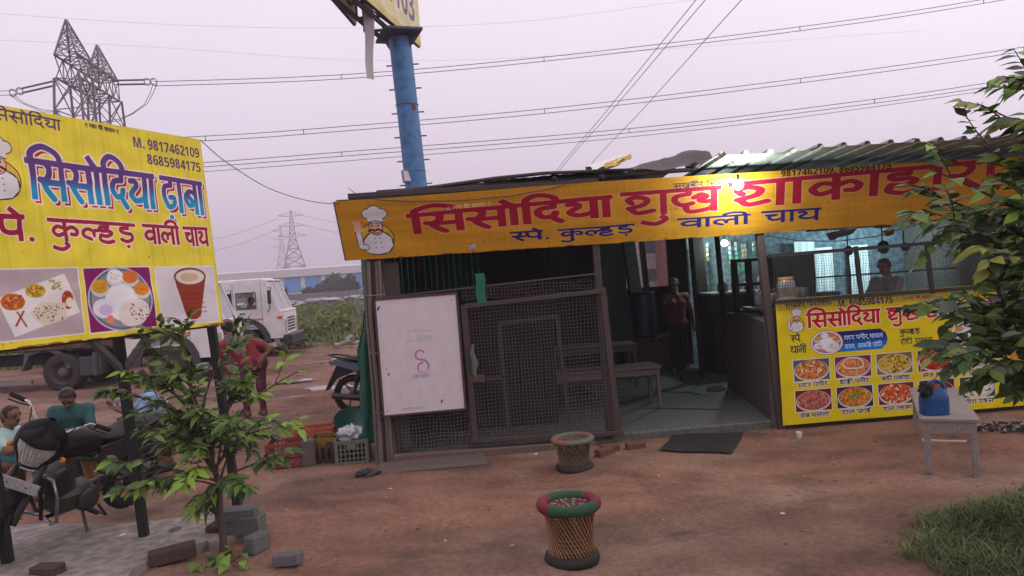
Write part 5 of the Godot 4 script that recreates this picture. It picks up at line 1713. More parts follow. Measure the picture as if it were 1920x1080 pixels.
func build_mesh_gate():
	var o := thing("mesh_gate", "brown framed wire mesh gate at the left of the entrance", "gate", Vector3(0, 0, -9.12))
	var br := wood(0.085, 0.055, 0.048)
	var wirem := mat(0.09, 0.075, 0.072, 0.7)
	for q in [[0.03, 0.2, 0.0, 1.86, 0.075], [1.8, 0.13, 1.72, 1.95, 0.075]]:
		var m := MB.new()
		m.bar(Vector3(q[0], q[1], 0), Vector3(q[2], q[3], 0), q[4], 0.05, 0.005)
		put("stile", m, br, o)
	for q in [[-0.02, 0.2, 1.86, 0.14, 0.075], [0.0, 1.84, 1.72, 1.91, 0.07]]:
		var m := MB.new()
		m.bar(Vector3(q[0], q[1], 0.003), Vector3(q[2], q[3], 0.003), 0.055, q[4], 0.005)
		put("rail", m, br, o)
	var inner := MB.new()
	for q in [[0.45, 0.3, 0.42, 1.58], [1.2, 0.3, 1.14, 1.62], [0.42, 1.6, 1.16, 1.64], [0.0, 0.92, 0.44, 0.94]]:
		inner.bar(Vector3(q[0], q[1], -0.035), Vector3(q[2], q[3], -0.035), 0.045, 0.03)
	put("inner_brace", inner, wood(0.07, 0.05, 0.045), o)
	var g := MB.new()
	wire_grid(g, 0.05, 0.2, 1.78, 1.86, 0.043, 0.0042, -0.005)
	stuff(put("wire_mesh", g, wirem, o))
	var lock := MB.new()
	lock.box(Vector3(0.1, 0.95, 0.03), Vector3(0.2, 0.09, 0.025), Basis(), 0.006)
	put("latch_plate", lock, wood(0.12, 0.07, 0.055), o)
	var rag := MB.new()
	rag.tube([Vector3(0.08, 1.38, 0.04), Vector3(0.06, 1.28, 0.055), Vector3(0.09, 1.15, 0.06), Vector3(0.07, 1.04, 0.05), Vector3(0.09, 0.96, 0.045)], [0.012, 0.03, 0.042, 0.03, 0.012], 8)
	tag(put("hanging_rag", rag, mat(0.22, 0.24, 0.22, 0.9, {"tex": "fine", "lo": 0.4, "scale": 8.0})), "knotted grey green rag hanging on the mesh gate's latch side", "rag").position = Vector3(0, 0, -9.1)
	# fixed mesh above the gate and below the whiteboard
	var t := thing("mesh_screen", "narrow wire mesh strip fixed above the gate with a strip of green cloth", "mesh screen", Vector3(0, 0, -9.14))
	var tm := MB.new()
	wire_grid(tm, 0.0, 1.92, 1.64, 2.09, 0.043, 0.004, 0)
	stuff(put("wire_mesh", tm, wirem, t))
	var ed := MB.new()
	ed.bar(Vector3(-0.95, 2.02, 0), Vector3(1.66, 2.13, 0), 0.02, 0.02)
	put("edge_rod", ed, mat(0.06, 0.05, 0.05), t)
	var cl := MB.new()
	cl.sheet(4, 10, func(u, w): return Vector3(0.16 + u * 0.115 + 0.01 * sin(w * 7.0) + 0.012 * w, 2.23 - 0.36 * w, 0.03 + 0.015 * sin(w * 5.0 + u * 2.0)))
	tag(put("green_cloth_strip", cl, mat(0.01, 0.13, 0.07, 0.85)), "short strip of green net cloth hung over the mesh above the gate", "cloth").position = Vector3(0, 0, -9.14)
	var lo := thing("mesh_fence", "wire mesh infill near the ground under the whiteboard", "mesh", Vector3(0, 0, -9.16))
	var lm := MB.new()
	wire_grid(lm, -0.9, 0.14, -0.02, 0.64, 0.043, 0.004, 0)
	stuff(put("wire_mesh", lm, mat(0.13, 0.12, 0.12, 0.7), lo))
	var lf := MB.new()
	lf.bar(Vector3(0.0, 0.12, 0), Vector3(-0.02, 0.66, 0), 0.05, 0.05, 0.005)
	put("stile", lf, br, lo)
	# mesh screen over the kitchen front
	var k := thing("kitchen_screen", "black iron frame with wire mesh across the lit kitchen front", "mesh screen", Vector3(0, 0, -9.1))
	var iron := mat(0.02, 0.018, 0.018, 0.6)
	for q in [[3.84, 2.2, 8.8, 2.26], [3.9, 1.62, 8.8, 1.62]]:
		var m := MB.new()
		m.bar(Vector3(q[0], q[1], -0.02), Vector3(q[2], q[3], -0.02), 0.045, 0.045)
		put("rail", m, iron, k)
	for x in [5.0, 5.93, 7.2, 8.2]:
		var m := MB.new()
		m.bar(Vector3(x + 0.02, 1.58, -0.02), Vector3(x - 0.02, 2.25, -0.02), 0.05, 0.04)
		put("upright", m, iron, k)
	var km := MB.new()
	wire_grid(km, 3.88, 1.52, 8.8, 2.2, 0.034, 0.0036, 0.03)
	stuff(put("wire_mesh", km, mat(0.07, 0.065, 0.06, 0.6), k))
# ---------------------------------------------------------------- inside the shed
func plank_table(called: String, label: String, cat: String, at: Vector3, turn: float, size: Vector3, m: Material, tilt := 0.0) -> Node3D:
	var o := thing(called, label, cat, at, turn)
	var t := MB.new()
	t.box(Vector3(0, size.y - 0.018, 0), Vector3(size.x, 0.036, size.z), Basis(), 0.006)
	put("table_top", t, m, o)
	for x in [-1.0, 1.0]:
		for z in [-1.0, 1.0]:
			var l := MB.new()
			l.bar(Vector3(x * (size.x / 2 - 0.05), 0, z * (size.z / 2 - 0.04)), Vector3(x * (size.x / 2 - 0.06), size.y - 0.037, z * (size.z / 2 - 0.045)), 0.055, 0.055, 0.004)
			put("leg", l, m, o)
	for z in [-1.0, 1.0]:
		var a := MB.new()
		a.box(Vector3(0, size.y - 0.085, z * (size.z / 2 - 0.045)), Vector3(size.x - 0.18, 0.09, 0.022))
		put("apron", a, m, o)
	return o

func build_interior():
	var w := wood(0.17, 0.13, 0.11)
	plank_table("dining_table", "plank table just inside the entrance behind the mesh gate", "table", Vector3(1.95, 0.1, -10.9), 2, Vector3(1.7, 0.62, 0.55), w)
	plank_table("dining_table", "plank table farther inside the dark left half of the shed", "table", Vector3(2.2, 0.1, -13.0), 0, Vector3(1.5, 0.75, 0.6), w)
	plank_table("bench", "low bench behind the wire mesh of the gate", "bench", Vector3(0.9, 0.1, -11.9), 0, Vector3(1.3, 0.42, 0.3), w)
	# drum on a masonry ledge
	var ledge := MB.new()
	ledge.box(Vector3(0, 0.33, 0), Vector3(1.3, 0.66, 0.7), Basis(), 0.02)
	tag(put("masonry_ledge", ledge, mat(0.13, 0.11, 0.1, 0.95, {"tex": "blotch", "lo": 0.5})), "dark masonry ledge under the drum at the shed's back", "ledge").position = Vector3(3.7, 0.1, -14.75)
	var d := thing("plastic_drum", "dark blue plastic drum standing on the ledge left of the red shirt", "drum", Vector3(3.55, 0.76, -14.6))
	var b := MB.new()
	b.lathe([Vector2(0.0, 0.0), Vector2(0.23, 0.0), Vector2(0.25, 0.05), Vector2(0.25, 0.28), Vector2(0.262, 0.3), Vector2(0.25, 0.32), Vector2(0.25, 0.58), Vector2(0.262, 0.6), Vector2(0.25, 0.62), Vector2(0.24, 0.85), Vector2(0.22, 0.88)], 24)
	put("barrel", b, mat(0.02, 0.035, 0.075, 0.35), d)
	var r := MB.new()
	r.torus(Vector3(0, 0.88, 0), 0.225, 0.018)
	r.lathe([Vector2(0.22, 0.87), Vector2(0.0, 0.87)], 20)
	put("rim", r, mat(0.015, 0.02, 0.04, 0.4), d)
	var tin := MB.new()
	tin.box(Vector3(0, 0.3, 0), Vector3(0.3, 0.6, 0.26), Basis(), 0.02)
	tag(put("white_tin", tin, mat(0.5, 0.5, 0.47, 0.5, {"tex": "fine", "lo": 0.6})), "pale square tin beside the drum behind the man in red", "tin").position = Vector3(4.22, 0.76, -14.75)
	# counter with a glass showcase and hanging packet strips
	var c := thing("counter", "dark counter under the inner bulb and hanging snack packets", "counter", Vector3(5.3, 0.1, -13.7))
	var cb := MB.new()
	cb.box(Vector3(0, 0.72, 0), Vector3(1.5, 1.44, 0.6), Basis(), 0.01)
	put("cabinet", cb, mat(0.05, 0.05, 0.052, 0.7, {"tex": "fine", "lo": 0.5}), c)
	var ct := MB.new()
	ct.box(Vector3(0, 1.47, 0.02), Vector3(1.6, 0.05, 0.7), Basis(), 0.008)
	put("counter_top", ct, mat(0.22, 0.21, 0.2, 0.4), c)
	var jars := [[-0.5, 0.1, 0.16], [-0.25, 0.08, 0.2], [0.0, 0.1, 0.14], [0.3, 0.12, 0.24], [0.55, 0.09, 0.18]]
	for q in jars:
		var j := thing("jar", "%s plastic jar from the left on the dim counter top" % ORDER[used.get("jar", 0)], "jar", Vector3(5.3 + q[0], 1.596, -13.55), 0, "jars on the inner counter")
		var m := MB.new()
		m.lathe([Vector2(0.0, 0.0), Vector2(q[1] * 0.85, 0.0), Vector2(q[1], 0.02), Vector2(q[1], q[2] - 0.03), Vector2(q[1] * 0.7, q[2]), Vector2(0.0, q[2])], 14)
		put("body", m, mat(0.45, 0.4, 0.33, 0.3, {"tex": "fine", "lo": 0.4, "scale": 9.0}), j)
		var l := MB.new()
		l.lathe([Vector2(q[1] * 0.72, q[2]), Vector2(q[1] * 0.72, q[2] + 0.03), Vector2(0.0, q[2] + 0.03)], 14)
		put("lid", l, mat(0.4, 0.05, 0.04, 0.4), j)
	var wl := MB.new()
	wl.box(Vector3(6.9, 1.45, -14.95), Vector3(4.6, 2.9, 0.06))
	tag(put("partition", wl, mat(0.2, 0.26, 0.3, 0.8, {"tex": "fine", "lo": 0.6, "scale": 0.3})), "smoke stained pale wall behind kitchen and counter", "wall")
	for i in 10:
		var x := 4.66 + i * 0.125 + rng.randf_range(-0.015, 0.015)
		if absf(x - 5.14) < 0.1: continue
		var o := thing("packet_strip", "%s strip from the left of shiny snack packets above the counter" % ORDER[used.get("packet_strip", 0)], "packet strip", Vector3(x, 2.52 + rng.randf_range(-0.05, 0.05), -14.45 + rng.randf_range(-0.15, 0.15)), rng.randf_range(-20, 20), "strips of snack packets above the counter")
		var hue: Color = [Color(0.55, 0.07, 0.05), Color(0.06, 0.14, 0.5), Color(0.3, 0.32, 0.34), Color(0.07, 0.35, 0.1), Color(0.6, 0.6, 0.6), Color(0.5, 0.18, 0.05)][rng.randi() % 6]
		for k in 4 + rng.randi() % 4:
			if rng.randf() < 0.6: hue = [Color(0.5, 0.07, 0.05), Color(0.06, 0.14, 0.45), Color(0.45, 0.45, 0.46), Color(0.07, 0.3, 0.12), Color(0.3, 0.3, 0.33), Color(0.4, 0.25, 0.05)][rng.randi() % 6]
			var m := MB.new()
			m.box(Vector3(rng.randf_range(-0.006, 0.006), -0.05 - k * 0.095, 0), Vector3(0.058, 0.085, 0.02), Basis(Vector3.BACK, rng.randf_range(-0.1, 0.1)) * Basis(Vector3.RIGHT, rng.randf_range(-0.3, 0.3)), 0.009)
			put("packet", m, mat(hue.r * 0.5 + 0.03, hue.g * 0.5 + 0.04, hue.b * 0.5 + 0.05, 0.25, {"coat": 0.6}), o)
	# dark cupboard frame standing on the low wall's far end
	var f := thing("shelf_frame", "black wooden shelf frame beyond the low wall by the entrance", "shelf", Vector3(4.55, 1.36, -11.6), -8)
	for q in [[-0.22, 0.0, -0.22, 0.8], [0.22, 0.0, 0.22, 0.8], [0.0, 0.0, 0.0, 0.78]]:
		var m := MB.new()
		m.bar(Vector3(q[0], q[1], 0), Vector3(q[2], q[3], 0), 0.055, 0.25)
		put("upright", m, mat(0.02, 0.018, 0.017, 0.8), f)
	for y in [0.0, 0.42, 0.8]:
		var m := MB.new()
		m.bar(Vector3(-0.25, y, 0.002), Vector3(0.25, y, 0.002), 0.05, 0.26)
		put("board", m, mat(0.02, 0.018, 0.017, 0.8), f)
	var bag := MB.new()
	bag.ball(Vector3(0, 0.14, 0), Vector3(0.1, 0.15, 0.09), 12)
	tag(put("plastic_bag", bag, mat(0.6, 0.62, 0.62, 0.4)), "pale plastic bag stuffed in the black shelf frame", "bag").position = Vector3(4.66, 1.39, -11.5)
	var st := MB.new()
	st.ball(Vector3(0, 0.0, 0), Vector3(0.16, 0.08, 0.12), 10)
	tag(put("stone", st, mat(0.12, 0.11, 0.1, 0.95)), "flat dark stone at the foot of the inner post", "stone").position = Vector3(3.95, 0.12, -11.75)
	# door mat
	var mt := MB.new()
	mt.sheet(20, 14, func(u, v):
		var p := Vector2(2.15, -8.52).lerp(Vector2(2.9, -8.22), u).lerp(Vector2(2.56, -9.36).lerp(Vector2(3.38, -9.1), u), v)
		return Vector3(p.x, ground_y(p.x, p.y) + 0.022 + 0.006 * sin(u * 9.0) * sin(v * 7.0), p.y))
	tag(put("door_mat", mt, mat(0.05, 0.043, 0.042, 0.95, {"tex": "grit", "lo": 0.4, "scale": 3.0, "bump": 1.0, "world": true})), "dark grey mat on the soil before the entrance", "mat")

func build_kitchen():
	# water can with an orange cap, on the low front wall
	var o := thing("water_can", "clear plastic water jar with an orange lid behind the kitchen mesh", "jar", Vector3(4.18, 1.57, -9.42))
	var m := MB.new()
	m.lathe([Vector2(0.0, 0.0), Vector2(0.11, 0.0), Vector2(0.12, 0.02), Vector2(0.12, 0.09), Vector2(0.112, 0.1), Vector2(0.12, 0.11), Vector2(0.12, 0.24), Vector2(0.1, 0.3), Vector2(0.085, 0.31)], 20)
	put("body", m, mat(0.55, 0.55, 0.58, 0.2, {"tex": "fine", "lo": 0.6, "scale": 5.0}), o)
	var f := MB.new()
	f.lathe([Vector2(0.121, 0.1), Vector2(0.122, 0.2), Vector2(0.118, 0.21)], 20)
	put("contents_band", f, mat(0.5, 0.33, 0.28, 0.4, {"tex": "fine", "lo": 0.6, "scale": 5.0}), o)
	var l := MB.new()
	l.lathe([Vector2(0.092, 0.3), Vector2(0.098, 0.31), Vector2(0.098, 0.345), Vector2(0.0, 0.35)], 20)
	put("lid", l, mat(0.55, 0.22, 0.03, 0.4), o)
	# cooking range and vessels, dim behind the mesh
	var st := thing("cooking_range", "dark steel cooking range behind the mesh beside the cook", "stove", Vector3(5.1, 0.1, -11.0))
	var b := MB.new()
	b.box(Vector3(0, 0.65, 0), Vector3(1.5, 1.3, 0.7), Basis(), 0.01)
	put("body", b, mat(0.06, 0.06, 0.06, 0.6), st)
	var top := MB.new()
	top.box(Vector3(0, 1.32, 0), Vector3(1.56, 0.04, 0.76), Basis(), 0.01)
	put("top", top, mat(0.3, 0.3, 0.31, 0.35, {"metal": 0.7}), st)
	var k := 0
	for q in [[4.65, 0.16, 0.2, "wide steel pan on the range nearest the orange lid jar"], [5.05, 0.13, 0.26, "tall steel pot in the middle of the range"], [5.5, 0.17, 0.16, "blackened wok on the range's right end near the cook"]]:
		var p := thing("cooking_pot", q[3], "pot", Vector3(q[0], 1.44, -10.95))
		var a := MB.new()
		a.lathe([Vector2(0.0, 0.0), Vector2(q[1] * 0.8, 0.0), Vector2(q[1], 0.05), Vector2(q[1], q[2]), Vector2(q[1] - 0.012, q[2]), Vector2(q[1] - 0.02, 0.06), Vector2(0.0, 0.03)], 18)
		put("body", a, mat(0.3, 0.3, 0.3, 0.3, {"metal": 0.8}) if k < 2 else mat(0.04, 0.04, 0.04, 0.5), p)
		for s in [-1.0, 1.0]:
			var h := MB.new()
			h.torus(Vector3(s * (q[1] + 0.015), q[2] * 0.75, 0), 0.03, 0.006, Basis(Vector3.RIGHT, PI / 2))
			put("handle", h, mat(0.05, 0.05, 0.05), p)
		k += 1
	var cup := thing("cupboard", "tall dark cupboard at the back left of the kitchen", "cupboard", Vector3(6.05, 0.1, -13.7))
	var cm := MB.new()
	cm.box(Vector3(0, 1.05, 0), Vector3(1.0, 2.1, 0.5), Basis(), 0.01)
	put("body", cm, mat(0.03, 0.035, 0.04, 0.6, {"tex": "fine", "lo": 0.5}), cup)
	for s2 in [-1.0, 1.0]:
		var dm := MB.new()
		dm.box(Vector3(0.245 * s2, 1.05, 0.262), Vector3(0.47, 1.98, 0.02), Basis(), 0.006)
		put("door", dm, mat(0.035, 0.042, 0.05, 0.5), cup)
	# white cloths, sacks and tins along the back
	k = 0
	for q in [[6.95, 1.25, -14.7, 0.42, 1.2, 0.78, "tall white cloth sheet hung in the kitchen left of the cook"], [7.3, 1.3, -14.75, 0.5, 1.0, 0.7, "second white cloth hung in the kitchen behind the cook's head"], [8.1, 1.2, -14.75, 0.4, 1.1, 0.6, "greyish cloth hung in the kitchen right of the cook"]]:
		var c := MB.new()
		c.sheet(14, 8, func(u, v): return Vector3((u - 0.5) * q[3], v * q[4], 0.04 * sin(u * 19.0 + q[0]) * (1.0 - v * 0.6)))
		tag(put("hanging_cloth", c, mat(q[5], q[5], q[5] * 0.97, 0.9)), q[6], "cloth").position = Vector3(q[0], q[1], q[2])
		k += 1
	var hang := [[6.55, 2.55, -12.4, 0.26, 0.1, Color(0.6, 0.62, 0.6), "large pale basin hung under the kitchen roof"], [5.85, 2.5, -11.4, 0.09, 0.12, Color(0.35, 0.36, 0.38), "small grey ladle pot hung at the kitchen's left"], [7.25, 2.5, -12.2, 0.1, 0.1, Color(0.6, 0.2, 0.04), "orange plastic scoop hung under the kitchen roof"]]
	for q in hang:
		var t := thing("hanging_vessel", q[6], "vessel", Vector3(q[0], q[1], q[2]))
		var a := MB.new()
		a.lathe([Vector2(0.0, -q[4]), Vector2(q[3] * 0.6, -q[4] * 0.9), Vector2(q[3], 0.0), Vector2(q[3] * 0.96, 0.005), Vector2(q[3] * 0.55, -q[4] * 0.8), Vector2(0.0, -q[4] * 0.88)], 18, Vector3(), Basis(Vector3.BACK, 0.2))
		put("bowl", a, mat(q[5].r, q[5].g, q[5].b, 0.5), t)
		var s := MB.new()
		s.tube([Vector3(0, 0, 0), Vector3(0, 0.4, 0)], 0.004, 4)
		put("string", s, mat(0.1, 0.1, 0.1), t)
	for q in [[6.95, 2.2, 0.07, 0.3, "black frying pan hung on the kitchen rail left of the cook"], [7.6, 2.22, 0.1, 0.34, "round black pan hung on the rail above the cook"], [8.0, 2.2, 0.06, 0.28, "dark strainer hung on the rail right of the cook"]]:
		var t := thing("hanging_pan", q[4], "pan", Vector3(q[0], q[1], -13.0))
		var a := MB.new()
		a.lathe([Vector2(0.0, -0.02), Vector2(q[2], -0.02), Vector2(q[2] + 0.02, 0.03), Vector2(q[2] + 0.01, 0.03), Vector2(0.0, -0.008)], 16, Vector3(), Basis(Vector3.RIGHT, PI / 2))
		put("disc", a, mat(0.015, 0.015, 0.016, 0.5), t)
		var s := MB.new()
		s.bar(Vector3(0, q[2], 0), Vector3(0, q[3] + q[2], 0), 0.02, 0.01)
		put("handle", s, mat(0.015, 0.015, 0.016, 0.5), t)
	var rail := MB.new()
	rail.bar(Vector3(6.2, 2.6, -13.0), Vector3(9.1, 2.62, -13.0), 0.03, 0.03)
	rail.bar(Vector3(6.4, 1.75, -13.2), Vector3(9.1, 1.75, -13.2), 0.03, 0.03)
	tag(put("utensil_rail", rail, mat(0.03, 0.03, 0.03)), "thin dark utensil rails across the back of the kitchen", "rail")
	# loose wires under the sign
	k = 0
	for q in [[[Vector3(3.85, 2.46, -9.15), Vector3(4.3, 2.36, -9.15), Vector3(4.8, 2.33, -9.16), Vector3(5.3, 2.36, -9.15), Vector3(5.75, 2.46, -9.14), Vector3(6.1, 2.52, -9.14)], "thin black wire drooping under the sign across the kitchen opening"], [[Vector3(5.6, 2.1, -9.08), Vector3(5.75, 2.3, -9.07), Vector3(5.95, 2.45, -9.08), Vector3(6.0, 2.2, -9.07)], "loose looped wire at the kitchen screen's upright"]]:
		var a := MB.new()
		a.tube(q[0], 0.006, 5)
		tag(put("loose_wire", a, mat(0.02, 0.02, 0.02)), q[1], "wire")

func bulb(label: String, at: Vector3, power: float, col: Color, hang: Array, glow: float):
	var o := thing("bulb", label, "bulb", at)
	var g := MB.new()
	g.lathe([Vector2(0.0, -0.085), Vector2(0.036, -0.078), Vector2(0.058, -0.05), Vector2(0.06, -0.015), Vector2(0.045, 0.014), Vector2(0.022, 0.03)], 16)
	put("lamp_globe", g, mat(0.9, 0.95, 0.93, 0.4, {"glow": [col.r, col.g, col.b], "power": glow}), o)
	var h := MB.new()
	h.lathe([Vector2(0.023, 0.03), Vector2(0.021, 0.055), Vector2(0.019, 0.06), Vector2(0.019, 0.1), Vector2(0.0, 0.1)], 14)
	put("holder", h, mat(0.05, 0.05, 0.05, 0.5), o)
	var c := MB.new()
	var pts := [Vector3(0, 0.1, 0)]
	for p in hang:
		pts.append(p)
	c.tube(pts, 0.004, 5)
	put("flex", c, mat(0.03, 0.03, 0.03), o)
	var l := OmniLight3D.new()
	l.name = "bulb_light"
	l.light_color = col.linear_to_srgb()
	l.light_energy = power
	l.light_size = 0.06
	l.omni_range = 20.0
	l.omni_attenuation = 2.0
	l.shadow_enabled = true
	l.position = Vector3(0, -0.015, 0)
	o.add_child(l)

func build_lamps():
	bulb("bare glowing bulb in front of the long sign's middle", Vector3(3.37, 3.1, -8.74), 1.4, Color(0.84, 1.0, 0.93), [Vector3(0.0, 0.2, -0.02), Vector3(-0.05, 0.3, -0.1)], 30.0)
	bulb("bare glowing bulb hanging inside above the counter", Vector3(5.02, 2.53, -13.9), 1.6, Color(0.75, 1.0, 0.92), [Vector3(0.0, 0.2, 0.0), Vector3(0.02, 0.5, -0.02)], 30.0)
	# tube light high in the kitchen
	var o := thing("tube_light", "lit tube light high on the kitchen's back wall", "tube light", Vector3(7.95, 2.6, -13.3))
	var g := MB.new()
	g.lathe([Vector2(0.0, -0.28), Vector2(0.014, -0.28), Vector2(0.014, 0.28), Vector2(0.0, 0.28)], 12, Vector3(0, 0, -0.03), Basis(Vector3.BACK, PI / 2))
	put("lamp_tube", g, mat(0.9, 0.95, 0.95, 0.4, {"glow": [0.75, 0.95, 1.0], "power": 14.0}), o)
	var b := MB.new()
	b.box(Vector3(0, 0.0, 0.0), Vector3(0.64, 0.05, 0.025))
	put("batten", b, mat(0.6, 0.6, 0.6), o)
	var l := AreaLight3D.new()
	l.name = "tube_glow"
	l.area_size = Vector2(0.56, 0.03)
	l.light_color = Color(0.78, 0.95, 1.0)
	l.light_energy = 5.0
	l.area_range = 20.0
	l.shadow_enabled = true
	l.position = Vector3(0, -0.03, -0.05)
	l.rotation = Vector3(-0.3, 0, 0)
	o.add_child(l)
# ---------------------------------------------------------------- tall things: pole hoarding, pylons, cables
func build_pole_hoarding():
	var o := thing("pole_hoarding", "tall blue steel pole carrying a hoarding frame high behind the shed", "hoarding", Vector3(-0.95, 0, -20))
	var blue := mat(0.065, 0.23, 0.5, 0.55, {"tex": "blotch", "lo": 0.7, "scale": 0.5})
	var rust := mat(0.07, 0.05, 0.05, 0.7)
	var base := Vector3(0.12, -0.2, 0)
	var top := Vector3(-0.245, 8.6, 0)
	var m := MB.new()
	m.tube([base, base.lerp(top, 0.5), base.lerp(top, 0.75), top], [0.32, 0.295, 0.285, 0.29], 22)
	put("pole", m, blue, o)
	for k in 3:
		var w := MB.new()
		w.torus(base.lerp(top, 0.4 + k * 0.2), 0.298, 0.008)
		put("weld_ring", w, mat(0.05, 0.18, 0.33, 0.6), o)
	var axis := (top - base).normalized()
	for i in 11:
		var p := base.lerp(top, 0.2 + i * 0.072)
		var s := MB.new()
		s.bar(p - Vector3(0.43, 0.0, 0.0), p + Vector3(0.43, 0.02, 0.0), 0.03, 0.03)
		put("climbing_rung", s, rust, o)
	var patch := MB.new()
	patch.box(base.lerp(top, 0.79) + Vector3(0.18, 0, 0.225), Vector3(0.1, 0.16, 0.02), Basis(Vector3.UP, 0.6))
	put("rust_patch", patch, mat(0.12, 0.05, 0.05, 0.8), o)
	var pl := MB.new()
	pl.box(top + Vector3(-0.02, 0.09, 0), Vector3(1.02, 0.07, 1.3), Basis(Vector3.UP, 0.27), 0.01)
	for k in 4:
		var a := TAU * k / 4.0 + 0.5
		pl.prism(PackedVector2Array([Vector2(0.25, -0.35), Vector2(0.5, 0.06), Vector2(0.25, 0.06)]), top + Vector3(sin(a) * 0.01, 0, 0), Vector3(cos(a), 0, sin(a)), Vector3.UP, 0.03)
	put("platform", pl, mat(0.06, 0.08, 0.11, 0.6), o)
	# hoarding panels: one on each side of the frame
	var d := Vector3(-0.27, 0, 0.963)
	var right0 := Vector3(-0.69 + 0.95, 8.8, -1.5)
	var cream := Color(0.9, 0.86, 0.68)
	var s := Sheet.new(6.0, 3.0, 90.0, cream)
	s.rect(0.0, 1.9, 4.0, 3.0, Color(0.8, 0.75, 0.55))
	s.write_latin("1103", 3.4, 5.62, 0.55, 0.85, Color(0.45, 0.38, 0.62))
	s.rect(0, 0, 6.0, 0.18, Color(0.84, 0.78, 0.52))
	var q := MB.new()
	q.quad(right0 + d * 6.0, right0, right0 + Vector3(0, 3, 0), right0 + d * 6.0 + Vector3(0, 3, 0), Vector3(1, 0, 0.2))
	put("large_panel", q, print_mat(s.texture(), 0.5), o)
	var s2 := Sheet.new(4.0, 2.4, 120.0, Color(0.88, 0.8, 0.45))
	s2.rect(2.2, 1.05, 4.0, 2.4, Color(0.75, 0.13, 0.16))
	s2.write_latin("236-97230", 2.1, 3.8, 0.68, 0.26, Color(0.45, 0.36, 0.5))
	s2.write_latin("92540-44401", 2.1, 3.85, 0.25, 0.26, Color(0.45, 0.36, 0.5))
	var left0 := Vector3(-2.21 + 0.95, 8.76, 0.7)
	var d2 := Vector3(-0.14, 0, 0.99)
	var q2 := MB.new()
	q2.quad(left0 + d2 * 4.0, left0, left0 + Vector3(0, 2.4, 0), left0 + d2 * 4.0 + Vector3(0, 2.4, 0), Vector3(1, 0, 0.2))
	put("small_panel", q2, print_mat(s2.texture(), 0.5), o)
	var back := MB.new()
	for e in [[right0, d, 6.0, 3.0, Vector3(-0.07, 0, 0)], [left0, d2, 4.0, 2.4, Vector3(-0.06, 0, 0)]]:
		for k in 5:
			var a: Vector3 = e[0] + e[1] * (e[2] * k / 4.0) + e[4]
			back.bar(a, a + Vector3(0, e[3], 0), 0.06, 0.06)
		for k in 3:
			var a: Vector3 = e[0] + e[4] + Vector3(0, e[3] * k / 2.0 + (0.03 if k == 0 else -0.03 if k == 2 else 0.0), 0)
			back.bar(a, a + e[1] * e[2], 0.06, 0.06)
	# trusses between platform and panels
	for k in 5:
		var a := right0 + d * (1.6 + k * 1.05) + Vector3(-0.12, 0.05, 0)
		var b := Vector3(left0.x + 0.1 - 0.05 * k, 8.85, a.z - 0.1)
		if k < 4: back.bar(a, b, 0.06, 0.06)
		back.bar(a + Vector3(0, 0.75, 0), b + Vector3(0, 0.75, 0), 0.05, 0.05)
		back.bar(a, b + Vector3(0, 0.75, 0), 0.045, 0.045)
		back.bar(a, a + Vector3(0, 0.75, 0), 0.05, 0.05)
		back.bar(b, b + Vector3(0, 0.75, 0), 0.05, 0.05)
	for x in [-0.45, -0.02]:
		back.bar(top + Vector3(x, 0.14, -0.5), top + Vector3(x - 1.2, 0.16, 3.9), 0.09, 0.09)
	put("frame", back, mat(0.06, 0.05, 0.06, 0.7), o)
	# torn flex hanging from the frame
	var st := MB.new()
	st.sheet(3, 24, func(u, v):
		var p := Vector3(-1.9, 9.3, -18.6).lerp(Vector3(-1.84, 7.2, -18.6), v)
		return Vector3(p.x + 0.95 + (u - 0.5) * lerpf(0.3, 0.16, v) + 0.05 * sin(v * 5.0), p.y + 0.02 * sin(u * 4.0), 1.4 + 0.05 * sin(v * 9.0 + u * 2.0)))
	put("torn_strip", st, mat(0.5, 0.47, 0.49, 0.7), o)
	# floodlight on the pole
	var f := thing("floodlight", "small square floodlight fixed low on the blue pole", "floodlight", Vector3(-1.2, 4.93, -19.78), 25)
	var b := MB.new()
	b.box(Vector3(), Vector3(0.36, 0.34, 0.08), Basis(Vector3.RIGHT, -0.2), 0.015)
	put("housing", b, mat(0.2, 0.19, 0.2, 0.5), f)
	var g := MB.new()
	g.box(Vector3(0, 0.008, 0.044), Vector3(0.29, 0.27, 0.01), Basis(Vector3.RIGHT, -0.2))
	put("glass", g, mat(0.5, 0.48, 0.52, 0.15), f)
	var br := MB.new()
	br.bar(Vector3(0, 0.1, -0.03), Vector3(0.12, 0.22, -0.12), 0.025, 0.025)
	br.bar(Vector3(0.0, 0.17, 0.0), Vector3(0.0, 0.23, 0.0), 0.03, 0.03)
	put("bracket", br, mat(0.05, 0.05, 0.05), f)

func lattice(m: MB, a: Array, b: Array, n: int, leg: float, web: float) -> void:   # a four-legged truss from ring a to ring b
	for k in 4:
		m.bar(a[k], b[k], leg, leg)
	for i in n:
		var t0 := float(i) / n
		var t1 := float(i + 1) / n
		for k in 4:
			var l := (k + 1) % 4
			var p: Vector3 = a[k].lerp(b[k], t0)
			var q: Vector3 = a[l].lerp(b[l], t0)
			var r: Vector3 = a[k].lerp(b[k], t1)
			var s: Vector3 = a[l].lerp(b[l], t1)
			m.bar(p, s, web, web)
			m.bar(q, r, web, web)
			m.bar(r, s, web, web)
			if n < 5:
				var c := (p + q + r + s) * 0.25
				m.bar((p + r) * 0.5, c, web * 0.7, web * 0.7)
				m.bar((q + s) * 0.5, c, web * 0.7, web * 0.7)

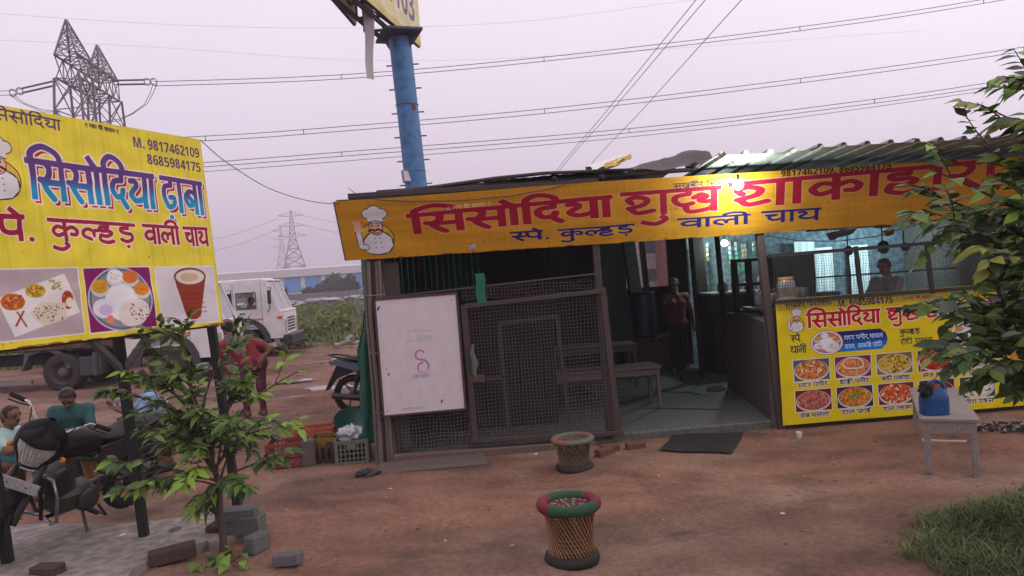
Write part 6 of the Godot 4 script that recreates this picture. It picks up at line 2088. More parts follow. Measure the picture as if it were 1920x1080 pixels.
func build_pylons():
	var steel := mat(0.16, 0.145, 0.165, 0.6, {"metal": 0.3})
	var o := thing("pylon", "large lattice power pylon with two peaks behind the tilted hoarding", "pylon", Vector3(-35.2, 0, -76))
	var a := Vector3(0.6, 0, 5.0)     # the near-left end of the bridge
	var b := Vector3(-0.1, 0, -5.0)
	var w := Vector3(1.05, 0, 0.2)
	var low := 22.9
	var high := 25.0
	var near := [Vector3(a.x, low, a.z) - w, Vector3(a.x, low, a.z) + w, Vector3(a.x, high, a.z) + w, Vector3(a.x, high, a.z) - w]
	var far := [Vector3(b.x, low, b.z) - w, Vector3(b.x, low, b.z) + w, Vector3(b.x, high, b.z) + w, Vector3(b.x, high, b.z) - w]
	var br := MB.new()
	lattice(br, near, far, 6, 0.16, 0.075)
	put("bridge", br, steel, o)
	var pk := MB.new()
	for e in [[a, Vector3(0.35, 28.6, 3.8)], [b, Vector3(-0.55, 28.7, -4.0)]]:
		var c: Vector3 = e[0]
		var z := Vector3(0.05, 0, -1.3) * (1.0 if c.z > 0 else -1.0)
		var q := Vector3(c.x, high, c.z)
		var ring := [q - w, q + w, q + w + z * 2.0, q - w + z * 2.0]
		var tip: Vector3 = e[1]
		var up := []
		for k in 4:
			up.append(ring[k].lerp(tip, 0.97))
		lattice(pk, ring, up, 4, 0.13, 0.06)
	put("peak", pk, steel, o)
	for e in [[a, 1.0], [b, -1.0]]:
		var c: Vector3 = e[0]
		var lg := MB.new()
		var tops := [Vector3(c.x, low, c.z) - w * 1.2, Vector3(c.x, low, c.z) + w * 1.2, Vector3(c.x, low, c.z - 2.6 * e[1]) + w * 1.1, Vector3(c.x, low, c.z - 2.6 * e[1]) - w * 1.1]
		var feet := [Vector3(c.x - 1.9, -0.5, c.z + 1.2 * e[1]), Vector3(c.x + 1.9, -0.5, c.z + 1.2 * e[1]), Vector3(c.x + 0.9, -0.5, c.z - 3.9 * e[1]), Vector3(c.x - 0.9, -0.5, c.z - 3.9 * e[1])]
		lattice(lg, tops, feet, 8, 0.17, 0.08)
		put("leg", lg, steel, o)
	var ins := MB.new()
	for e in [[Vector3(1.25, 24.4, -3.0), Vector3(6.3, 23.5, -0.2)], [Vector3(-0.7, 22.7, 4.0), Vector3(-5.9, 22.5, 2.0)]]:
		for s in [-0.21, 0.21]:
			var p: Vector3 = e[0] + Vector3(0, s, 0)
			var q: Vector3 = e[1] + Vector3(0, s, 0)
			ins.tube([p, p.lerp(q, 0.12), p.lerp(q, 0.13), p.lerp(q, 0.78), p.lerp(q, 0.79), q], [0.04, 0.04, 0.095, 0.095, 0.04, 0.04], 8)
		var ax: Vector3 = (e[1] - e[0]).normalized()
		ins.torus(e[0].lerp(e[1], 0.84), 0.34, 0.045, Basis(Vector3.UP.cross(ax).normalized(), ax, ax.cross(Vector3.UP.cross(ax).normalized())), 0, TAU, 18, 6)
		ins.torus(e[0].lerp(e[1], 1.0), 0.34, 0.045, Basis(Vector3.UP.cross(ax).normalized(), ax, ax.cross(Vector3.UP.cross(ax).normalized())), 0, TAU, 18, 6)
	put("insulator_string", ins, mat(0.13, 0.11, 0.13, 0.5), o)
	var jp := MB.new()
	for s in [0.0, 0.4]:
		jp.tube([Vector3(6.2 + s, 23.3, -0.2), Vector3(5.7 + s * 0.8, 22.5, -0.6), Vector3(4.8 + s * 0.6, 21.6, -1.3), Vector3(3.2 + s * 0.3, 20.9, -2.0), Vector3(1.5, 20.6 - s * 0.5, -2.8), Vector3(-1.0, 20.4, -3.0)], 0.032, 5)
		jp.tube([Vector3(-5.8 - s, 22.3, 2.0), Vector3(-4.8 - s * 0.5, 21.4, 2.2), Vector3(-3.0, 20.6 - s * 0.5, 2.6), Vector3(-1.0, 20.2, 3.0)], 0.032, 5)
	put("jumper", jp, mat(0.12, 0.11, 0.12), o)
	# pylons far away in the haze
	var k := 0
	for q in [[-97.9, -450.0, 50.0, 1.0, "hazy lattice pylon standing over the far warehouse roof"], [-158.0, -680.0, 60.0, 1.0, "very faint thin pylon just left of the hazy pylon over the warehouse"]]:
		var t := thing("pylon", q[4], "pylon", Vector3(q[0], 0, q[1]), 12)
		var h: float = q[2]
		var bw := 10.5
		var m := MB.new()
		var r0 := []
		var r1 := []
		var r2 := []
		for c in [[-1, -1], [1, -1], [1, 1], [-1, 1]]:
			r0.append(Vector3(c[0] * bw * 0.95, -0.5, c[1] * bw * 0.95))
			r1.append(Vector3(c[0] * 1.9, h * 0.62, c[1] * 1.9))
			r2.append(Vector3(c[0] * 0.4, h * 0.97, c[1] * 0.4))
		lattice(m, r0, r1, 6, 0.5, 0.28)
		lattice(m, r1, r2, 5, 0.4, 0.22)
		put("tower", m, steel, t)
		var arm := MB.new()
		for y in [0.66, 0.78, 0.9]:
			for s in [-1.0, 1.0]:
				var tip := Vector3(s * 8.5 * (1.15 - y * 0.3), h * y + 0.4, 0)
				for c in [-1.0, 1.0]:
					arm.bar(Vector3(s * 1.5, h * y, c * 1.4), tip, 0.25, 0.25)
				arm.bar(Vector3(s * 1.2, h * (y + 0.045), 0), tip, 0.25, 0.25)
		put("cross_arm", arm, steel, t)
		k += 1

func cable(label: String, pts: Array, r: float, group := "") -> Node3D:
	var sm := []
	for i in pts.size() - 1:
		var a: Vector3 = pts[maxi(i - 1, 0)]
		var d: Vector3 = pts[mini(i + 2, pts.size() - 1)]
		for k in 8:
			sm.append((pts[i] as Vector3).cubic_interpolate(pts[i + 1], a, d, k / 8.0))
	sm.append(pts[-1])
	var m := MB.new()
	m.tube(sm, r, 5, false)
	return tag(put("cable", m, mat(0.05, 0.045, 0.05, 0.6)), label, "cable", group)

func build_cables():
	var z := -76.0
	var lines := [
		["highest heavy power line", [[-28.8, 23.45], [-10.6, 23.22], [9.9, 23.98], [36.9, 25.83], [57.1, 27.8], [95.0, 32.5]], 0.42],
		["middle heavy power line", [[-34.5, 17.9], [-24.3, 17.85], [-14.7, 17.96], [9.6, 18.74], [36.6, 20.47], [61.3, 22.57], [95.0, 26.2]], 0.46],
		["lowest heavy power line", [[-34.5, 15.2], [-24.7, 15.24], [-11.1, 15.52], [18.2, 16.25], [44.5, 17.9], [61.1, 19.35], [95.0, 22.6]], 0.42]]
	for l in lines:
		for s in 2:
			var pts := []
			for p in l[1]:
				pts.append(Vector3(p[0], p[1] - s * l[2], z))
			cable(("upper" if s == 0 else "lower") + " wire of the " + l[0] + " crossing the sky", pts, 0.036)
		var sp := MB.new()
		for i in range(1, l[1].size() - 1):
			var p: Array = l[1][i]
			sp.bar(Vector3(p[0], p[1] + 0.05, z), Vector3(p[0], p[1] - l[2] - 0.05, z), 0.06, 0.06)
		tag(put("cable_spacer", sp, mat(0.08, 0.07, 0.08)), "small spacers joining the two wires of the " + l[0], "spacer")
	cable("third wire just below the lowest heavy power line", [Vector3(-34.5, 14.2, z), Vector3(-11.1, 14.6, z), Vector3(18.2, 15.4, z), Vector3(44.5, 17.1, z), Vector3(95.0, 21.6, z)], 0.03)
	cable("thin earth wire from the pylon's nearer and taller peak", [Vector3(-90, 33.0, -60), Vector3(-34.85, 28.6, -72.2), Vector3(0, 27.6, -76), Vector3(26, 29.1, -76), Vector3(80, 34, -76)], 0.009)
	cable("thin earth wire from the pylon's farther peak", [Vector3(-90, 30.5, -70), Vector3(-35.75, 28.7, -80.0), Vector3(0, 27.0, -86), Vector3(60, 29.0, -90)], 0.009)
	cable("left insulator line leaving the pylon beyond the hoarding", [Vector3(-41.1, 22.7, -74), Vector3(-60, 22.2, -70), Vector3(-90, 24, -66)], 0.034)
	cable("lower left line leaving the pylon beyond the hoarding", [Vector3(-41.1, 22.3, -74), Vector3(-60, 21.8, -70), Vector3(-90, 23.6, -66)], 0.034)
	var far := [["faint far line sagging left of the hazy pylon", -106.0, 44.0, -165.0, 33.0], ["faint far line lower on the hazy pylon's left", -105.0, 38.0, -165.0, 26.0], ["faint far line right of the hazy pylon", -90.0, 44.5, -40.0, 38.0], ["faint far line lower on the hazy pylon's right", -90.0, 39.0, -40.0, 31.0]]
	for f in far:
		cable(f[0], [Vector3(f[1], f[2], -450), Vector3((f[1] + f[3]) / 2, (f[2] + f[4]) / 2 - 3.0, -450), Vector3(f[3], f[4], -450)], 0.1)
	var steep := [["left one of the three steep service wires rising over the roof", Vector3(3.36, 5.47, -25.0), Vector3(4.11, 6.44, -12.0)], ["middle one of the three steep service wires rising over the roof", Vector3(3.5, 5.52, -25.0), Vector3(4.27, 6.44, -12.0)], ["right one of the three steep service wires rising over the roof", Vector3(4.55, 5.63, -25.0), Vector3(4.87, 6.41, -12.0)]]
	for q in steep:
		var d: Vector3 = q[2] - q[1]
		cable(q[0], [q[1] - d * 1.2 - Vector3(0, 0.4, 0), q[1], q[1] + d * 0.5 - Vector3(0, 0.03, 0), q[2], q[2] + d * 0.5], 0.007)
	cable("thin service wire sagging from the tilted hoarding to the shed roof", [Vector3(-2.35, 3.65, -7.2), Vector3(-2.22, 3.48, -7.55), Vector3(-1.95, 3.27, -8.2), Vector3(-1.55, 3.17, -8.85), Vector3(-1.15, 3.2, -9.1)], 0.0042)
	cable("stiff bit of wire sticking up from the roof's left corner", [Vector3(-1.18, 3.27, -9.1), Vector3(-1.28, 3.36, -9.1)], 0.004)

# ---------------------------------------------------------------- lorries
func wheel(o: Node3D, called: String, at: Vector3, r: float, w: float, rubber: Material, hub: Material, deep := 0.35) -> void:   # axle along z
	var t := MB.new()
	t.lathe([Vector2(r * 0.6, -w * 0.5), Vector2(r * 0.86, -w * 0.52), Vector2(r * 0.97, -w * 0.42), Vector2(r, -w * 0.2), Vector2(r, w * 0.2), Vector2(r * 0.97, w * 0.42), Vector2(r * 0.86, w * 0.52), Vector2(r * 0.6, w * 0.5)], 30, at, Basis(Vector3.RIGHT, PI / 2))
	var p := put(called, t, rubber, o)
	var h := MB.new()
	h.lathe([Vector2(r * 0.62, w * 0.47), Vector2(r * 0.57, w * 0.5), Vector2(r * 0.52, w * (0.5 - deep)), Vector2(r * 0.3, w * (0.5 - deep * 0.8)), Vector2(r * 0.24, w * 0.45), Vector2(r * 0.16, w * 0.52), Vector2(0.0, w * 0.54)], 24, at, Basis(Vector3.RIGHT, PI / 2))
	for k in 8:
		var a := TAU * k / 8.0
		h.ball(at + Vector3(cos(a) * r * 0.4, sin(a) * r * 0.4, w * (0.5 - deep * 0.75)), Vector3(0.02, 0.02, 0.02) * (r / 0.5), 6)
	put("rim", h, hub, p)

func lorry(label: String, at: Vector3, turn: float, bed: float, bed_mat: Material, bed_y: float, rears: Array) -> Node3D:   # front at x = 0, facing +x; near side is +z
	var o := thing("lorry", label, "lorry", at, turn)
	var white := mat(0.8, 0.77, 0.78, 0.35, {"tex": "blotch", "lo": 0.9, "scale": 0.25})
	var black := mat(0.02, 0.02, 0.02, 0.7)
	var grey := mat(0.1, 0.1, 0.1, 0.7)
	var rubber := mat(0.07, 0.058, 0.052, 0.9, {"tex": "fine", "lo": 0.5})
	var glass := mat(0.03, 0.035, 0.04, 0.08)
	var cab := MB.new()
	# the sides with a wheel arch cut out, leaning windscreen
	var side := PackedVector2Array([Vector2(-2.45, 0.95), Vector2(-2.45, 2.45), Vector2(-2.38, 2.56), Vector2(-0.62, 2.6), Vector2(-0.5, 2.5), Vector2(-0.17, 1.55), Vector2(0.0, 1.45), Vector2(0.02, 0.62), Vector2(-0.62, 0.62)])
	for k in 9:
		var a := PI * k / 8.0
		side.append(Vector2(-1.3 + cos(a) * 0.68, 0.55 + sin(a) * 0.72))
	side.append(Vector2(-2.0, 0.62))
	side.append(Vector2(-2.45, 0.62))
	# side skins with open windows, so that the inside shows
	for s in [-1.0, 1.0]:
		var holes := [PackedVector2Array([Vector2(-2.22, 1.62), Vector2(-1.67, 1.62), Vector2(-1.67, 2.16), Vector2(-2.22, 2.16)]), PackedVector2Array([Vector2(-1.48, 1.66), Vector2(-0.86, 1.66), Vector2(-0.86, 2.18), Vector2(-1.48, 2.18)])]
		var strips := [PackedVector2Array([Vector2(-3, 0), Vector2(1, 0), Vector2(1, 1.62), Vector2(-3, 1.62)]), PackedVector2Array([Vector2(-3, 2.18), Vector2(1, 2.18), Vector2(1, 3), Vector2(-3, 3)]), PackedVector2Array([Vector2(-3, 1.62), Vector2(-2.22, 1.62), Vector2(-2.22, 2.18), Vector2(-3, 2.18)]), PackedVector2Array([Vector2(-1.67, 1.62), Vector2(-1.48, 1.62), Vector2(-1.48, 2.18), Vector2(-1.67, 2.18)]), PackedVector2Array([Vector2(-0.86, 1.62), Vector2(1, 1.62), Vector2(1, 2.18), Vector2(-0.86, 2.18)])]
		for st in strips:
			for piece in Geometry2D.intersect_polygons(side, st):
				cab.prism(piece, Vector3(0, 0, 1.12 * s + (0.0 if s > 0 else 0.05)), Vector3.RIGHT, Vector3.UP, 0.05)
		for hl in holes:
			var fr := MB.new()
			for k in 4:
				var p: Vector2 = hl[k]
				var q: Vector2 = hl[(k + 1) % 4]
				fr.bar(Vector3(p.x, p.y, 1.125 * s), Vector3(q.x, q.y, 1.125 * s), 0.035, 0.03, 0.004)
			put("window_frame", fr, grey, o)
	cab.box(Vector3(-1.42, 2.555, 0), Vector3(1.9, 0.06, 2.16), Basis(), 0.02)
	cab.box(Vector3(-2.42, 1.75, 0), Vector3(0.05, 1.6, 2.14))
	cab.box(Vector3(-0.01, 1.03, 0), Vector3(0.05, 0.84, 2.14))
	cab.box(Vector3(-1.2, 0.98, 0), Vector3(2.3, 0.05, 2.1))
	for z in [-1.06, 0.0, 1.06]:
		cab.bar(Vector3(-0.5, 2.52, z), Vector3(-0.13, 1.5, z), 0.07, 0.05)
	cab.box(Vector3(-0.1, 1.5, 0), Vector3(0.22, 0.08, 2.14), Basis(), 0.02)
	cab.box(Vector3(-1.4, 2.61, 0), Vector3(1.5, 0.05, 1.7), Basis(), 0.02)
	put("cab", cab, white, o)
	var ws := MB.new()
	ws.quad(Vector3(-0.49, 2.5, -1.05), Vector3(-0.49, 2.5, 1.05), Vector3(-0.14, 1.53, 1.05), Vector3(-0.14, 1.53, -1.05), Vector3(1, 0.3, 0))
	put("windscreen", ws, mat(0.5, 0.55, 0.6, 0.08, {"alpha": 0.35}), o)
	var qz := MB.new()
	qz.quad(Vector3(-0.78, 1.6, 1.075), Vector3(-0.3, 1.6, 1.075), Vector3(-0.56, 2.2, 1.075), Vector3(-0.78, 2.2, 1.075), Vector3.BACK)
	put("quarter_window", qz, glass, o)
	var rw := MB.new()
	rw.box(Vector3(-1.94, 1.89, 1.085), Vector3(0.54, 0.54, 0.01))
	put("rear_window", rw, glass, o)
	var stripe := MB.new()
	stripe.box(Vector3(-1.55, 1.28, 1.123), Vector3(1.8, 0.06, 0.008))
	put("orange_stripe", stripe, mat(0.6, 0.18, 0.04, 0.5), o)
	var seam := MB.new()
	for x in [-1.58, -0.68]:
		seam.bar(Vector3(x, 1.0, 1.122), Vector3(x, 2.5, 1.122), 0.012, 0.006)
	seam.bar(Vector3(-1.4, 1.5, 1.13), Vector3(-1.22, 1.5, 1.13), 0.04, 0.03)
	put("door_seam", seam, grey, o)
	var fender := MB.new()
	var fp := PackedVector2Array()
	for k in 11:
		var a := PI * k / 10.0
		fp.append(Vector2(-1.3 + cos(a) * 0.86, 0.5 + sin(a) * 0.86))
	for k in 11:
		var a := PI * (10 - k) / 10.0
		fp.append(Vector2(-1.3 + cos(a) * 0.66, 0.5 + sin(a) * 0.7))
	for s in [-1.0, 1.0]:
		fender = MB.new()
		fender.prism(fp, Vector3(0, 0, 1.16 if s > 0 else -1.06), Vector3.RIGHT, Vector3.UP, 0.1)
		put("wheel_arch", fender, mat(0.045, 0.042, 0.045, 0.6), o)
	var bump := MB.new()
	bump.box(Vector3(0.1, 0.55, 0), Vector3(0.3, 0.34, 2.3), Basis(), 0.03)
	put("bumper", bump, mat(0.03, 0.03, 0.033, 0.5), o)
	var gr := MB.new()
	for k in 5:
		gr.box(Vector3(0.025, 0.85 + k * 0.1, 0), Vector3(0.02, 0.05, 1.2))
	put("grille", gr, black, o)
	for s in [-1.0, 1.0]:
		var lm := MB.new()
		lm.box(Vector3(0.0, 1.0, 0.95 * s), Vector3(0.06, 0.5, 0.32), Basis(), 0.02)
		for k in 4:
			lm.box(Vector3(0.032, 0.83 + k * 0.11, 0.95 * s), Vector3(0.02, 0.05, 0.28))
		put("headlamp", lm, mat(0.4, 0.38, 0.38, 0.25), o)
		var ind := MB.new()
		ind.box(Vector3(-0.12, 1.3, 1.125 * s), Vector3(0.16, 0.1, 0.03), Basis(), 0.01)
		put("indicator", ind, mat(0.6, 0.14, 0.03, 0.3), o)
		var mr := MB.new()
		mr.tube([Vector3(-0.45, 2.3, 1.1 * s), Vector3(-0.3, 2.32, 1.35 * s), Vector3(-0.38, 1.62, 1.36 * s), Vector3(-0.5, 1.5, 1.12 * s)], 0.014, 6)
		mr.box(Vector3(-0.36, 2.0, 1.38 * s), Vector3(0.08, 0.45, 0.2), Basis(), 0.02)
		put("mirror", mr, black, o)
		var step := MB.new()
		step.box(Vector3(-0.45, 0.4, 1.0 * s), Vector3(0.3, 0.16, 0.2), Basis(), 0.02)
		put("step", step, mat(0.5, 0.48, 0.48), o)
	wheel(o, "wheel", Vector3(-1.3, 0.5, 0.98), 0.5, 0.3, rubber, mat(0.14, 0.115, 0.1, 0.8))
	wheel(o, "wheel", Vector3(-1.3, 0.5, -0.98), 0.5, 0.3, rubber, mat(0.14, 0.115, 0.1, 0.8))
	var ch := MB.new()
	for s in [-0.42, 0.42]:
		ch.box(Vector3(-1.0 - bed / 2, 0.82, s), Vector3(bed + 1.0, 0.25, 0.09))
	put("chassis", ch, black, o)
	var dk := MB.new()
	dk.box(Vector3(-2.6 - bed / 2, bed_y, 0), Vector3(bed, 0.26, 2.4), Basis(), 0.02)
	for k in int(bed / 0.5):
		dk.box(Vector3(-2.8 - k * 0.5, bed_y - 0.02, 1.21), Vector3(0.06, 0.2, 0.04))
	put("deck", dk, bed_mat, o)
	for x in rears:
		for k in [-1.0, 1.0]:
			wheel(o, "wheel", Vector3(x, 0.5, 0.95 * k), 0.5, 0.5 * k, rubber, mat(0.1, 0.08, 0.07, 0.8), 0.45)
	return o

func build_lorries():
	var red := mat(0.15, 0.07, 0.055, 0.8, {"tex": "blotch", "lo": 0.65, "scale": 0.7})
	var a := lorry("flatbed lorry with rust red deck half hidden behind the tilted hoarding", Vector3(-6.45, -0.05, -21.0), 0, 9.0, red, 1.22, [-3.9, -9.2, -10.5])
	# mud flap, tank and boxes slung under its deck
	var m := MB.new()
	m.box(Vector3(-3.2, 0.62, 1.0), Vector3(0.55, 0.5, 0.4), Basis(), 0.03)
	put("fuel_tank", m, mat(0.045, 0.05, 0.055, 0.5), a)
	var f := MB.new()
	f.box(Vector3(-3.02, 0.68, 1.12), Vector3(0.02, 0.6, 0.5))
	f.prism(PackedVector2Array([Vector2(-0.6, 0.0), Vector2(-0.5, 0.5), Vector2(0.1, 0.62), Vector2(0.5, 0.35), Vector2(0.62, 0.0), Vector2(0.5, 0.0), Vector2(0.4, 0.3), Vector2(0.05, 0.5), Vector2(-0.4, 0.4)]), Vector3(-4.3, 0.6, 1.15), Vector3.RIGHT, Vector3.UP, 0.4)
	put("mudguard", f, mat(0.1, 0.1, 0.1, 0.7), a)
	var beam := MB.new()
	beam.box(Vector3(-5.2, 0.3, 1.0), Vector3(0.9, 0.1, 0.1))
	put("underrun_bar", beam, mat(0.25, 0.2, 0.18), a)
	lorry("white cab lorry with orange side stripe parked farther back on the yard", Vector3(-6.0, -0.02, -26.3), 2, 5.5, mat(0.2, 0.17, 0.15, 0.8, {"tex": "blotch", "lo": 0.5}), 1.15, [-5.9, -7.2])
# ---------------------------------------------------------------- stools, table, crates
func stool(label: String, at: Vector3, turn: float, worn: bool) -> Node3D:
	var o := thing("cane_stool", label, "stool", at, turn, "round cane stools")
	var cane := mat(0.58, 0.3, 0.12, 0.55, {"vc": true, "tex": "fine", "lo": 0.5, "scale": 7.0}) if not worn else mat(0.3, 0.19, 0.13, 0.8, {"vc": true, "tex": "fine", "lo": 0.5, "scale": 7.0})
	var h := 0.42
	var m := MB.new()
	var n := 38
	for layer in 2:
		for i in n:
			var a0 := TAU * i / n
			var tw := -1.05 if layer == 0 else 1.05
			var rt := 0.205 - layer * 0.012
			var rb := 0.175 - layer * 0.012
			var p := Vector3(cos(a0) * rt, h, sin(a0) * rt)
			var q := Vector3(cos(a0 + tw) * rb, 0.06, sin(a0 + tw) * rb)
			var g := rng.randf_range(0.6, 1.1) * (1.0 if layer == 0 else 0.5)
			m.col = Color(g, g * rng.randf_range(0.85, 1.0), g * rng.randf_range(0.75, 1.0))
			var mid := p.lerp(q, 0.5) * Vector3(1.04, 1, 1.04)
			m.tube([p, p.lerp(q, 0.25) * Vector3(1.02, 1, 1.02), mid, p.lerp(q, 0.75) * Vector3(1.02, 1, 1.02), q], 0.0066, 5, false)
	put("canes", m, cane, o)
	var tw := MB.new()
	for y in [0.115, 0.135, 0.165, 0.20]:
		tw.torus(Vector3(0, y, 0), 0.165 + absf(y - 0.2) * 0.05, 0.0035, Basis(), 0, TAU, 30, 5)
	put("twine", tw, mat(0.16, 0.12, 0.1), o)
	var red := mat(0.42, 0.045, 0.075, 0.75, {"tex": "grit", "lo": 0.45, "scale": 3.0, "bump": 0.5}) if not worn else mat(0.4, 0.16, 0.12, 0.9, {"tex": "fine", "lo": 0.4, "scale": 5.0})
	var green := mat(0.07, 0.21, 0.115, 0.75, {"tex": "grit", "lo": 0.45, "scale": 3.0, "bump": 0.5}) if not worn else mat(0.24, 0.24, 0.17, 0.9, {"tex": "fine", "lo": 0.4, "scale": 5.0})
	for k in 4:
		var r := MB.new()
		var f := [-0.35, 0.95, 2.75, 4.1][k] as float
		var e := [0.95, 2.75, 4.1, TAU - 0.35][k] as float
		if not worn:   # the wrapped cord shows as fine ridges
			var steps := int((e - f) / 0.045)
			for i in steps:
				var a := lerpf(f, e, (i + 0.5) / steps)
				r.torus(Vector3(cos(a) * 0.205, h + 0.012, sin(a) * 0.205), 0.0375, 0.0062, Basis(Vector3(cos(a), 0, sin(a)), Vector3(-sin(a), 0, cos(a)), Vector3(0, -1, 0)), 0, TAU, 12, 4)
		r.torus(Vector3(0, h + 0.012, 0), 0.205, 0.038, Basis(), f, e, 12, 12)
		put("wrapped_rim", r, green if k % 2 == 1 else red, o)
	var s := Sheet.new(0.4, 0.4, 320.0, Color(0.3, 0.12, 0.16))
	for i in 20:
		for j in 20:
			var c: Color = [Color(0.6, 0.12, 0.22), Color(0.25, 0.42, 0.33), Color(0.8, 0.72, 0.66)][(i * 2 + j * 3 + (i / 3) * (j / 2)) % 3]
			s.rect(i * 0.02 + 0.002, j * 0.02 + 0.004, i * 0.02 + 0.018, j * 0.02 + 0.017, c if not worn else c.lerp(Color(0.5, 0.5, 0.45), 0.6))
	var seat := MB.new()
	var tex := s.texture()
	for i in 30:
		var a := TAU * i / 30
		var b := TAU * (i + 1) / 30
		var c := Vector3(0, h - 0.012, 0)
		seat.tri(c, Vector3(cos(a) * 0.19, h + 0.01, sin(a) * 0.19), Vector3(cos(b) * 0.19, h + 0.01, sin(b) * 0.19), Vector3.UP, Vector3.UP, Vector3.UP, Vector2(0.5, 0.5), Vector2(0.5 + cos(a) * 0.47, 0.5 + sin(a) * 0.47), Vector2(0.5 + cos(b) * 0.47, 0.5 + sin(b) * 0.47))
	put("woven_seat", seat, print_mat(tex, 0.9, 0.7), o)
	var base := MB.new()
	base.lathe([Vector2(0.16, 0.07), Vector2(0.185, 0.078), Vector2(0.205, 0.055), Vector2(0.212, 0.025), Vector2(0.205, 0.0), Vector2(0.16, 0.0)], 34)
	put("tyre_base", base, mat(0.035, 0.03, 0.028, 0.7, {"tex": "fine", "lo": 0.4, "scale": 4.0, "bump": 0.6}), o)
	return o

func build_stools():
	stool("cane stool with bright red and green rim in the open foreground", Vector3(0.69, ground_y(0.69, -5.6), -5.6), 20, false)
	var w := stool("faded cane stool with loose frayed rim near the mesh gate", Vector3(1.1, ground_y(1.1, -8.15), -8.15), 40, true)
	var fr := MB.new()
	for i in 60:
		var a := rng.randf() * TAU
		var p := Vector3(cos(a) * 0.22, 0.4, sin(a) * 0.22)
		fr.bar(p, p + Vector3(rng.randf_range(-0.04, 0.04), -rng.randf_range(0.02, 0.09), rng.randf_range(-0.04, 0.04)), 0.004, 0.004)
	stuff(put("frayed_straw", fr, mat(0.22, 0.2, 0.1), w))
	w.rotation_degrees.z = 2.0
	w.scale = Vector3(1.0, 0.76, 1.0)
	stool("cane stool under the man in the pale blue patterned shirt", Vector3(-4.0, ground_y(-4.0, -9.75), -9.75), 10, false)
	stool("cane stool under the man in the dark teal shirt", Vector3(-4.95, ground_y(-4.95, -9.65), -9.65), 60, true)
	stool("cane stool under the bare resting feet", Vector3(-4.42, ground_y(-4.42, -9.1), -9.12), 200, false)
	stool("cane stool under the man at the picture's left edge", Vector3(-5.28, ground_y(-5.28, -8.8), -8.8), 130, true)

func build_table():
	var g := wood(0.33, 0.285, 0.265)
	var o := plank_table("table", "long narrow grey plank table standing before the menu board", "table", Vector3(4.94, ground_y(4.94, -7.54), -7.54), -28.9, Vector3(0.5, 0.54, 1.78), g)
	var ap := MB.new()
	for s in [-1.0, 1.0]:
		ap.box(Vector3(0, 0.455, 0.865 * s), Vector3(0.44, 0.11, 0.022))
	put("end_apron", ap, g, o)
	var nails := MB.new()
	for i in 8:
		nails.ball(Vector3(-0.235, 0.541, -0.85 + i * 0.24), Vector3(0.006, 0.004, 0.006), 6)
	put("nail_heads", nails, mat(0.03, 0.03, 0.03), o)
	var pipe := MB.new()
	pipe.tube([Vector3(-0.2, 0.17, 0.2), Vector3(0.0, 0.168, 0.2), Vector3(0.2, 0.17, 0.2)], 0.013, 8)
	put("white_stretcher", pipe, mat(0.62, 0.6, 0.58, 0.4), o)
	# blue can
	var j := thing("jerrycan", "blue plastic jerrycan with looped handle on the grey table", "jerrycan", Vector3(4.52, ground_y(4.94, -7.54) + 0.54, -7.0), -12)
	var b := MB.new()
	b.sheet(36, 14, func(u, v):
		var a = TAU * u
		var w := 0.125
		var d := 0.085
		var k := 1.0
		if v > 0.62: k = lerpf(1.0, 0.72, pow((v - 0.62) / 0.38, 1.5))
		if v < 0.05: k = 0.94
		var c := cos(a)
		var s := sin(a)
		return Vector3(signf(c) * pow(absf(c), 0.45) * w * k + 0.008 * maxf(v - 0.6, 0.0), v * 0.255, signf(s) * pow(absf(s), 0.45) * d * k))
	b.quad(Vector3(-0.085, 0.255, -0.058), Vector3(0.095, 0.255, -0.058), Vector3(0.095, 0.255, 0.058), Vector3(-0.085, 0.255, 0.058), Vector3.UP)
	var blue := mat(0.012, 0.09, 0.3, 0.38, {"tex": "blotch", "lo": 0.7, "scale": 3.0})
	put("body", b, blue, j)
	var h := MB.new()
	h.tube([Vector3(-0.05, 0.25, 0), Vector3(-0.03, 0.31, 0), Vector3(0.02, 0.335, 0), Vector3(0.075, 0.31, 0), Vector3(0.1, 0.27, 0), Vector3(0.105, 0.22, 0)], [0.022, 0.019, 0.017, 0.018, 0.02, 0.022], 10)
	put("handle", h, blue, j)
	var c := MB.new()
	c.lathe([Vector2(0.03, 0.25), Vector2(0.03, 0.3), Vector2(0.026, 0.315), Vector2(0.0, 0.315)], 16, Vector3(-0.07, 0, 0))
	put("neck", c, blue, j)
	var cloth := MB.new()
	join(cloth, lumpy(Vector3(0.058, 0.075, 0.06), 22, 0.9, 3), Transform3D(Basis(), Vector3(4.40, 0.8, -6.93) ))
	tag(put("black_rag", cloth, mat(0.012, 0.011, 0.012, 0.95)), "bunched black rag stuffed over the jerrycan's neck", "rag").position.y = ground_y(4.94, -7.54)

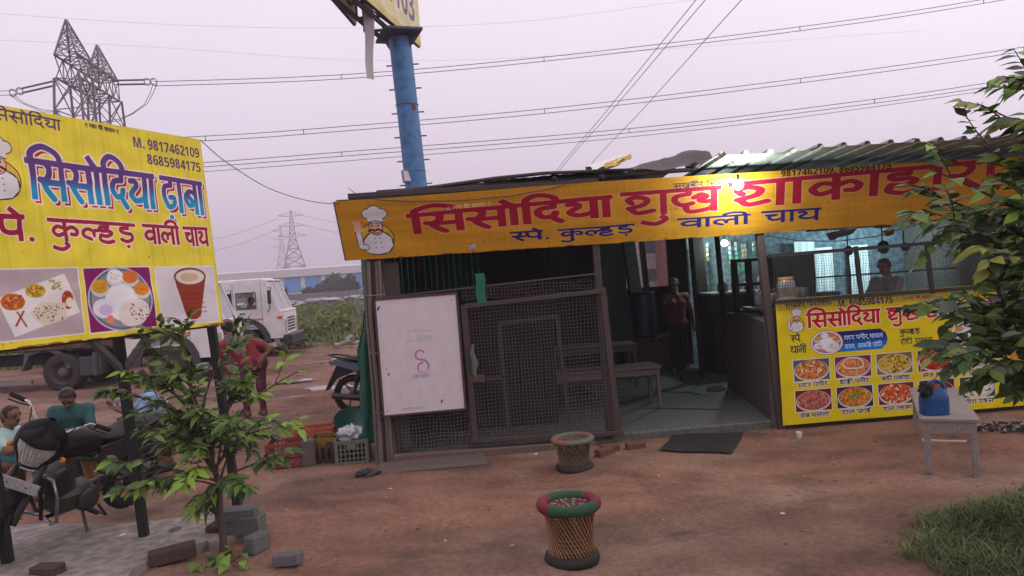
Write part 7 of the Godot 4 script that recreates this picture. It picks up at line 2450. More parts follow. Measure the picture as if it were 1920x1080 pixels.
func crate(label: String, at: Vector3, turn: float, size: Vector3, m: Material) -> Node3D:
	var o := thing("plastic_crate", label, "crate", at, turn, "plastic crates beside the shed corner")
	var w := size.x / 2
	var d := size.z / 2
	var h := size.y
	var base := MB.new()
	base.box(Vector3(0, 0.012, 0), Vector3(size.x, 0.024, size.z))
	put("floor", base, m, o)
	for side in 4:
		var s := MB.new()
		var ln := w if side % 2 == 0 else d
		var off := d if side % 2 == 0 else w
		for q in [[0.03, 0.045], [0.09, 0.012], [0.15, 0.012], [0.205, 0.012], [h - 0.02, 0.045]]:
			s.box(Vector3(0, q[0], off), Vector3(ln * 2, q[1], 0.014))
		for k in 8:
			var x := -ln + 0.02 + k * (ln * 2 - 0.04) / 7.0
			s.box(Vector3(x, h / 2, off), Vector3(0.035 if k == 0 or k == 7 else 0.014, h - 0.01, 0.018))
		s.box(Vector3(0, h - 0.07, off + 0.004), Vector3(0.11, 0.07, 0.012))
		var p := put("side", s, m, o)
		p.rotation.y = side * PI / 2
	return o

func build_crates():
	var y := ground_y(-1.9, -9.4)
	crate("red plastic crate, farthest left of the crates by the shed corner", Vector3(-2.32, y, -9.5), 4, Vector3(0.46, 0.3, 0.36), mat(0.34, 0.07, 0.045, 0.6, {"tex": "fine", "lo": 0.5}))
	crate("yellow plastic crate between the upright stone and the grey crate", Vector3(-1.86, y, -9.6), -3, Vector3(0.36, 0.3, 0.36), mat(0.4, 0.22, 0.03, 0.6, {"tex": "fine", "lo": 0.5}))
	crate("grey green plastic crate nearest the shed's corner poles", Vector3(-1.5, y - 0.02, -9.42), 3, Vector3(0.4, 0.31, 0.38), mat(0.23, 0.235, 0.2, 0.6, {"tex": "fine", "lo": 0.5}))
	crate("orange red crate behind the yellow crate", Vector3(-2.06, y + 0.02, -9.98), 2, Vector3(0.5, 0.34, 0.34), mat(0.42, 0.08, 0.035, 0.6))
	var st := MB.new()
	st.box(Vector3(0, 0.16, 0), Vector3(0.16, 0.34, 0.14), Basis(), 0.015)
	var so := put("stone_block", st, mat(0.22, 0.165, 0.145, 0.95, {"tex": "fine", "lo": 0.5, "bump": 0.5}))
	tag(so, "upright stone block between red and yellow crates", "stone block").position = Vector3(-2.03, y - 0.01, -9.37)
	# empties stacked in the crates: dark bottles
	for k in 2:
		var x := -1.86 if k == 0 else -1.5
		var m := MB.new()
		for i in 4:
			for j in 3:
				m.lathe([Vector2(0.0, 0.03), Vector2(0.032, 0.03), Vector2(0.034, 0.17), Vector2(0.014, 0.22), Vector2(0.014, 0.26), Vector2(0.0, 0.26)], 8, Vector3(x - 0.12 + i * 0.08, 0, -9.58 + j * 0.1 + k * 0.08))
		stuff(tag(put("bottles", m, mat(0.05, 0.035, 0.03, 0.3)), "dark empty bottles standing in the " + ("yellow crate" if k == 0 else "grey green crate"), "bottles") as Node3D).position.y = y
	var bag := lumpy(Vector3(0.17, 0.1, 0.13), 22, 0.8, 6)
	tag(put("plastic_bag", bag, mat(0.42, 0.42, 0.43, 0.35)), "crumpled clear plastic bag on top of the grey green crate", "bag").position = Vector3(-1.5, y + 0.33, -9.45)
	var basin := MB.new()
	basin.lathe([Vector2(0.0, 0.0), Vector2(0.16, 0.0), Vector2(0.25, 0.15), Vector2(0.27, 0.15), Vector2(0.17, -0.015), Vector2(0.0, -0.015)], 22)
	var bo := put("green_basin", basin, mat(0.02, 0.09, 0.06, 0.4))
	tag(bo, "dark green plastic basin leaning behind the grey green crate", "basin").position = Vector3(-1.55, y + 0.3, -9.85)
	bo.rotation_degrees = Vector3(35, 0, -15)
	# green shade net hanging down the shed's outer corner
	var nz := FastNoiseLite.new()
	nz.seed = 6; nz.frequency = 1.3
	var net := MB.new()
	net.sheet(10, 40, func(u, v):
		var yy := lerpf(2.42, 0.22, v)
		var x = -1.13 - 0.2 * u * (0.35 + 0.8 * smoothstep(0.15, 0.55, v)) - 0.03 * nz.get_noise_2d(yy * 2.0, u)
		return Vector3(x, yy, -9.24 - 0.1 * u + 0.05 * sin(u * 9.0 + yy * 2.0)))
	tag(put("green_net", net, mat(0.008, 0.13, 0.08, 0.8, {"tex": "fine", "lo": 0.6, "back": [0.01, 0.1, 0.06]})), "dark green shade net hanging down the shed's left corner", "net")

# ---------------------------------------------------------------- motorcycles
func motorcycle(label: String, at: Vector3, turn: float, lean: float, steer: float, paint: Material, tail: Material) -> Node3D:   # forward +x, rider's left is -z
	var o := thing("motorcycle", label, "motorcycle", at, 0)
	o.basis = (Basis(Vector3.UP, deg_to_rad(turn)) * Basis(Vector3.RIGHT, deg_to_rad(lean))).scaled(Vector3.ONE * 1.1)
	var black := mat(0.014, 0.014, 0.016, 0.45)
	var dull := mat(0.028, 0.026, 0.026, 0.75, {"tex": "fine", "lo": 0.5, "scale": 5.0})
	var metal := mat(0.14, 0.13, 0.125, 0.5, {"metal": 0.6, "tex": "fine", "lo": 0.4, "scale": 6.0})
	var chrome := mat(0.55, 0.55, 0.56, 0.18, {"metal": 1.0})
	var rubber := mat(0.025, 0.023, 0.022, 0.9, {"tex": "fine", "lo": 0.5, "scale": 5.0})
	var steer_xf := Transform3D(Basis(), Vector3(0.42, 0.8, 0)) * Transform3D(Basis(Vector3(-0.43, 0.9, 0).normalized(), deg_to_rad(steer)), Vector3()) * Transform3D(Basis(), Vector3(-0.42, -0.8, 0))
	for front in [true, false]:
		var c := Vector3(0.64, 0.3, 0) if front else Vector3(-0.64, 0.3, 0)
		var xf := steer_xf if front else Transform3D()
		var t := MB.new()
		t.xf = xf
		t.torus(c, 0.255, 0.046, Basis(Vector3.RIGHT, PI / 2), 0, TAU, 36, 12)
		for k in 40:
			var a := TAU * k / 40.0
			t.box(c + Vector3(cos(a) * 0.298, sin(a) * 0.298, 0), Vector3(0.02, 0.012, 0.06), Basis(Vector3.BACK, a + PI / 2))
		var wt := put("wheel", t, rubber, o)
		var r := MB.new()
		r.xf = xf
		r.torus(c, 0.215, 0.014, Basis(Vector3.RIGHT, PI / 2), 0, TAU, 32, 8)
		for k in 6:
			var a := TAU * k / 6.0
			r.bar(c + Vector3(cos(a), sin(a), 0) * 0.05, c + Vector3(cos(a + 0.12), sin(a + 0.12), 0) * 0.21, 0.022, 0.03)
		r.lathe([Vector2(0.0, -0.07), Vector2(0.06, -0.07), Vector2(0.07, -0.04), Vector2(0.07, 0.04), Vector2(0.06, 0.07), Vector2(0.0, 0.07)], 16, c, Basis(Vector3.RIGHT, PI / 2))
		put("rim", r, metal, wt)
	var fk := MB.new()
	fk.xf = steer_xf
	for s in [-0.09, 0.09]:
		fk.tube([Vector3(0.64, 0.3, s), Vector3(0.5, 0.6, s), Vector3(0.38, 0.86, s)], [0.028, 0.024, 0.02], 10)
	put("fork", fk, metal, o)
	var mg := MB.new()
	mg.xf = steer_xf
	mg.sheet(16, 6, func(u, v):
		var a := lerpf(-0.3, 2.3, u)
		var w = (v - 0.5) * 2.0
		return Vector3(0.64, 0.3, 0) + Vector3(cos(a), sin(a), 0) * (0.325 - 0.03 * w * w) + Vector3(0, 0, w * 0.065))
	put("front_mudguard", mg, paint, o)
	var cowl := MB.new()
	cowl.xf = steer_xf
	cowl.sheet(28, 16, func(u, v):
		var a = TAU * u
		var y := lerpf(-0.15, 0.21, v)
		var w := 0.165 * (1.0 - pow(absf(v - 0.45) / 0.56, 2.6)) + 0.02
		var dp := 0.10 * (1.0 - pow(absf(v - 0.4) / 0.62, 2.2)) + 0.02
		return Vector3(0.5 + cos(a) * dp * (1.0 if cos(a) > 0 else 0.5) + 0.04 * (0.5 - v), 0.94 + y, sin(a) * w))
	put("headlamp_cowl", cowl, paint, o)
	var pane := func(u: float, v: float, out: float) -> Vector3:
		var z := (u - 0.5) * 2.0
		return Vector3(0.672 + out - 0.05 * z * z - 0.035 * v, 0.9 + lerpf(-0.085, 0.07, v) + (0.028 * v - 0.012) * absf(z), z * lerpf(0.075, 0.142, smoothstep(0.0, 0.8, v)))
	var lens := MB.new()
	lens.xf = steer_xf
	lens.sheet(14, 10, func(u, v): return pane.call(u, v, 0.0))
	put("headlamp_lens", lens, mat(0.5, 0.5, 0.46, 0.14, {"coat": 1.0, "tex": "blotch", "lo": 0.6, "scale": 3.0}), o)
	var ribs := MB.new()
	ribs.xf = steer_xf
	for k in 7:
		var uu := 0.14 + k * 0.12
		ribs.tube([pane.call(uu, 0.08, 0.001), pane.call(lerpf(uu, 0.5, 0.1), 0.5, 0.002), pane.call(uu, 0.94, 0.001)], 0.0022, 4)
	put("lens_flutes", ribs, mat(0.18, 0.18, 0.17, 0.3), o)
	var bz := MB.new()
	bz.xf = steer_xf
	var loop := []
	for k in 33:
		var t := k / 8.0
		var e := fmod(t, 1.0)
		loop.append(pane.call(e, 0.0, -0.004) if t < 1.0 else pane.call(1.0, e, -0.004) if t < 2.0 else pane.call(1.0 - e, 1.0, -0.004) if t < 3.0 else pane.call(0.0, 1.0 - e if t < 4.0 else 0.0, -0.004))
	bz.tube(loop, 0.013, 8)
	put("lens_bezel", bz, mat(0.012, 0.012, 0.014, 0.35, {"spec": 0.3}), o)
	var vis := MB.new()
	vis.xf = steer_xf
	vis.sheet(12, 6, func(u, v):
		var z = (u - 0.5) * 2.0
		return Vector3(0.655 - 0.05 * z * z - 0.13 * v * v, 0.972 + 0.016 * absf(z) * (1.0 - v) + 0.15 * v - 0.06 * v * z * z, z * lerpf(0.15, 0.09, v * v)))
	put("visor", vis, mat(0.012, 0.012, 0.014, 0.3, {"spec": 0.25}), o)
	var hb := MB.new()
	hb.xf = steer_xf
	hb.tube([Vector3(0.2, 1.08, -0.37), Vector3(0.26, 1.1, -0.24), Vector3(0.36, 0.98, -0.08), Vector3(0.36, 0.98, 0.08), Vector3(0.26, 1.1, 0.24), Vector3(0.2, 1.08, 0.37)], 0.012, 10)
	put("handlebar", hb, chrome, o)
	for s in [-1.0, 1.0]:
		var g := MB.new()
		g.xf = steer_xf
		g.tube([Vector3(0.245, 1.095, 0.27 * s), Vector3(0.195, 1.078, 0.39 * s)], 0.019, 10)
		g.tube([Vector3(0.29, 1.09, 0.22 * s), Vector3(0.29, 1.08, 0.3 * s), Vector3(0.25, 1.06, 0.38 * s)], 0.006, 6)
		put("grip", g, rubber, o)
		var cb := MB.new()
		cb.xf = steer_xf
		cb.tube([Vector3(0.3, 1.09, 0.2 * s), Vector3(0.42, 1.12, 0.17 * s), Vector3(0.5, 1.0, 0.12 * s), Vector3(0.44, 0.85, 0.06 * s)], 0.005, 5)
		put("control_cable", cb, rubber, o)
		var ind := MB.new()
		ind.xf = steer_xf
		ind.ball(Vector3(0.5, 0.86, 0.19 * s), Vector3(0.035, 0.022, 0.03), 10)
		put("indicator", ind, mat(0.5, 0.2, 0.03, 0.3), o)
	# tank, seat, side panels
	var tk := MB.new()
	tk.sheet(28, 18, func(u, v):
		var a = TAU * u
		var x := lerpf(-0.17, 0.36, v)
		var k := sqrt(maxf(0.0, 1.0 - pow(absf(v - 0.55) / 0.56, 2.8)))
		return Vector3(x, 0.8 + 0.12 * k * sin(a) + 0.05 * (v - 0.2), 0.145 * k * cos(a) * (1.0 - 0.25 * maxf(sin(a), 0.0))))
	put("tank", tk, paint, o)
	var se := MB.new()
	se.sheet(20, 24, func(u, v):
		var a = TAU * u
		var x := lerpf(-0.14, -0.82, v)
		var k := sqrt(maxf(0.0, 1.0 - pow(absf(v - 0.5) / 0.51, 4.0)))
		return Vector3(x, 0.8 + 0.05 * smoothstep(0.35, 0.6, v) + 0.045 * k * sin(a), lerpf(0.11, 0.13, v) * k * cos(a)))
	put("seat", se, dull, o)
	for s in [-1.0, 1.0]:
		var sp := MB.new()
		sp.prism(PackedVector2Array([Vector2(-0.08, 0.76), Vector2(-0.5, 0.79), Vector2(-0.88, 0.88), Vector2(-0.9, 0.8), Vector2(-0.55, 0.68), Vector2(-0.25, 0.55), Vector2(-0.1, 0.6)]), Vector3(0, 0, 0.115 * s + 0.012), Vector3.RIGHT, Vector3.UP, 0.024)
		put("side_panel", sp, tail, o)
	var tl := MB.new()
	tl.box(Vector3(-0.9, 0.83, 0), Vector3(0.1, 0.08, 0.16), Basis(), 0.02)
	put("tail_fairing", tl, tail, o)
	var lp := MB.new()
	lp.box(Vector3(-0.955, 0.83, 0), Vector3(0.03, 0.06, 0.14), Basis(), 0.01)
	put("tail_lamp", lp, mat(0.35, 0.01, 0.02, 0.25), o)
	var gb := MB.new()
	gb.tube([Vector3(-0.5, 0.84, -0.14), Vector3(-0.85, 0.92, -0.12), Vector3(-0.98, 0.94, 0), Vector3(-0.85, 0.92, 0.12), Vector3(-0.5, 0.84, 0.14)], 0.012, 8)
	put("grab_rail", gb, black, o)
	var rf := MB.new()
	rf.prism(PackedVector2Array([Vector2(-0.6, 0.66), Vector2(-0.86, 0.78), Vector2(-1.0, 0.52), Vector2(-1.06, 0.4), Vector2(-0.98, 0.42), Vector2(-0.86, 0.58), Vector2(-0.7, 0.63)]), Vector3(0, 0, 0.08), Vector3.RIGHT, Vector3.UP, 0.16)
	put("rear_mudguard", rf, black, o)
	# engine, frame, exhaust
	var en := MB.new()
	en.box(Vector3(0.03, 0.32, 0), Vector3(0.4, 0.22, 0.22), Basis(), 0.05)
	en.lathe([Vector2(0.0, -0.15), Vector2(0.09, -0.15), Vector2(0.11, -0.12), Vector2(0.11, 0.12), Vector2(0.09, 0.15), Vector2(0.0, 0.15)], 20, Vector3(-0.05, 0.31, 0), Basis(Vector3.RIGHT, PI / 2))
	put("crankcase", en, metal, o)
	var cy := MB.new()
	for k in 8:
		cy.box(Vector3(0.16 + k * 0.008, 0.42 + k * 0.026, 0), Vector3(0.19, 0.011, 0.19), Basis(Vector3.BACK, -0.3))
	cy.box(Vector3(0.19, 0.52, 0), Vector3(0.13, 0.22, 0.13), Basis(Vector3.BACK, -0.3), 0.02)
	put("cylinder", cy, metal, o)
	var fm := MB.new()
	fm.tube([Vector3(0.4, 0.82, 0), Vector3(0.34, 0.5, 0), Vector3(0.28, 0.2, 0), Vector3(-0.2, 0.18, 0), Vector3(-0.3, 0.4, 0)], 0.018, 8)
	for s in [-0.1, 0.1]:
		fm.tube([Vector3(0.38, 0.76, s * 0.4), Vector3(-0.15, 0.7, s), Vector3(-0.8, 0.78, s)], 0.014, 8)
		fm.tube([Vector3(-0.28, 0.3, s), Vector3(-0.64, 0.3, s)], 0.02, 8)
	put("frame", fm, dull, o)
	for s in [-1.0, 1.0]:
		var sh := MB.new()
		sh.tube([Vector3(-0.62, 0.34, 0.12 * s), Vector3(-0.52, 0.7, 0.12 * s)], 0.016, 8)
		for k in 9:
			sh.torus(Vector3(-0.605 + k * 0.0085, 0.4 + k * 0.031, 0.12 * s), 0.03, 0.006, Basis(Vector3.BACK, -0.27), 0, TAU, 14, 5)
		put("shock_absorber", sh, metal, o)
		var fp := MB.new()
		fp.bar(Vector3(-0.02, 0.24, 0.12 * s), Vector3(-0.02, 0.24, 0.27 * s), 0.03, 0.025)
		fp.bar(Vector3(-0.45, 0.34, 0.1 * s), Vector3(-0.45, 0.34, 0.24 * s), 0.028, 0.022)
		put("footrest", fp, rubber, o)
	var ex := MB.new()
	ex.tube([Vector3(0.24, 0.52, 0.06), Vector3(0.33, 0.38, 0.1), Vector3(0.22, 0.2, 0.13), Vector3(-0.2, 0.2, 0.15), Vector3(-0.34, 0.23, 0.17), Vector3(-0.36, 0.235, 0.17), Vector3(-0.95, 0.34, 0.18)], [0.017, 0.018, 0.02, 0.022, 0.03, 0.045, 0.048], 12)
	put("exhaust", ex, mat(0.06, 0.055, 0.055, 0.35, {"metal": 0.7}), o)
	var cg := MB.new()
	for s in [-1.0, 1.0]:
		cg.tube([Vector3(0.38, 0.62, 0.04 * s), Vector3(0.42, 0.64, 0.2 * s), Vector3(0.42, 0.52, 0.27 * s), Vector3(0.38, 0.3, 0.26 * s), Vector3(0.32, 0.22, 0.15 * s), Vector3(0.28, 0.22, 0.03 * s)], 0.013, 8)
	put("crash_guard", cg, mat(0.32, 0.32, 0.33, 0.3, {"metal": 0.9}), o)
	var pn := MB.new()
	pn.xf = steer_xf
	pn.box(Vector3(0.68, 0.66, 0.0), Vector3(0.02, 0.085, 0.31), Basis(Vector3.BACK, 0.25), 0.006)
	put("number_plate", pn, mat(0.52, 0.5, 0.49, 0.5, {"tex": "fine", "lo": 0.6}), o)
	var bolts := MB.new()
	bolts.xf = steer_xf
	for s in [-0.07, 0.07]:
		bolts.ball(Vector3(0.692, 0.665, s), Vector3(0.006, 0.008, 0.008), 6)
	put("plate_bolt", bolts, mat(0.1, 0.08, 0.08), o)
	var sd := MB.new()
	sd.tube([Vector3(-0.02, 0.22, -0.1), Vector3(0.02, 0.02, -0.27)], 0.013, 8)
	sd.box(Vector3(0.03, 0.012, -0.28), Vector3(0.08, 0.012, 0.05))
	sd.tube([Vector3(-0.2, 0.2, 0.09), Vector3(-0.3, 0.07, 0.1), Vector3(-0.3, 0.07, -0.1), Vector3(-0.2, 0.2, -0.09)], 0.012, 8)
	put("side_stand", sd, metal, o)
	var sg := MB.new()
	sg.tube([Vector3(-0.42, 0.68, -0.2), Vector3(-0.9, 0.72, -0.21), Vector3(-0.86, 0.45, -0.22), Vector3(-0.6, 0.3, -0.2), Vector3(-0.4, 0.34, -0.18), Vector3(-0.42, 0.68, -0.2)], 0.009, 6)
	for k in 6:
		sg.tube([Vector3(-0.42, 0.66 - k * 0.055, -0.2), Vector3(-0.87 + k * 0.035, 0.68 - k * 0.055, -0.21)], 0.006, 5)
	put("leg_guard", sg, metal, o)
	return o

func build_black_motorcycle():
	motorcycle("dusty black motorcycle leaning on its stand beside the hoarding posts", Vector3(-3.86, 0.085, -7.25), 249.0, -18.0, 36.0, mat(0.012, 0.012, 0.014, 0.42, {"tex": "fine", "lo": 0.6, "scale": 1.0, "spec": 0.3}), mat(0.022, 0.02, 0.022, 0.45))

func build_red_motorcycle():
	motorcycle("red and grey motorcycle parked behind the shed's green net", Vector3(-1.28, ground_y(-1.28, -13.0), -13.0), 3.0, 4.0, 10.0, mat(0.36, 0.02, 0.035, 0.3), mat(0.13, 0.17, 0.24, 0.3))

# ---------------------------------------------------------------- plants
func leaf_mesh(width: float, droop: float, tip: float) -> ArrayMesh:   # along +y, one unit long, face to +z
	var m := MB.new()
	var ws := [0.06, 0.62, 0.98, 0.86, 0.45, 0.0]
	if tip > 0.5: ws = [0.06, 0.8, 1.0, 0.72, 0.26, 0.0]
	for i in 5:
		for s in [-1.0, 1.0]:
			var y0 := i / 5.0
			var y1 := (i + 1) / 5.0
			var a := Vector3(0, y0, -droop * y0 * y0)
			var b := Vector3(0, y1, -droop * y1 * y1)
			var c := b + Vector3(s * width * 0.5 * ws[i + 1], 0, 0.25 * width * ws[i + 1] * 0.5)
			var d := a + Vector3(s * width * 0.5 * ws[i], 0, 0.25 * width * ws[i] * 0.5)
			m.quad(a, b, c, d, Vector3.BACK)
	return m.mesh()

func leaf_at(p: Vector3, dir: Vector3, size: float) -> Transform3D:
	var y := dir.normalized()
	var n := Vector3(rng.randf_range(-0.6, 0.5), 1.0, rng.randf_range(-0.2, 1.1))
	var z := (n - y * n.dot(y)).normalized()
	return Transform3D(Basis(y.cross(z), y, z).scaled(Vector3(size, size, size)), p)

func branch(m: MB, a: Vector3, b: Vector3, r0: float, r1: float, sag: float) -> Array:
	var pts := []
	var rs := []
	var side := Vector3(rng.randf_range(-1, 1), rng.randf_range(-0.3, 0.6), rng.randf_range(-1, 1)) * a.distance_to(b) * 0.1
	for k in 8:
		var t := k / 7.0
		pts.append(a.lerp(b, t) + side * sin(PI * t) + Vector3(0, sag * sin(PI * t), 0))
		rs.append(lerpf(r0, r1, t))
	m.tube(pts, rs, 6)
	return pts

func along(pts: Array, t: float) -> Array:
	var f := clampf(t, 0.0, 0.999) * (pts.size() - 1)
	var i := int(f)
	return [(pts[i] as Vector3).lerp(pts[i + 1], f - i), (pts[i + 1] - pts[i]).normalized()]

func foliage(o: Node3D, leaves: Array, meshes: Array, mats_: Array, most: int) -> void:   # leaves: [transform, material index]
	for i in leaves.size():
		if i >= most: break
		var n := put("leaf", meshes[i % meshes.size()], mats_[leaves[i][1]], o)
		n.transform = leaves[i][0]
	if leaves.size() > most:
		for k in mats_.size():
			var rest := []
			for i in range(most, leaves.size()):
				if leaves[i][1] == k:
					rest.append(leaves[i][0])
			if rest.size() > 0:
				scatter("foliage", meshes[k % meshes.size()], mats_[k], rest, o)

func leaf_mats() -> Array:
	return [
		mat(0.072, 0.14, 0.032, 0.6, {"back": [0.05, 0.1, 0.012], "tex": "fine", "lo": 0.65, "scale": 5.0}),
		mat(0.165, 0.26, 0.04, 0.6, {"back": [0.1, 0.17, 0.018], "tex": "fine", "lo": 0.65, "scale": 5.0}),
		mat(0.26, 0.45, 0.045, 0.45, {"back": [0.16, 0.34, 0.02], "tex": "fine", "lo": 0.75, "scale": 5.0}),
		mat(0.3, 0.32, 0.045, 0.5, {"back": [0.22, 0.24, 0.02], "tex": "fine", "lo": 0.75, "scale": 5.0}),
		mat(0.13, 0.17, 0.1, 0.5, {"tex": "fine", "lo": 0.7, "scale": 5.0})]

func build_sapling():
	rng.seed = 42
	var base := Vector3(-2.17, 0.0, -6.42)
	var o := thing("sapling", "leafy young tree with bright new leaves growing before the hoarding", "tree", base)
	var bark := mat(0.17, 0.115, 0.085, 0.9, {"tex": "fine", "lo": 0.5, "scale": Vector3(14, 3, 14), "bump": 0.4})
	var tr := MB.new()
	var fork := Vector3(0.01, 0.6, -0.02)
	tr.tube([Vector3(0.0, -0.08, 0), Vector3(0.015, 0.12, 0), Vector3(0.0, 0.35, -0.01), fork, Vector3(-0.07, 0.95, 0.0), Vector3(-0.16, 1.3, 0.02)], [0.042, 0.032, 0.028, 0.026, 0.018, 0.009], 10)
	put("trunk", tr, bark, o)
	var stem := [Vector3(0.0, 0.35, -0.01), fork, Vector3(-0.07, 0.95, 0.0), Vector3(-0.16, 1.3, 0.02)]
	# limb ends relative to the base: [end, where it leaves the stem, young leaves?]
	var ends := [[-0.8, 1.46, 0.2, 0.7, 0], [-0.7, 0.9, 0.3, 0.35, 1], [-0.5, 1.82, 0.0, 0.95, 0], [-0.25, 1.95, 0.1, 1.0, 0], [0.25, 1.78, -0.15, 0.8, 0], [0.8, 1.52, 0.05, 0.6, 2], [0.68, 1.08, 0.2, 0.45, 2], [0.62, 0.8, 0.1, 0.35, 0], [0.33, 0.6, 0.3, 0.32, 0], [-0.1, 0.78, 0.55, 0.4, 2], [-0.58, 0.68, 0.35, 0.36, 1], [-0.2, 1.62, 0.3, 0.75, 0], [0.1, 1.3, 0.4, 0.6, 0], [-0.4, 1.2, 0.4, 0.55, 0], [0.3, 1.15, 0.35, 0.5, 0], [-0.05, 1.0, 0.45, 0.45, 0], [-0.3, 1.0, -0.35, 0.45, 0], [0.25, 0.95, -0.4, 0.45, 0], [-0.45, 1.55, 0.25, 0.8, 1]]
	for i in 13:
		var d := Vector3(rng.randfn(), rng.randfn() * 0.9, rng.randfn()).normalized() * pow(rng.randf(), 0.4)
		var p := Vector3(0.0, 1.05, 0.05) + d * Vector3(0.5, 0.66, 0.4)
		ends.append([p.x, p.y, p.z, clampf((p.y - 0.35) * 0.55, 0.3, 0.95), 1 if rng.randf() < 0.3 else 0])
	var leaves := []
	for e in ends:
		var m := MB.new()
		var from: Array = along(stem, e[3])
		var pts := branch(m, from[0], Vector3(e[0], e[1], e[2]), 0.012, 0.004, 0.06)
		var twigs := [pts]
		for k in 4:
			var q: Array = along(pts, rng.randf_range(0.35, 0.9))
			var d: Vector3 = (q[1] + Vector3(rng.randf_range(-0.8, 0.8), rng.randf_range(-0.4, 0.5), rng.randf_range(-0.5, 0.9))).normalized()
			twigs.append(branch(m, q[0], q[0] + d * rng.randf_range(0.16, 0.32), 0.005, 0.0025, 0.02))
		put("branch", m, bark, o)
		for ti in twigs.size():
			var n := 10 if ti == 0 else 7
			for i in n:
				var t := lerpf(0.42 if ti == 0 else 0.2, 1.0, (i + rng.randf() * 0.5) / n)
				var q: Array = along(twigs[ti], t)
				var across: Vector3 = (q[1] as Vector3).cross(Vector3.UP).normalized() * (1.0 if i % 2 == 0 else -1.0)
				var d: Vector3 = q[1] * 0.7 + across * rng.randf_range(0.4, 1.0) + Vector3(0, rng.randf_range(-0.55, 0.45), rng.randf_range(-0.1, 0.5))
				var young: bool = (e[4] == 2 and t > 0.45) or (e[4] == 1 and t > 0.72 and rng.randf() < 0.7)
				leaves.append([leaf_at(q[0], d, rng.randf_range(0.09, 0.165)), 2 if young else (1 if rng.randf() < 0.45 else 0)])
	foliage(o, leaves, [leaf_mesh(0.38, 0.25, 0), leaf_mesh(0.42, 0.4, 0), leaf_mesh(0.34, 0.15, 0)], leaf_mats(), 300)
	# concrete blocks round its foot
	var grey := mat(0.2, 0.2, 0.205, 0.95, {"tex": "fine", "lo": 0.6, "bump": 0.5, "btex": "grit"})
	var bl := [[-2.12, 0.2, -6.72, 0.34, 0.1, 0.18, 4, 0, "upper grey concrete block stacked behind the sapling's trunk"], [-2.06, 0.07, -6.72, 0.32, 0.16, 0.18, -6, 0, "lower grey concrete block under the stacked one behind the trunk"], [-1.86, 0.03, -6.35, 0.2, 0.14, 0.12, 62, 0, "grey concrete block lying just right of the sapling's trunk"], [-1.52, 0.02, -6.0, 0.22, 0.09, 0.12, -14, 6, "small grey block lying alone on the soil right of the sapling"]]
	for q in bl:
		var b := MB.new()
		b.box(Vector3(0, q[4] / 2, 0), Vector3(q[3], q[4], q[5]), Basis(), 0.008)
		var n := put("concrete_block", b, grey)
		tag(n, q[8], "block", "grey concrete blocks round the sapling").position = Vector3(q[0], q[1], q[2])
		n.rotation_degrees = Vector3(0, q[6], q[7])
	var br := mat(0.13, 0.075, 0.058, 0.95, {"tex": "fine", "lo": 0.5, "bump": 0.6})
	var bk := [[-2.52, -6.28, 20, 0.36, "dark red brick edging the slab left of the sapling"], [-3.42, -6.12, -22, 0.26, "broken brick lying flat at the slab's near edge by the left post"], [-2.34, -6.85, 75, 0.2, "half brick on the slab behind the sapling's blocks"]]
	for q in bk:
		var b := MB.new()
		b.box(Vector3(0, 0.05, 0), Vector3(q[3], 0.11, 0.13), Basis(), 0.012)
		var n := put("brick", b, br)
		tag(n, q[4], "brick", "bricks on the slab").position = Vector3(q[0], 0.045, q[1])
		n.rotation_degrees = Vector3(3, q[2], 4)
	# low broad leaved weed at the foot
	var w := thing("weed", "low broad leaved weed at the foot of the sapling", "plant", Vector3(-2.1, 0.0, -6.15))
	var st := MB.new()
	var lv := []
	for i in 26:
		var a := rng.randf() * TAU
		var d := Vector3(cos(a), rng.randf_range(0.3, 1.2), sin(a)).normalized()
		var p := d * rng.randf_range(0.06, 0.18) + Vector3(rng.randf_range(-0.18, 0.18), 0, rng.randf_range(-0.1, 0.1))
		st.tube([Vector3(p.x * 0.4, 0, p.z * 0.4), p], 0.003, 4)
		lv.append([leaf_at(p, Vector3(d.x, -0.1, d.z), rng.randf_range(0.07, 0.12)), 1 if rng.randf() < 0.7 else 2])
	put("stem", st, bark, w)
	foliage(w, lv, [leaf_mesh(0.85, 0.3, 1.0)], leaf_mats(), 60)

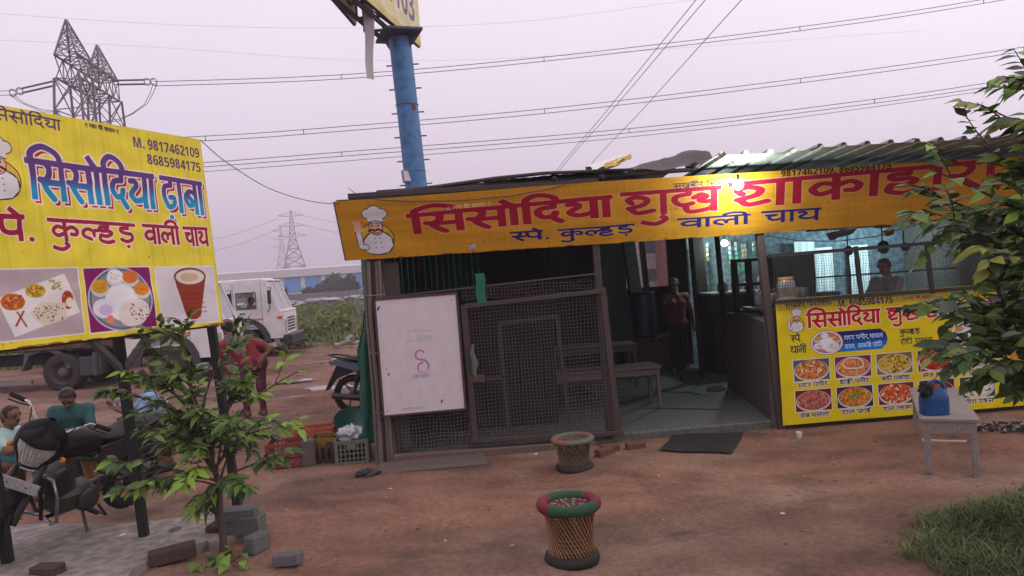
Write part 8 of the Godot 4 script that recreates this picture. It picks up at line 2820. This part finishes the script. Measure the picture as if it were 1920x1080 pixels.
func build_right_tree():
	rng.seed = 8
	var o := thing("tree", "leafy tree leaning in from the right before the sign and menu board", "tree", Vector3(4.14, 0.05, -4.55))
	var bark := mat(0.1, 0.075, 0.06, 0.9, {"tex": "fine", "lo": 0.5, "scale": Vector3(9, 2, 9), "bump": 0.6})
	var tr := MB.new()
	var stem := [Vector3(0, -0.1, 0), Vector3(0.03, 0.6, 0.0), Vector3(-0.03, 1.2, 0.02), Vector3(0.04, 1.9, 0.0), Vector3(0.0, 2.5, 0.05), Vector3(-0.05, 3.05, 0.0)]
	tr.tube(stem, [0.075, 0.062, 0.055, 0.045, 0.032, 0.016], 12)
	put("trunk", tr, bark, o)
	var ends := []
	# reaching towards the sign, relative to the trunk's foot
	for q in [[-1.38, 2.6, 0.35, 0.55, 2], [-1.44, 2.32, 0.3, 0.5, 0], [-1.3, 1.74, 0.35, 0.38, 4], [-1.1, 1.5, 0.35, 0.3, 0], [-0.95, 1.4, 0.4, 0.28, 0], [-0.85, 2.9, 0.2, 0.75, 3], [-0.6, 3.12, 0.3, 0.8, 2], [-1.25, 2.1, 0.45, 0.45, 3], [-1.28, 1.55, 0.2, 0.35, 0], [-0.9, 2.45, 0.55, 0.55, 0], [-0.95, 1.95, 0.6, 0.45, 0], [-0.8, 1.6, 0.6, 0.35, 0], [-0.75, 2.75, 0.5, 0.65, 1], [-0.5, 3.15, 0.0, 0.88, 2], [-1.1, 2.45, 0.0, 0.55, 0], [-1.05, 1.8, -0.1, 0.42, 0], [-0.6, 1.4, 0.45, 0.25, 0], [-0.55, 2.2, 0.75, 0.5, 1], [-0.5, 1.75, 0.8, 0.4, 0], [-0.72, 1.3, 0.2, 0.22, 0], [-1.0, 2.72, 0.3, 0.62, 0]]:
		ends.append(q)
	for i in 84:
		var a := rng.randf_range(-1.2, 1.8)
		ends.append([cos(a) * rng.randf_range(0.2, 0.8) - 0.42, rng.randf_range(1.3, 3.05), sin(a) * rng.randf_range(0.4, 1.0), rng.randf_range(0.3, 0.85), 0])
	var leaves := []
	for ei in ends.size():
		var e: Array = ends[ei]
		var m := MB.new()
		var from: Array = along(stem, e[3])
		var pts := branch(m, from[0], Vector3(e[0], e[1], e[2]), 0.018, 0.004, 0.08)
		var twigs := [pts]
		for k in 10:
			var q: Array = along(pts, rng.randf_range(0.25, 0.97))
			var d: Vector3 = (q[1] + Vector3(rng.randf_range(-0.7, 0.7), rng.randf_range(-0.7, 0.4), rng.randf_range(-0.9, 0.9))).normalized()
			twigs.append(branch(m, q[0], q[0] + d * rng.randf_range(0.18, 0.38), 0.005, 0.0025, 0.02))
		put("branch", m, bark, o)
		for ti in twigs.size():
			var n := 13 if ti == 0 else 9
			for i in n:
				var t := lerpf(0.35 if ti == 0 else 0.15, 1.0, (i + rng.randf() * 0.6) / n)
				var q: Array = along(twigs[ti], t)
				var across: Vector3 = (q[1] as Vector3).cross(Vector3.UP).normalized() * (1.0 if i % 2 == 0 else -1.0)
				var d: Vector3 = q[1] * 0.6 + across * rng.randf_range(0.5, 1.0) + Vector3(-0.15, rng.randf_range(-0.55, 0.15), rng.randf_range(-0.2, 0.4))
				var k := 1 if rng.randf() < 0.45 else 0
				if rng.randf() < 0.12: k = 4
				elif rng.randf() < 0.06: k = 3
				if t > 0.7 and (e[4] == 2 or e[4] == 3) and rng.randf() < 0.6: k = e[4]
				leaves.append([leaf_at(q[0], d, rng.randf_range(0.08, 0.145)), k])
	foliage(o, leaves, [leaf_mesh(0.55, 0.2, 0), leaf_mesh(0.5, 0.1, 0), leaf_mesh(0.58, 0.35, 1.0)], leaf_mats(), 300)

func build_grass():
	rng.seed = 77
	var t := MB.new()
	for k in 7:
		var a := TAU * k / 7.0 + 0.4 * sin(k * 5.0)
		var l := 0.7 + 0.3 * sin(k * 3.7)
		var o := Vector3(cos(a), 0, sin(a))
		var s := Vector3(-sin(a), 0, cos(a)) * 0.018
		var p0 := o * 0.05
		var p1 := o * 0.18 + Vector3(0, 0.5 * l, 0)
		var p2 := o * 0.45 + Vector3(0, 0.85 * l, 0)
		var p3 := o * 0.75 + Vector3(0, 0.92 * l, 0)
		t.quad(p0 - s, p0 + s, p1 + s, p1 - s)
		t.quad(p1 - s, p1 + s, p2 + s * 0.7, p2 - s * 0.7)
		t.quad(p2 - s * 0.7, p2 + s * 0.7, p3 + s * 0.1, p3 - s * 0.1)
	var places := []
	var cols := []
	var n := FastNoiseLite.new()
	n.seed = 4; n.frequency = 0.9
	for i in 16000:
		var x := rng.randf_range(2.3, 6.6)
		var z := -rng.randf_range(3.4, 6.7)
		var k := n.get_noise_2d(x, z)
		var inside := (x - 3.25 + (z + 5.2) * -0.1) * 0.9 + (z + 5.72 + (x - 3.6) * 0.22) * 0.0
		var front := z + 5.74 + clampf(x - 3.6, -0.6, 1.6) * 0.28 + k * 0.35
		if front < 0.0 or x < 3.05 + k * 0.35 - (z + 5.0) * 0.12: continue
		var edge := clampf(front * 2.5, 0.0, 1.0) * clampf((x - 2.9 - k * 0.35) * 2.0, 0.0, 1.0)
		if rng.randf() > 0.12 + edge * (0.6 + 0.6 * n.get_noise_2d(x * 3.0, z * 3.0)): continue
		var s := rng.randf_range(0.08, 0.18) * (0.5 + 0.6 * edge) * (1.0 + 0.3 * k)
		places.append(Transform3D(Basis(Vector3.UP, rng.randf() * TAU).scaled(Vector3(s * 1.2, s, s * 1.2)), Vector3(x, ground_y(x, z) - 0.01, z)))
		cols.append((Color(0.06, 0.105, 0.022).lerp(Color(0.12, 0.15, 0.04), rng.randf() * rng.randf()) if rng.randf() < 0.9 else Color(0.24, 0.2, 0.11)) * rng.randf_range(0.7, 1.15))
	scatter("grass", t.mesh(), mat(1, 1, 1, 0.7, {"vc": true, "back": [0.03, 0.05, 0.01]}), places, null, cols).set_meta("label", "thick green grass on the verge at the lower right")
	var small := []
	for i in 160:
		var x := rng.randf_range(-2.8, 2.6)
		var z := -rng.randf_range(6.0, 9.0)
		if n.get_noise_2d(x * 2.0, z * 2.0) > 0.1 and rng.randf() < 0.5:
			var s := rng.randf_range(0.02, 0.05)
			small.append(Transform3D(Basis(Vector3.UP, rng.randf() * TAU).scaled(Vector3(s * 2.0, s, s * 2.0)), Vector3(x, ground_y(x, z), z)))

# ---------------------------------------------------------------- people
func build_people():
	var y := ground_y(-4.95, -9.6)
	var V := func(x, yy, z): return Vector3(x, yy, z)
	person("man in dark teal shirt sitting with head bowed behind the black motorcycle", Vector3(-4.93, y, -9.65), 8, {
		"hip": Vector3(0, 0.54, 0.0), "neck": Vector3(0.01, 0.93, 0.13), "head": Vector3(0.01, 1.05, 0.22), "sl": Vector3(0.19, 0.88, 0.1), "sr": Vector3(-0.19, 0.88, 0.1),
		"el": Vector3(0.26, 0.64, 0.24), "er": Vector3(-0.26, 0.64, 0.24), "hl": Vector3(0.08, 0.6, 0.42), "hr": Vector3(-0.08, 0.6, 0.42), "kl": Vector3(0.18, 0.52, 0.42), "kr": Vector3(-0.18, 0.52, 0.42), "al": Vector3(0.17, 0.08, 0.4), "ar": Vector3(-0.17, 0.08, 0.4)},
		{"top": Color(0.018, 0.075, 0.075), "leg": Color(0.03, 0.03, 0.035)}, Vector3(0.15, -0.75, 0.7))
	person("man in pale cyan shirt seen in profile at the left edge", Vector3(-5.26, y, -8.8), 0, {
		"hip": Vector3(-0.05, 0.53, 0), "neck": Vector3(0.02, 0.8, 0), "head": Vector3(0.08, 0.97, 0.02), "sl": Vector3(0, 0.76, -0.18), "sr": Vector3(0, 0.76, 0.18),
		"el": Vector3(0.2, 0.56, -0.22), "er": Vector3(0.16, 0.62, 0.25), "hl": Vector3(0.42, 0.6, -0.1), "hr": Vector3(0.4, 0.68, 0.12), "palml": Vector3(0, 1, 0), "palmr": Vector3(0, 1, 0), "kl": Vector3(0.4, 0.5, -0.12), "kr": Vector3(0.4, 0.5, 0.13), "al": Vector3(0.38, 0.08, -0.12), "ar": Vector3(0.38, 0.08, 0.13), "tl": Vector3(0.54, 0.04, -0.13), "tr": Vector3(0.54, 0.04, 0.14)},
		{"top": Color(0.3, 0.45, 0.44), "leg": Color(0.04, 0.16, 0.16), "arm": SKIN}, Vector3(1, -0.08, 0.25))
	var b := person("man in pale blue patterned shirt stretching bare legs behind the sapling", Vector3(-4.0, y, -9.75), 0, {
		"hip": Vector3(0.0, 0.53, 0), "neck": Vector3(-0.04, 1.0, 0.0), "head": Vector3(-0.09, 1.18, 0.03), "sl": Vector3(0.03, 0.95, 0.19), "sr": Vector3(-0.13, 0.95, -0.15),
		"el": Vector3(-0.1, 0.72, 0.3), "er": Vector3(-0.3, 0.74, -0.05), "hl": Vector3(-0.33, 0.84, 0.24), "hr": Vector3(-0.4, 0.86, 0.14), "palml": Vector3(-0.2, 1, 0), "palmr": Vector3(-0.2, 1, 0), "kl": Vector3(-0.2, 0.62, 0.36), "kr": Vector3(-0.3, 0.6, 0.22), "al": Vector3(-0.46, 0.55, 0.62), "ar": Vector3(-0.5, 0.53, 0.54), "tl": Vector3(-0.52, 0.68, 0.68), "tr": Vector3(-0.58, 0.66, 0.58)},
		{"top": Color(0.2, 0.34, 0.5), "leg": Color(0.03, 0.04, 0.08), "shin": SKIN, "arm": SKIN}, Vector3(-0.75, -0.45, 0.5))
	var pt := MB.new()   # the print of the shirt
	for i in 26:
		var a := rng.randf_range(-0.6, 1.9)
		pt.ball(Vector3(sin(a) * 0.17, rng.randf_range(0.6, 0.92), cos(a) * 0.125 + 0.0), Vector3(0.02, 0.022, 0.012), 6)
	put("shirt_print", pt, mat(0.5, 0.55, 0.6, 0.8), b)
	var ph := MB.new()
	ph.box(Vector3(), Vector3(0.16, 0.012, 0.078), Basis(), 0.005)
	var pho := put("phone", ph, mat(0.12, 0.1, 0.16, 0.25))
	tag(pho, "mobile phone held by the man in pale blue patterned shirt", "phone").position = Vector3(-4.4, y + 0.9, -9.55)
	pho.rotation_degrees = Vector3(20, 25, -10)
	var yr := ground_y(-3.65, -12.9)
	var bent := person("person in red top and burgundy trousers bending over on the dirt yard", Vector3(-3.66, yr, -12.9), 0, {
		"hip": Vector3(0.04, 0.8, 0.0), "neck": Vector3(-0.2, 1.2, 0.06), "head": Vector3(-0.29, 1.37, 0.02), "sl": Vector3(-0.32, 1.12, 0.12), "sr": Vector3(-0.02, 1.16, -0.06),
		"el": Vector3(-0.42, 0.86, 0.14), "er": Vector3(0.3, 1.0, -0.08), "hl": Vector3(-0.3, 0.66, 0.0), "hr": Vector3(0.14, 0.82, 0.06), "kl": Vector3(-0.1, 0.44, 0.05), "kr": Vector3(0.13, 0.45, 0.0), "al": Vector3(-0.09, 0.08, 0.02), "ar": Vector3(0.14, 0.08, 0.0), "tl": Vector3(-0.2, 0.04, -0.1), "tr": Vector3(0.05, 0.04, -0.13)},
		{"top": Color(0.26, 0.016, 0.03), "leg": Color(0.1, 0.013, 0.035), "arm": SKIN}, Vector3(-0.55, -0.3, -0.75))
	bent.scale = Vector3.ONE * 1.14
	var tw := MB.new()
	tw.sheet(10, 8, func(u, v): return Vector3(-0.3 + u * 0.3 + 0.02 * sin(v * 6.0), 1.24 - v * 0.3 + 0.05 * sin(u * 4.0), 0.21 - 0.03 * cos(u * 5.0) - 0.06 * v + 0.02 * sin(u * 14.0)))
	tag(put("towel", tw, mat(0.42, 0.4, 0.42, 0.9, {"tex": "fine", "lo": 0.45, "scale": 6.0})), "grey white towel over the back of the person bending in red", "towel").transform = Transform3D(Basis().scaled(Vector3.ONE * 1.14), Vector3(-3.66, yr, -12.9))
	person("person in dark red shirt and black trousers standing inside the dim entrance", Vector3(4.0, 0.1, -13.9), 0, {
		"hip": Vector3(0, 0.95, 0), "neck": Vector3(0, 1.5, 0), "head": Vector3(-0.03, 1.7, 0.05), "sl": Vector3(0.19, 1.45, 0), "sr": Vector3(-0.19, 1.45, 0),
		"el": Vector3(0.29, 1.18, -0.02), "er": Vector3(-0.27, 1.2, 0.1), "hl": Vector3(0.3, 0.92, 0.06), "hr": Vector3(-0.13, 1.45, 0.2), "kl": Vector3(0.1, 0.5, 0.02), "kr": Vector3(-0.1, 0.5, 0.02), "al": Vector3(0.12, 0.09, 0), "ar": Vector3(-0.1, 0.09, 0), "tl": Vector3(0.17, 0.04, 0.16), "tr": Vector3(-0.15, 0.04, 0.16)},
		{"top": Color(0.1, 0.012, 0.018), "leg": Color(0.012, 0.012, 0.015), "foot": Color(0.12, 0.15, 0.18), "arm": Color(0.1, 0.012, 0.018)}, Vector3(-0.55, -0.3, 0.8))
	var kf := MB.new()
	kf.box(Vector3(6.6, 0.15, -11.2), Vector3(2.6, 0.32, 2.0), Basis(), 0.01)
	setting("kitchen_floor", kf, mat(0.15, 0.13, 0.12, 0.9))
	person("cook in pale shirt standing in shadow behind the kitchen mesh", Vector3(6.36, 0.31, -10.85), 0, {
		"hip": Vector3(0, 0.93, 0), "neck": Vector3(0, 1.44, 0.03), "head": Vector3(-0.06, 1.62, 0.08), "sl": Vector3(0.1, 1.39, 0.17), "sr": Vector3(-0.08, 1.39, -0.15),
		"el": Vector3(-0.02, 1.1, 0.26), "er": Vector3(-0.22, 1.12, -0.18), "hl": Vector3(-0.25, 1.06, 0.2), "hr": Vector3(-0.42, 1.1, -0.05), "kl": Vector3(0.02, 0.5, 0.1), "kr": Vector3(0.0, 0.5, -0.1), "al": Vector3(0.02, 0.09, 0.1), "ar": Vector3(0.0, 0.09, -0.1)},
		{"top": Color(0.3, 0.25, 0.25), "leg": Color(0.03, 0.03, 0.04)}, Vector3(-0.85, -0.35, 0.45))
	person("driver looking ahead in the cab of the orange striped lorry", Vector3(-7.16, 1.02, -25.75), 0, {
		"hip": Vector3(0, 0.2, 0), "neck": Vector3(0.0, 0.68, 0), "head": Vector3(0.04, 0.87, 0), "sl": Vector3(0, 0.63, -0.19), "sr": Vector3(0, 0.63, 0.19),
		"el": Vector3(0.22, 0.45, -0.22), "er": Vector3(0.22, 0.5, 0.24), "hl": Vector3(0.44, 0.55, -0.12), "hr": Vector3(0.46, 0.58, 0.14), "kl": Vector3(0.45, 0.25, -0.12), "kr": Vector3(0.45, 0.25, 0.12), "al": Vector3(0.5, 0.09, -0.12), "ar": Vector3(0.5, 0.09, 0.12), "tl": Vector3(0.66, 0.06, -0.12), "tr": Vector3(0.66, 0.06, 0.12)},
		{"top": Color(0.14, 0.04, 0.03), "leg": Color(0.03, 0.03, 0.04)}, Vector3(1, -0.05, 0.1))

func build_litter():
	rng.seed = 5
	var rag := lumpy(Vector3(0.13, 0.045, 0.07), 26, 1.0, 12)
	tag(put("crumpled_rag", rag, mat(0.09, 0.085, 0.1, 0.9, {"tex": "fine", "lo": 0.4, "scale": 9.0})), "crumpled dark rag on the ground before the shed's left corner", "rag").position = Vector3(-1.22, ground_y(-1.22, -8.6) + 0.02, -8.6)
	var cup := thing("paper_cup", "small white paper cup standing at the foot of the low wall", "cup", Vector3(3.92, ground_y(3.92, -8.72), -8.72))
	var c := MB.new()
	c.lathe([Vector2(0.0, 0.002), Vector2(0.026, 0.002), Vector2(0.036, 0.075), Vector2(0.038, 0.078), Vector2(0.034, 0.074), Vector2(0.025, 0.008)], 18)
	put("body", c, mat(0.7, 0.68, 0.66, 0.6), cup)
	var ash := []
	var cols := []
	for i in 260:
		var a := rng.randf() * TAU
		var r := sqrt(rng.randf())
		var s := rng.randf_range(0.006, 0.028)
		ash.append(Transform3D(Basis.from_euler(Vector3(rng.randf() * 3, rng.randf() * 3, rng.randf() * 3)).scaled(Vector3(s, s * 0.6, s)), Vector3(6.25 + cos(a) * r * 0.42, ground_y(6.25, -8.3) + 0.012 + rng.randf() * 0.02, -8.3 + sin(a) * r * 0.25)))
		cols.append(Color(0.012, 0.012, 0.013) if rng.randf() < 0.8 else Color(0.3, 0.28, 0.27))
	var bm := MB.new()
	bm.box(Vector3(), Vector3(1.4, 1, 1))
	scatter("ash_heap", bm.mesh(), mat(1, 1, 1, 0.95, {"vc": true}), ash, null, cols).set_meta("label", "black charcoal and ash scattered behind the grey table")
	# scraps of paper, plastic and leaves trodden into the soil
	var spots := [[-2.75, -6.95, 0.06, Color(0.1, 0.1, 0.16), "blue black crushed packet on the slab"], [-3.2, -6.9, 0.04, Color(0.55, 0.52, 0.5), "white scrap on the slab left of the crushed packet"], [-2.6, -7.2, 0.035, Color(0.6, 0.3, 0.1), "orange scrap at the slab's far edge"], [2.6, -6.2, 0.02, Color(0.6, 0.56, 0.53), "white speck of paper on the soil well right of the bright stool"], [1.9, -7.6, 0.015, Color(0.55, 0.5, 0.47), "tiny pale scrap between the two foreground cane stools and mat"], [-0.9, -7.9, 0.02, Color(0.5, 0.46, 0.44), "small pale scrap on the soil below the step slab"], [4.9, -6.0, 0.03, Color(0.5, 0.46, 0.42), "pale scrap on the soil between table and grass verge"], [0.75, -9.0, 0.03, Color(0.6, 0.6, 0.62), "white scrap beside the squared beam under the gate"], [-2.1, -10.8, 0.06, Color(0.55, 0.52, 0.5), "white scrap on the dirt just behind the crates"], [-2.9, -12.0, 0.06, Color(0.6, 0.57, 0.55), "white scrap on the dirt right of the bending person"], [-1.7, -11.6, 0.07, Color(0.18, 0.08, 0.06), "piece of red brick on the dirt below the red motorcycle"], [-2.5, -14.4, 0.08, Color(0.5, 0.46, 0.44), "grey scrap on the dirt left of the red motorcycle's rear wheel"], [-6.3, -13.2, 0.06, Color(0.6, 0.58, 0.56), "white scrap on the dirt beyond the seated men"], [-2.4, -7.05, 0.05, Color(0.12, 0.05, 0.04), "dark red brick bit at the slab's right end"], [3.0, -7.2, 0.018, Color(0.08, 0.05, 0.04), "dark crumb on the soil before the door mat"], [0.1, -7.0, 0.02, Color(0.07, 0.05, 0.04), "dark crumb on the soil left of the bright stool"]]
	for q in spots:
		var m := lumpy(Vector3(q[2], q[2] * 0.3, q[2] * 0.6), 12, 1.0, rng.randi() % 50)
		var o := put("litter_scrap", m, mat(q[3].r, q[3].g, q[3].b, 0.8))
		o.position = Vector3(q[0], maxf(ground_y(q[0], q[1]), 0.085 if q[0] < -2.0 and q[1] > -7.3 else -1.0) + q[2] * 0.1, q[1])
		o.rotation.y = rng.randf() * 6.0
		tag(o, q[4], "litter", "scraps of litter on the ground")
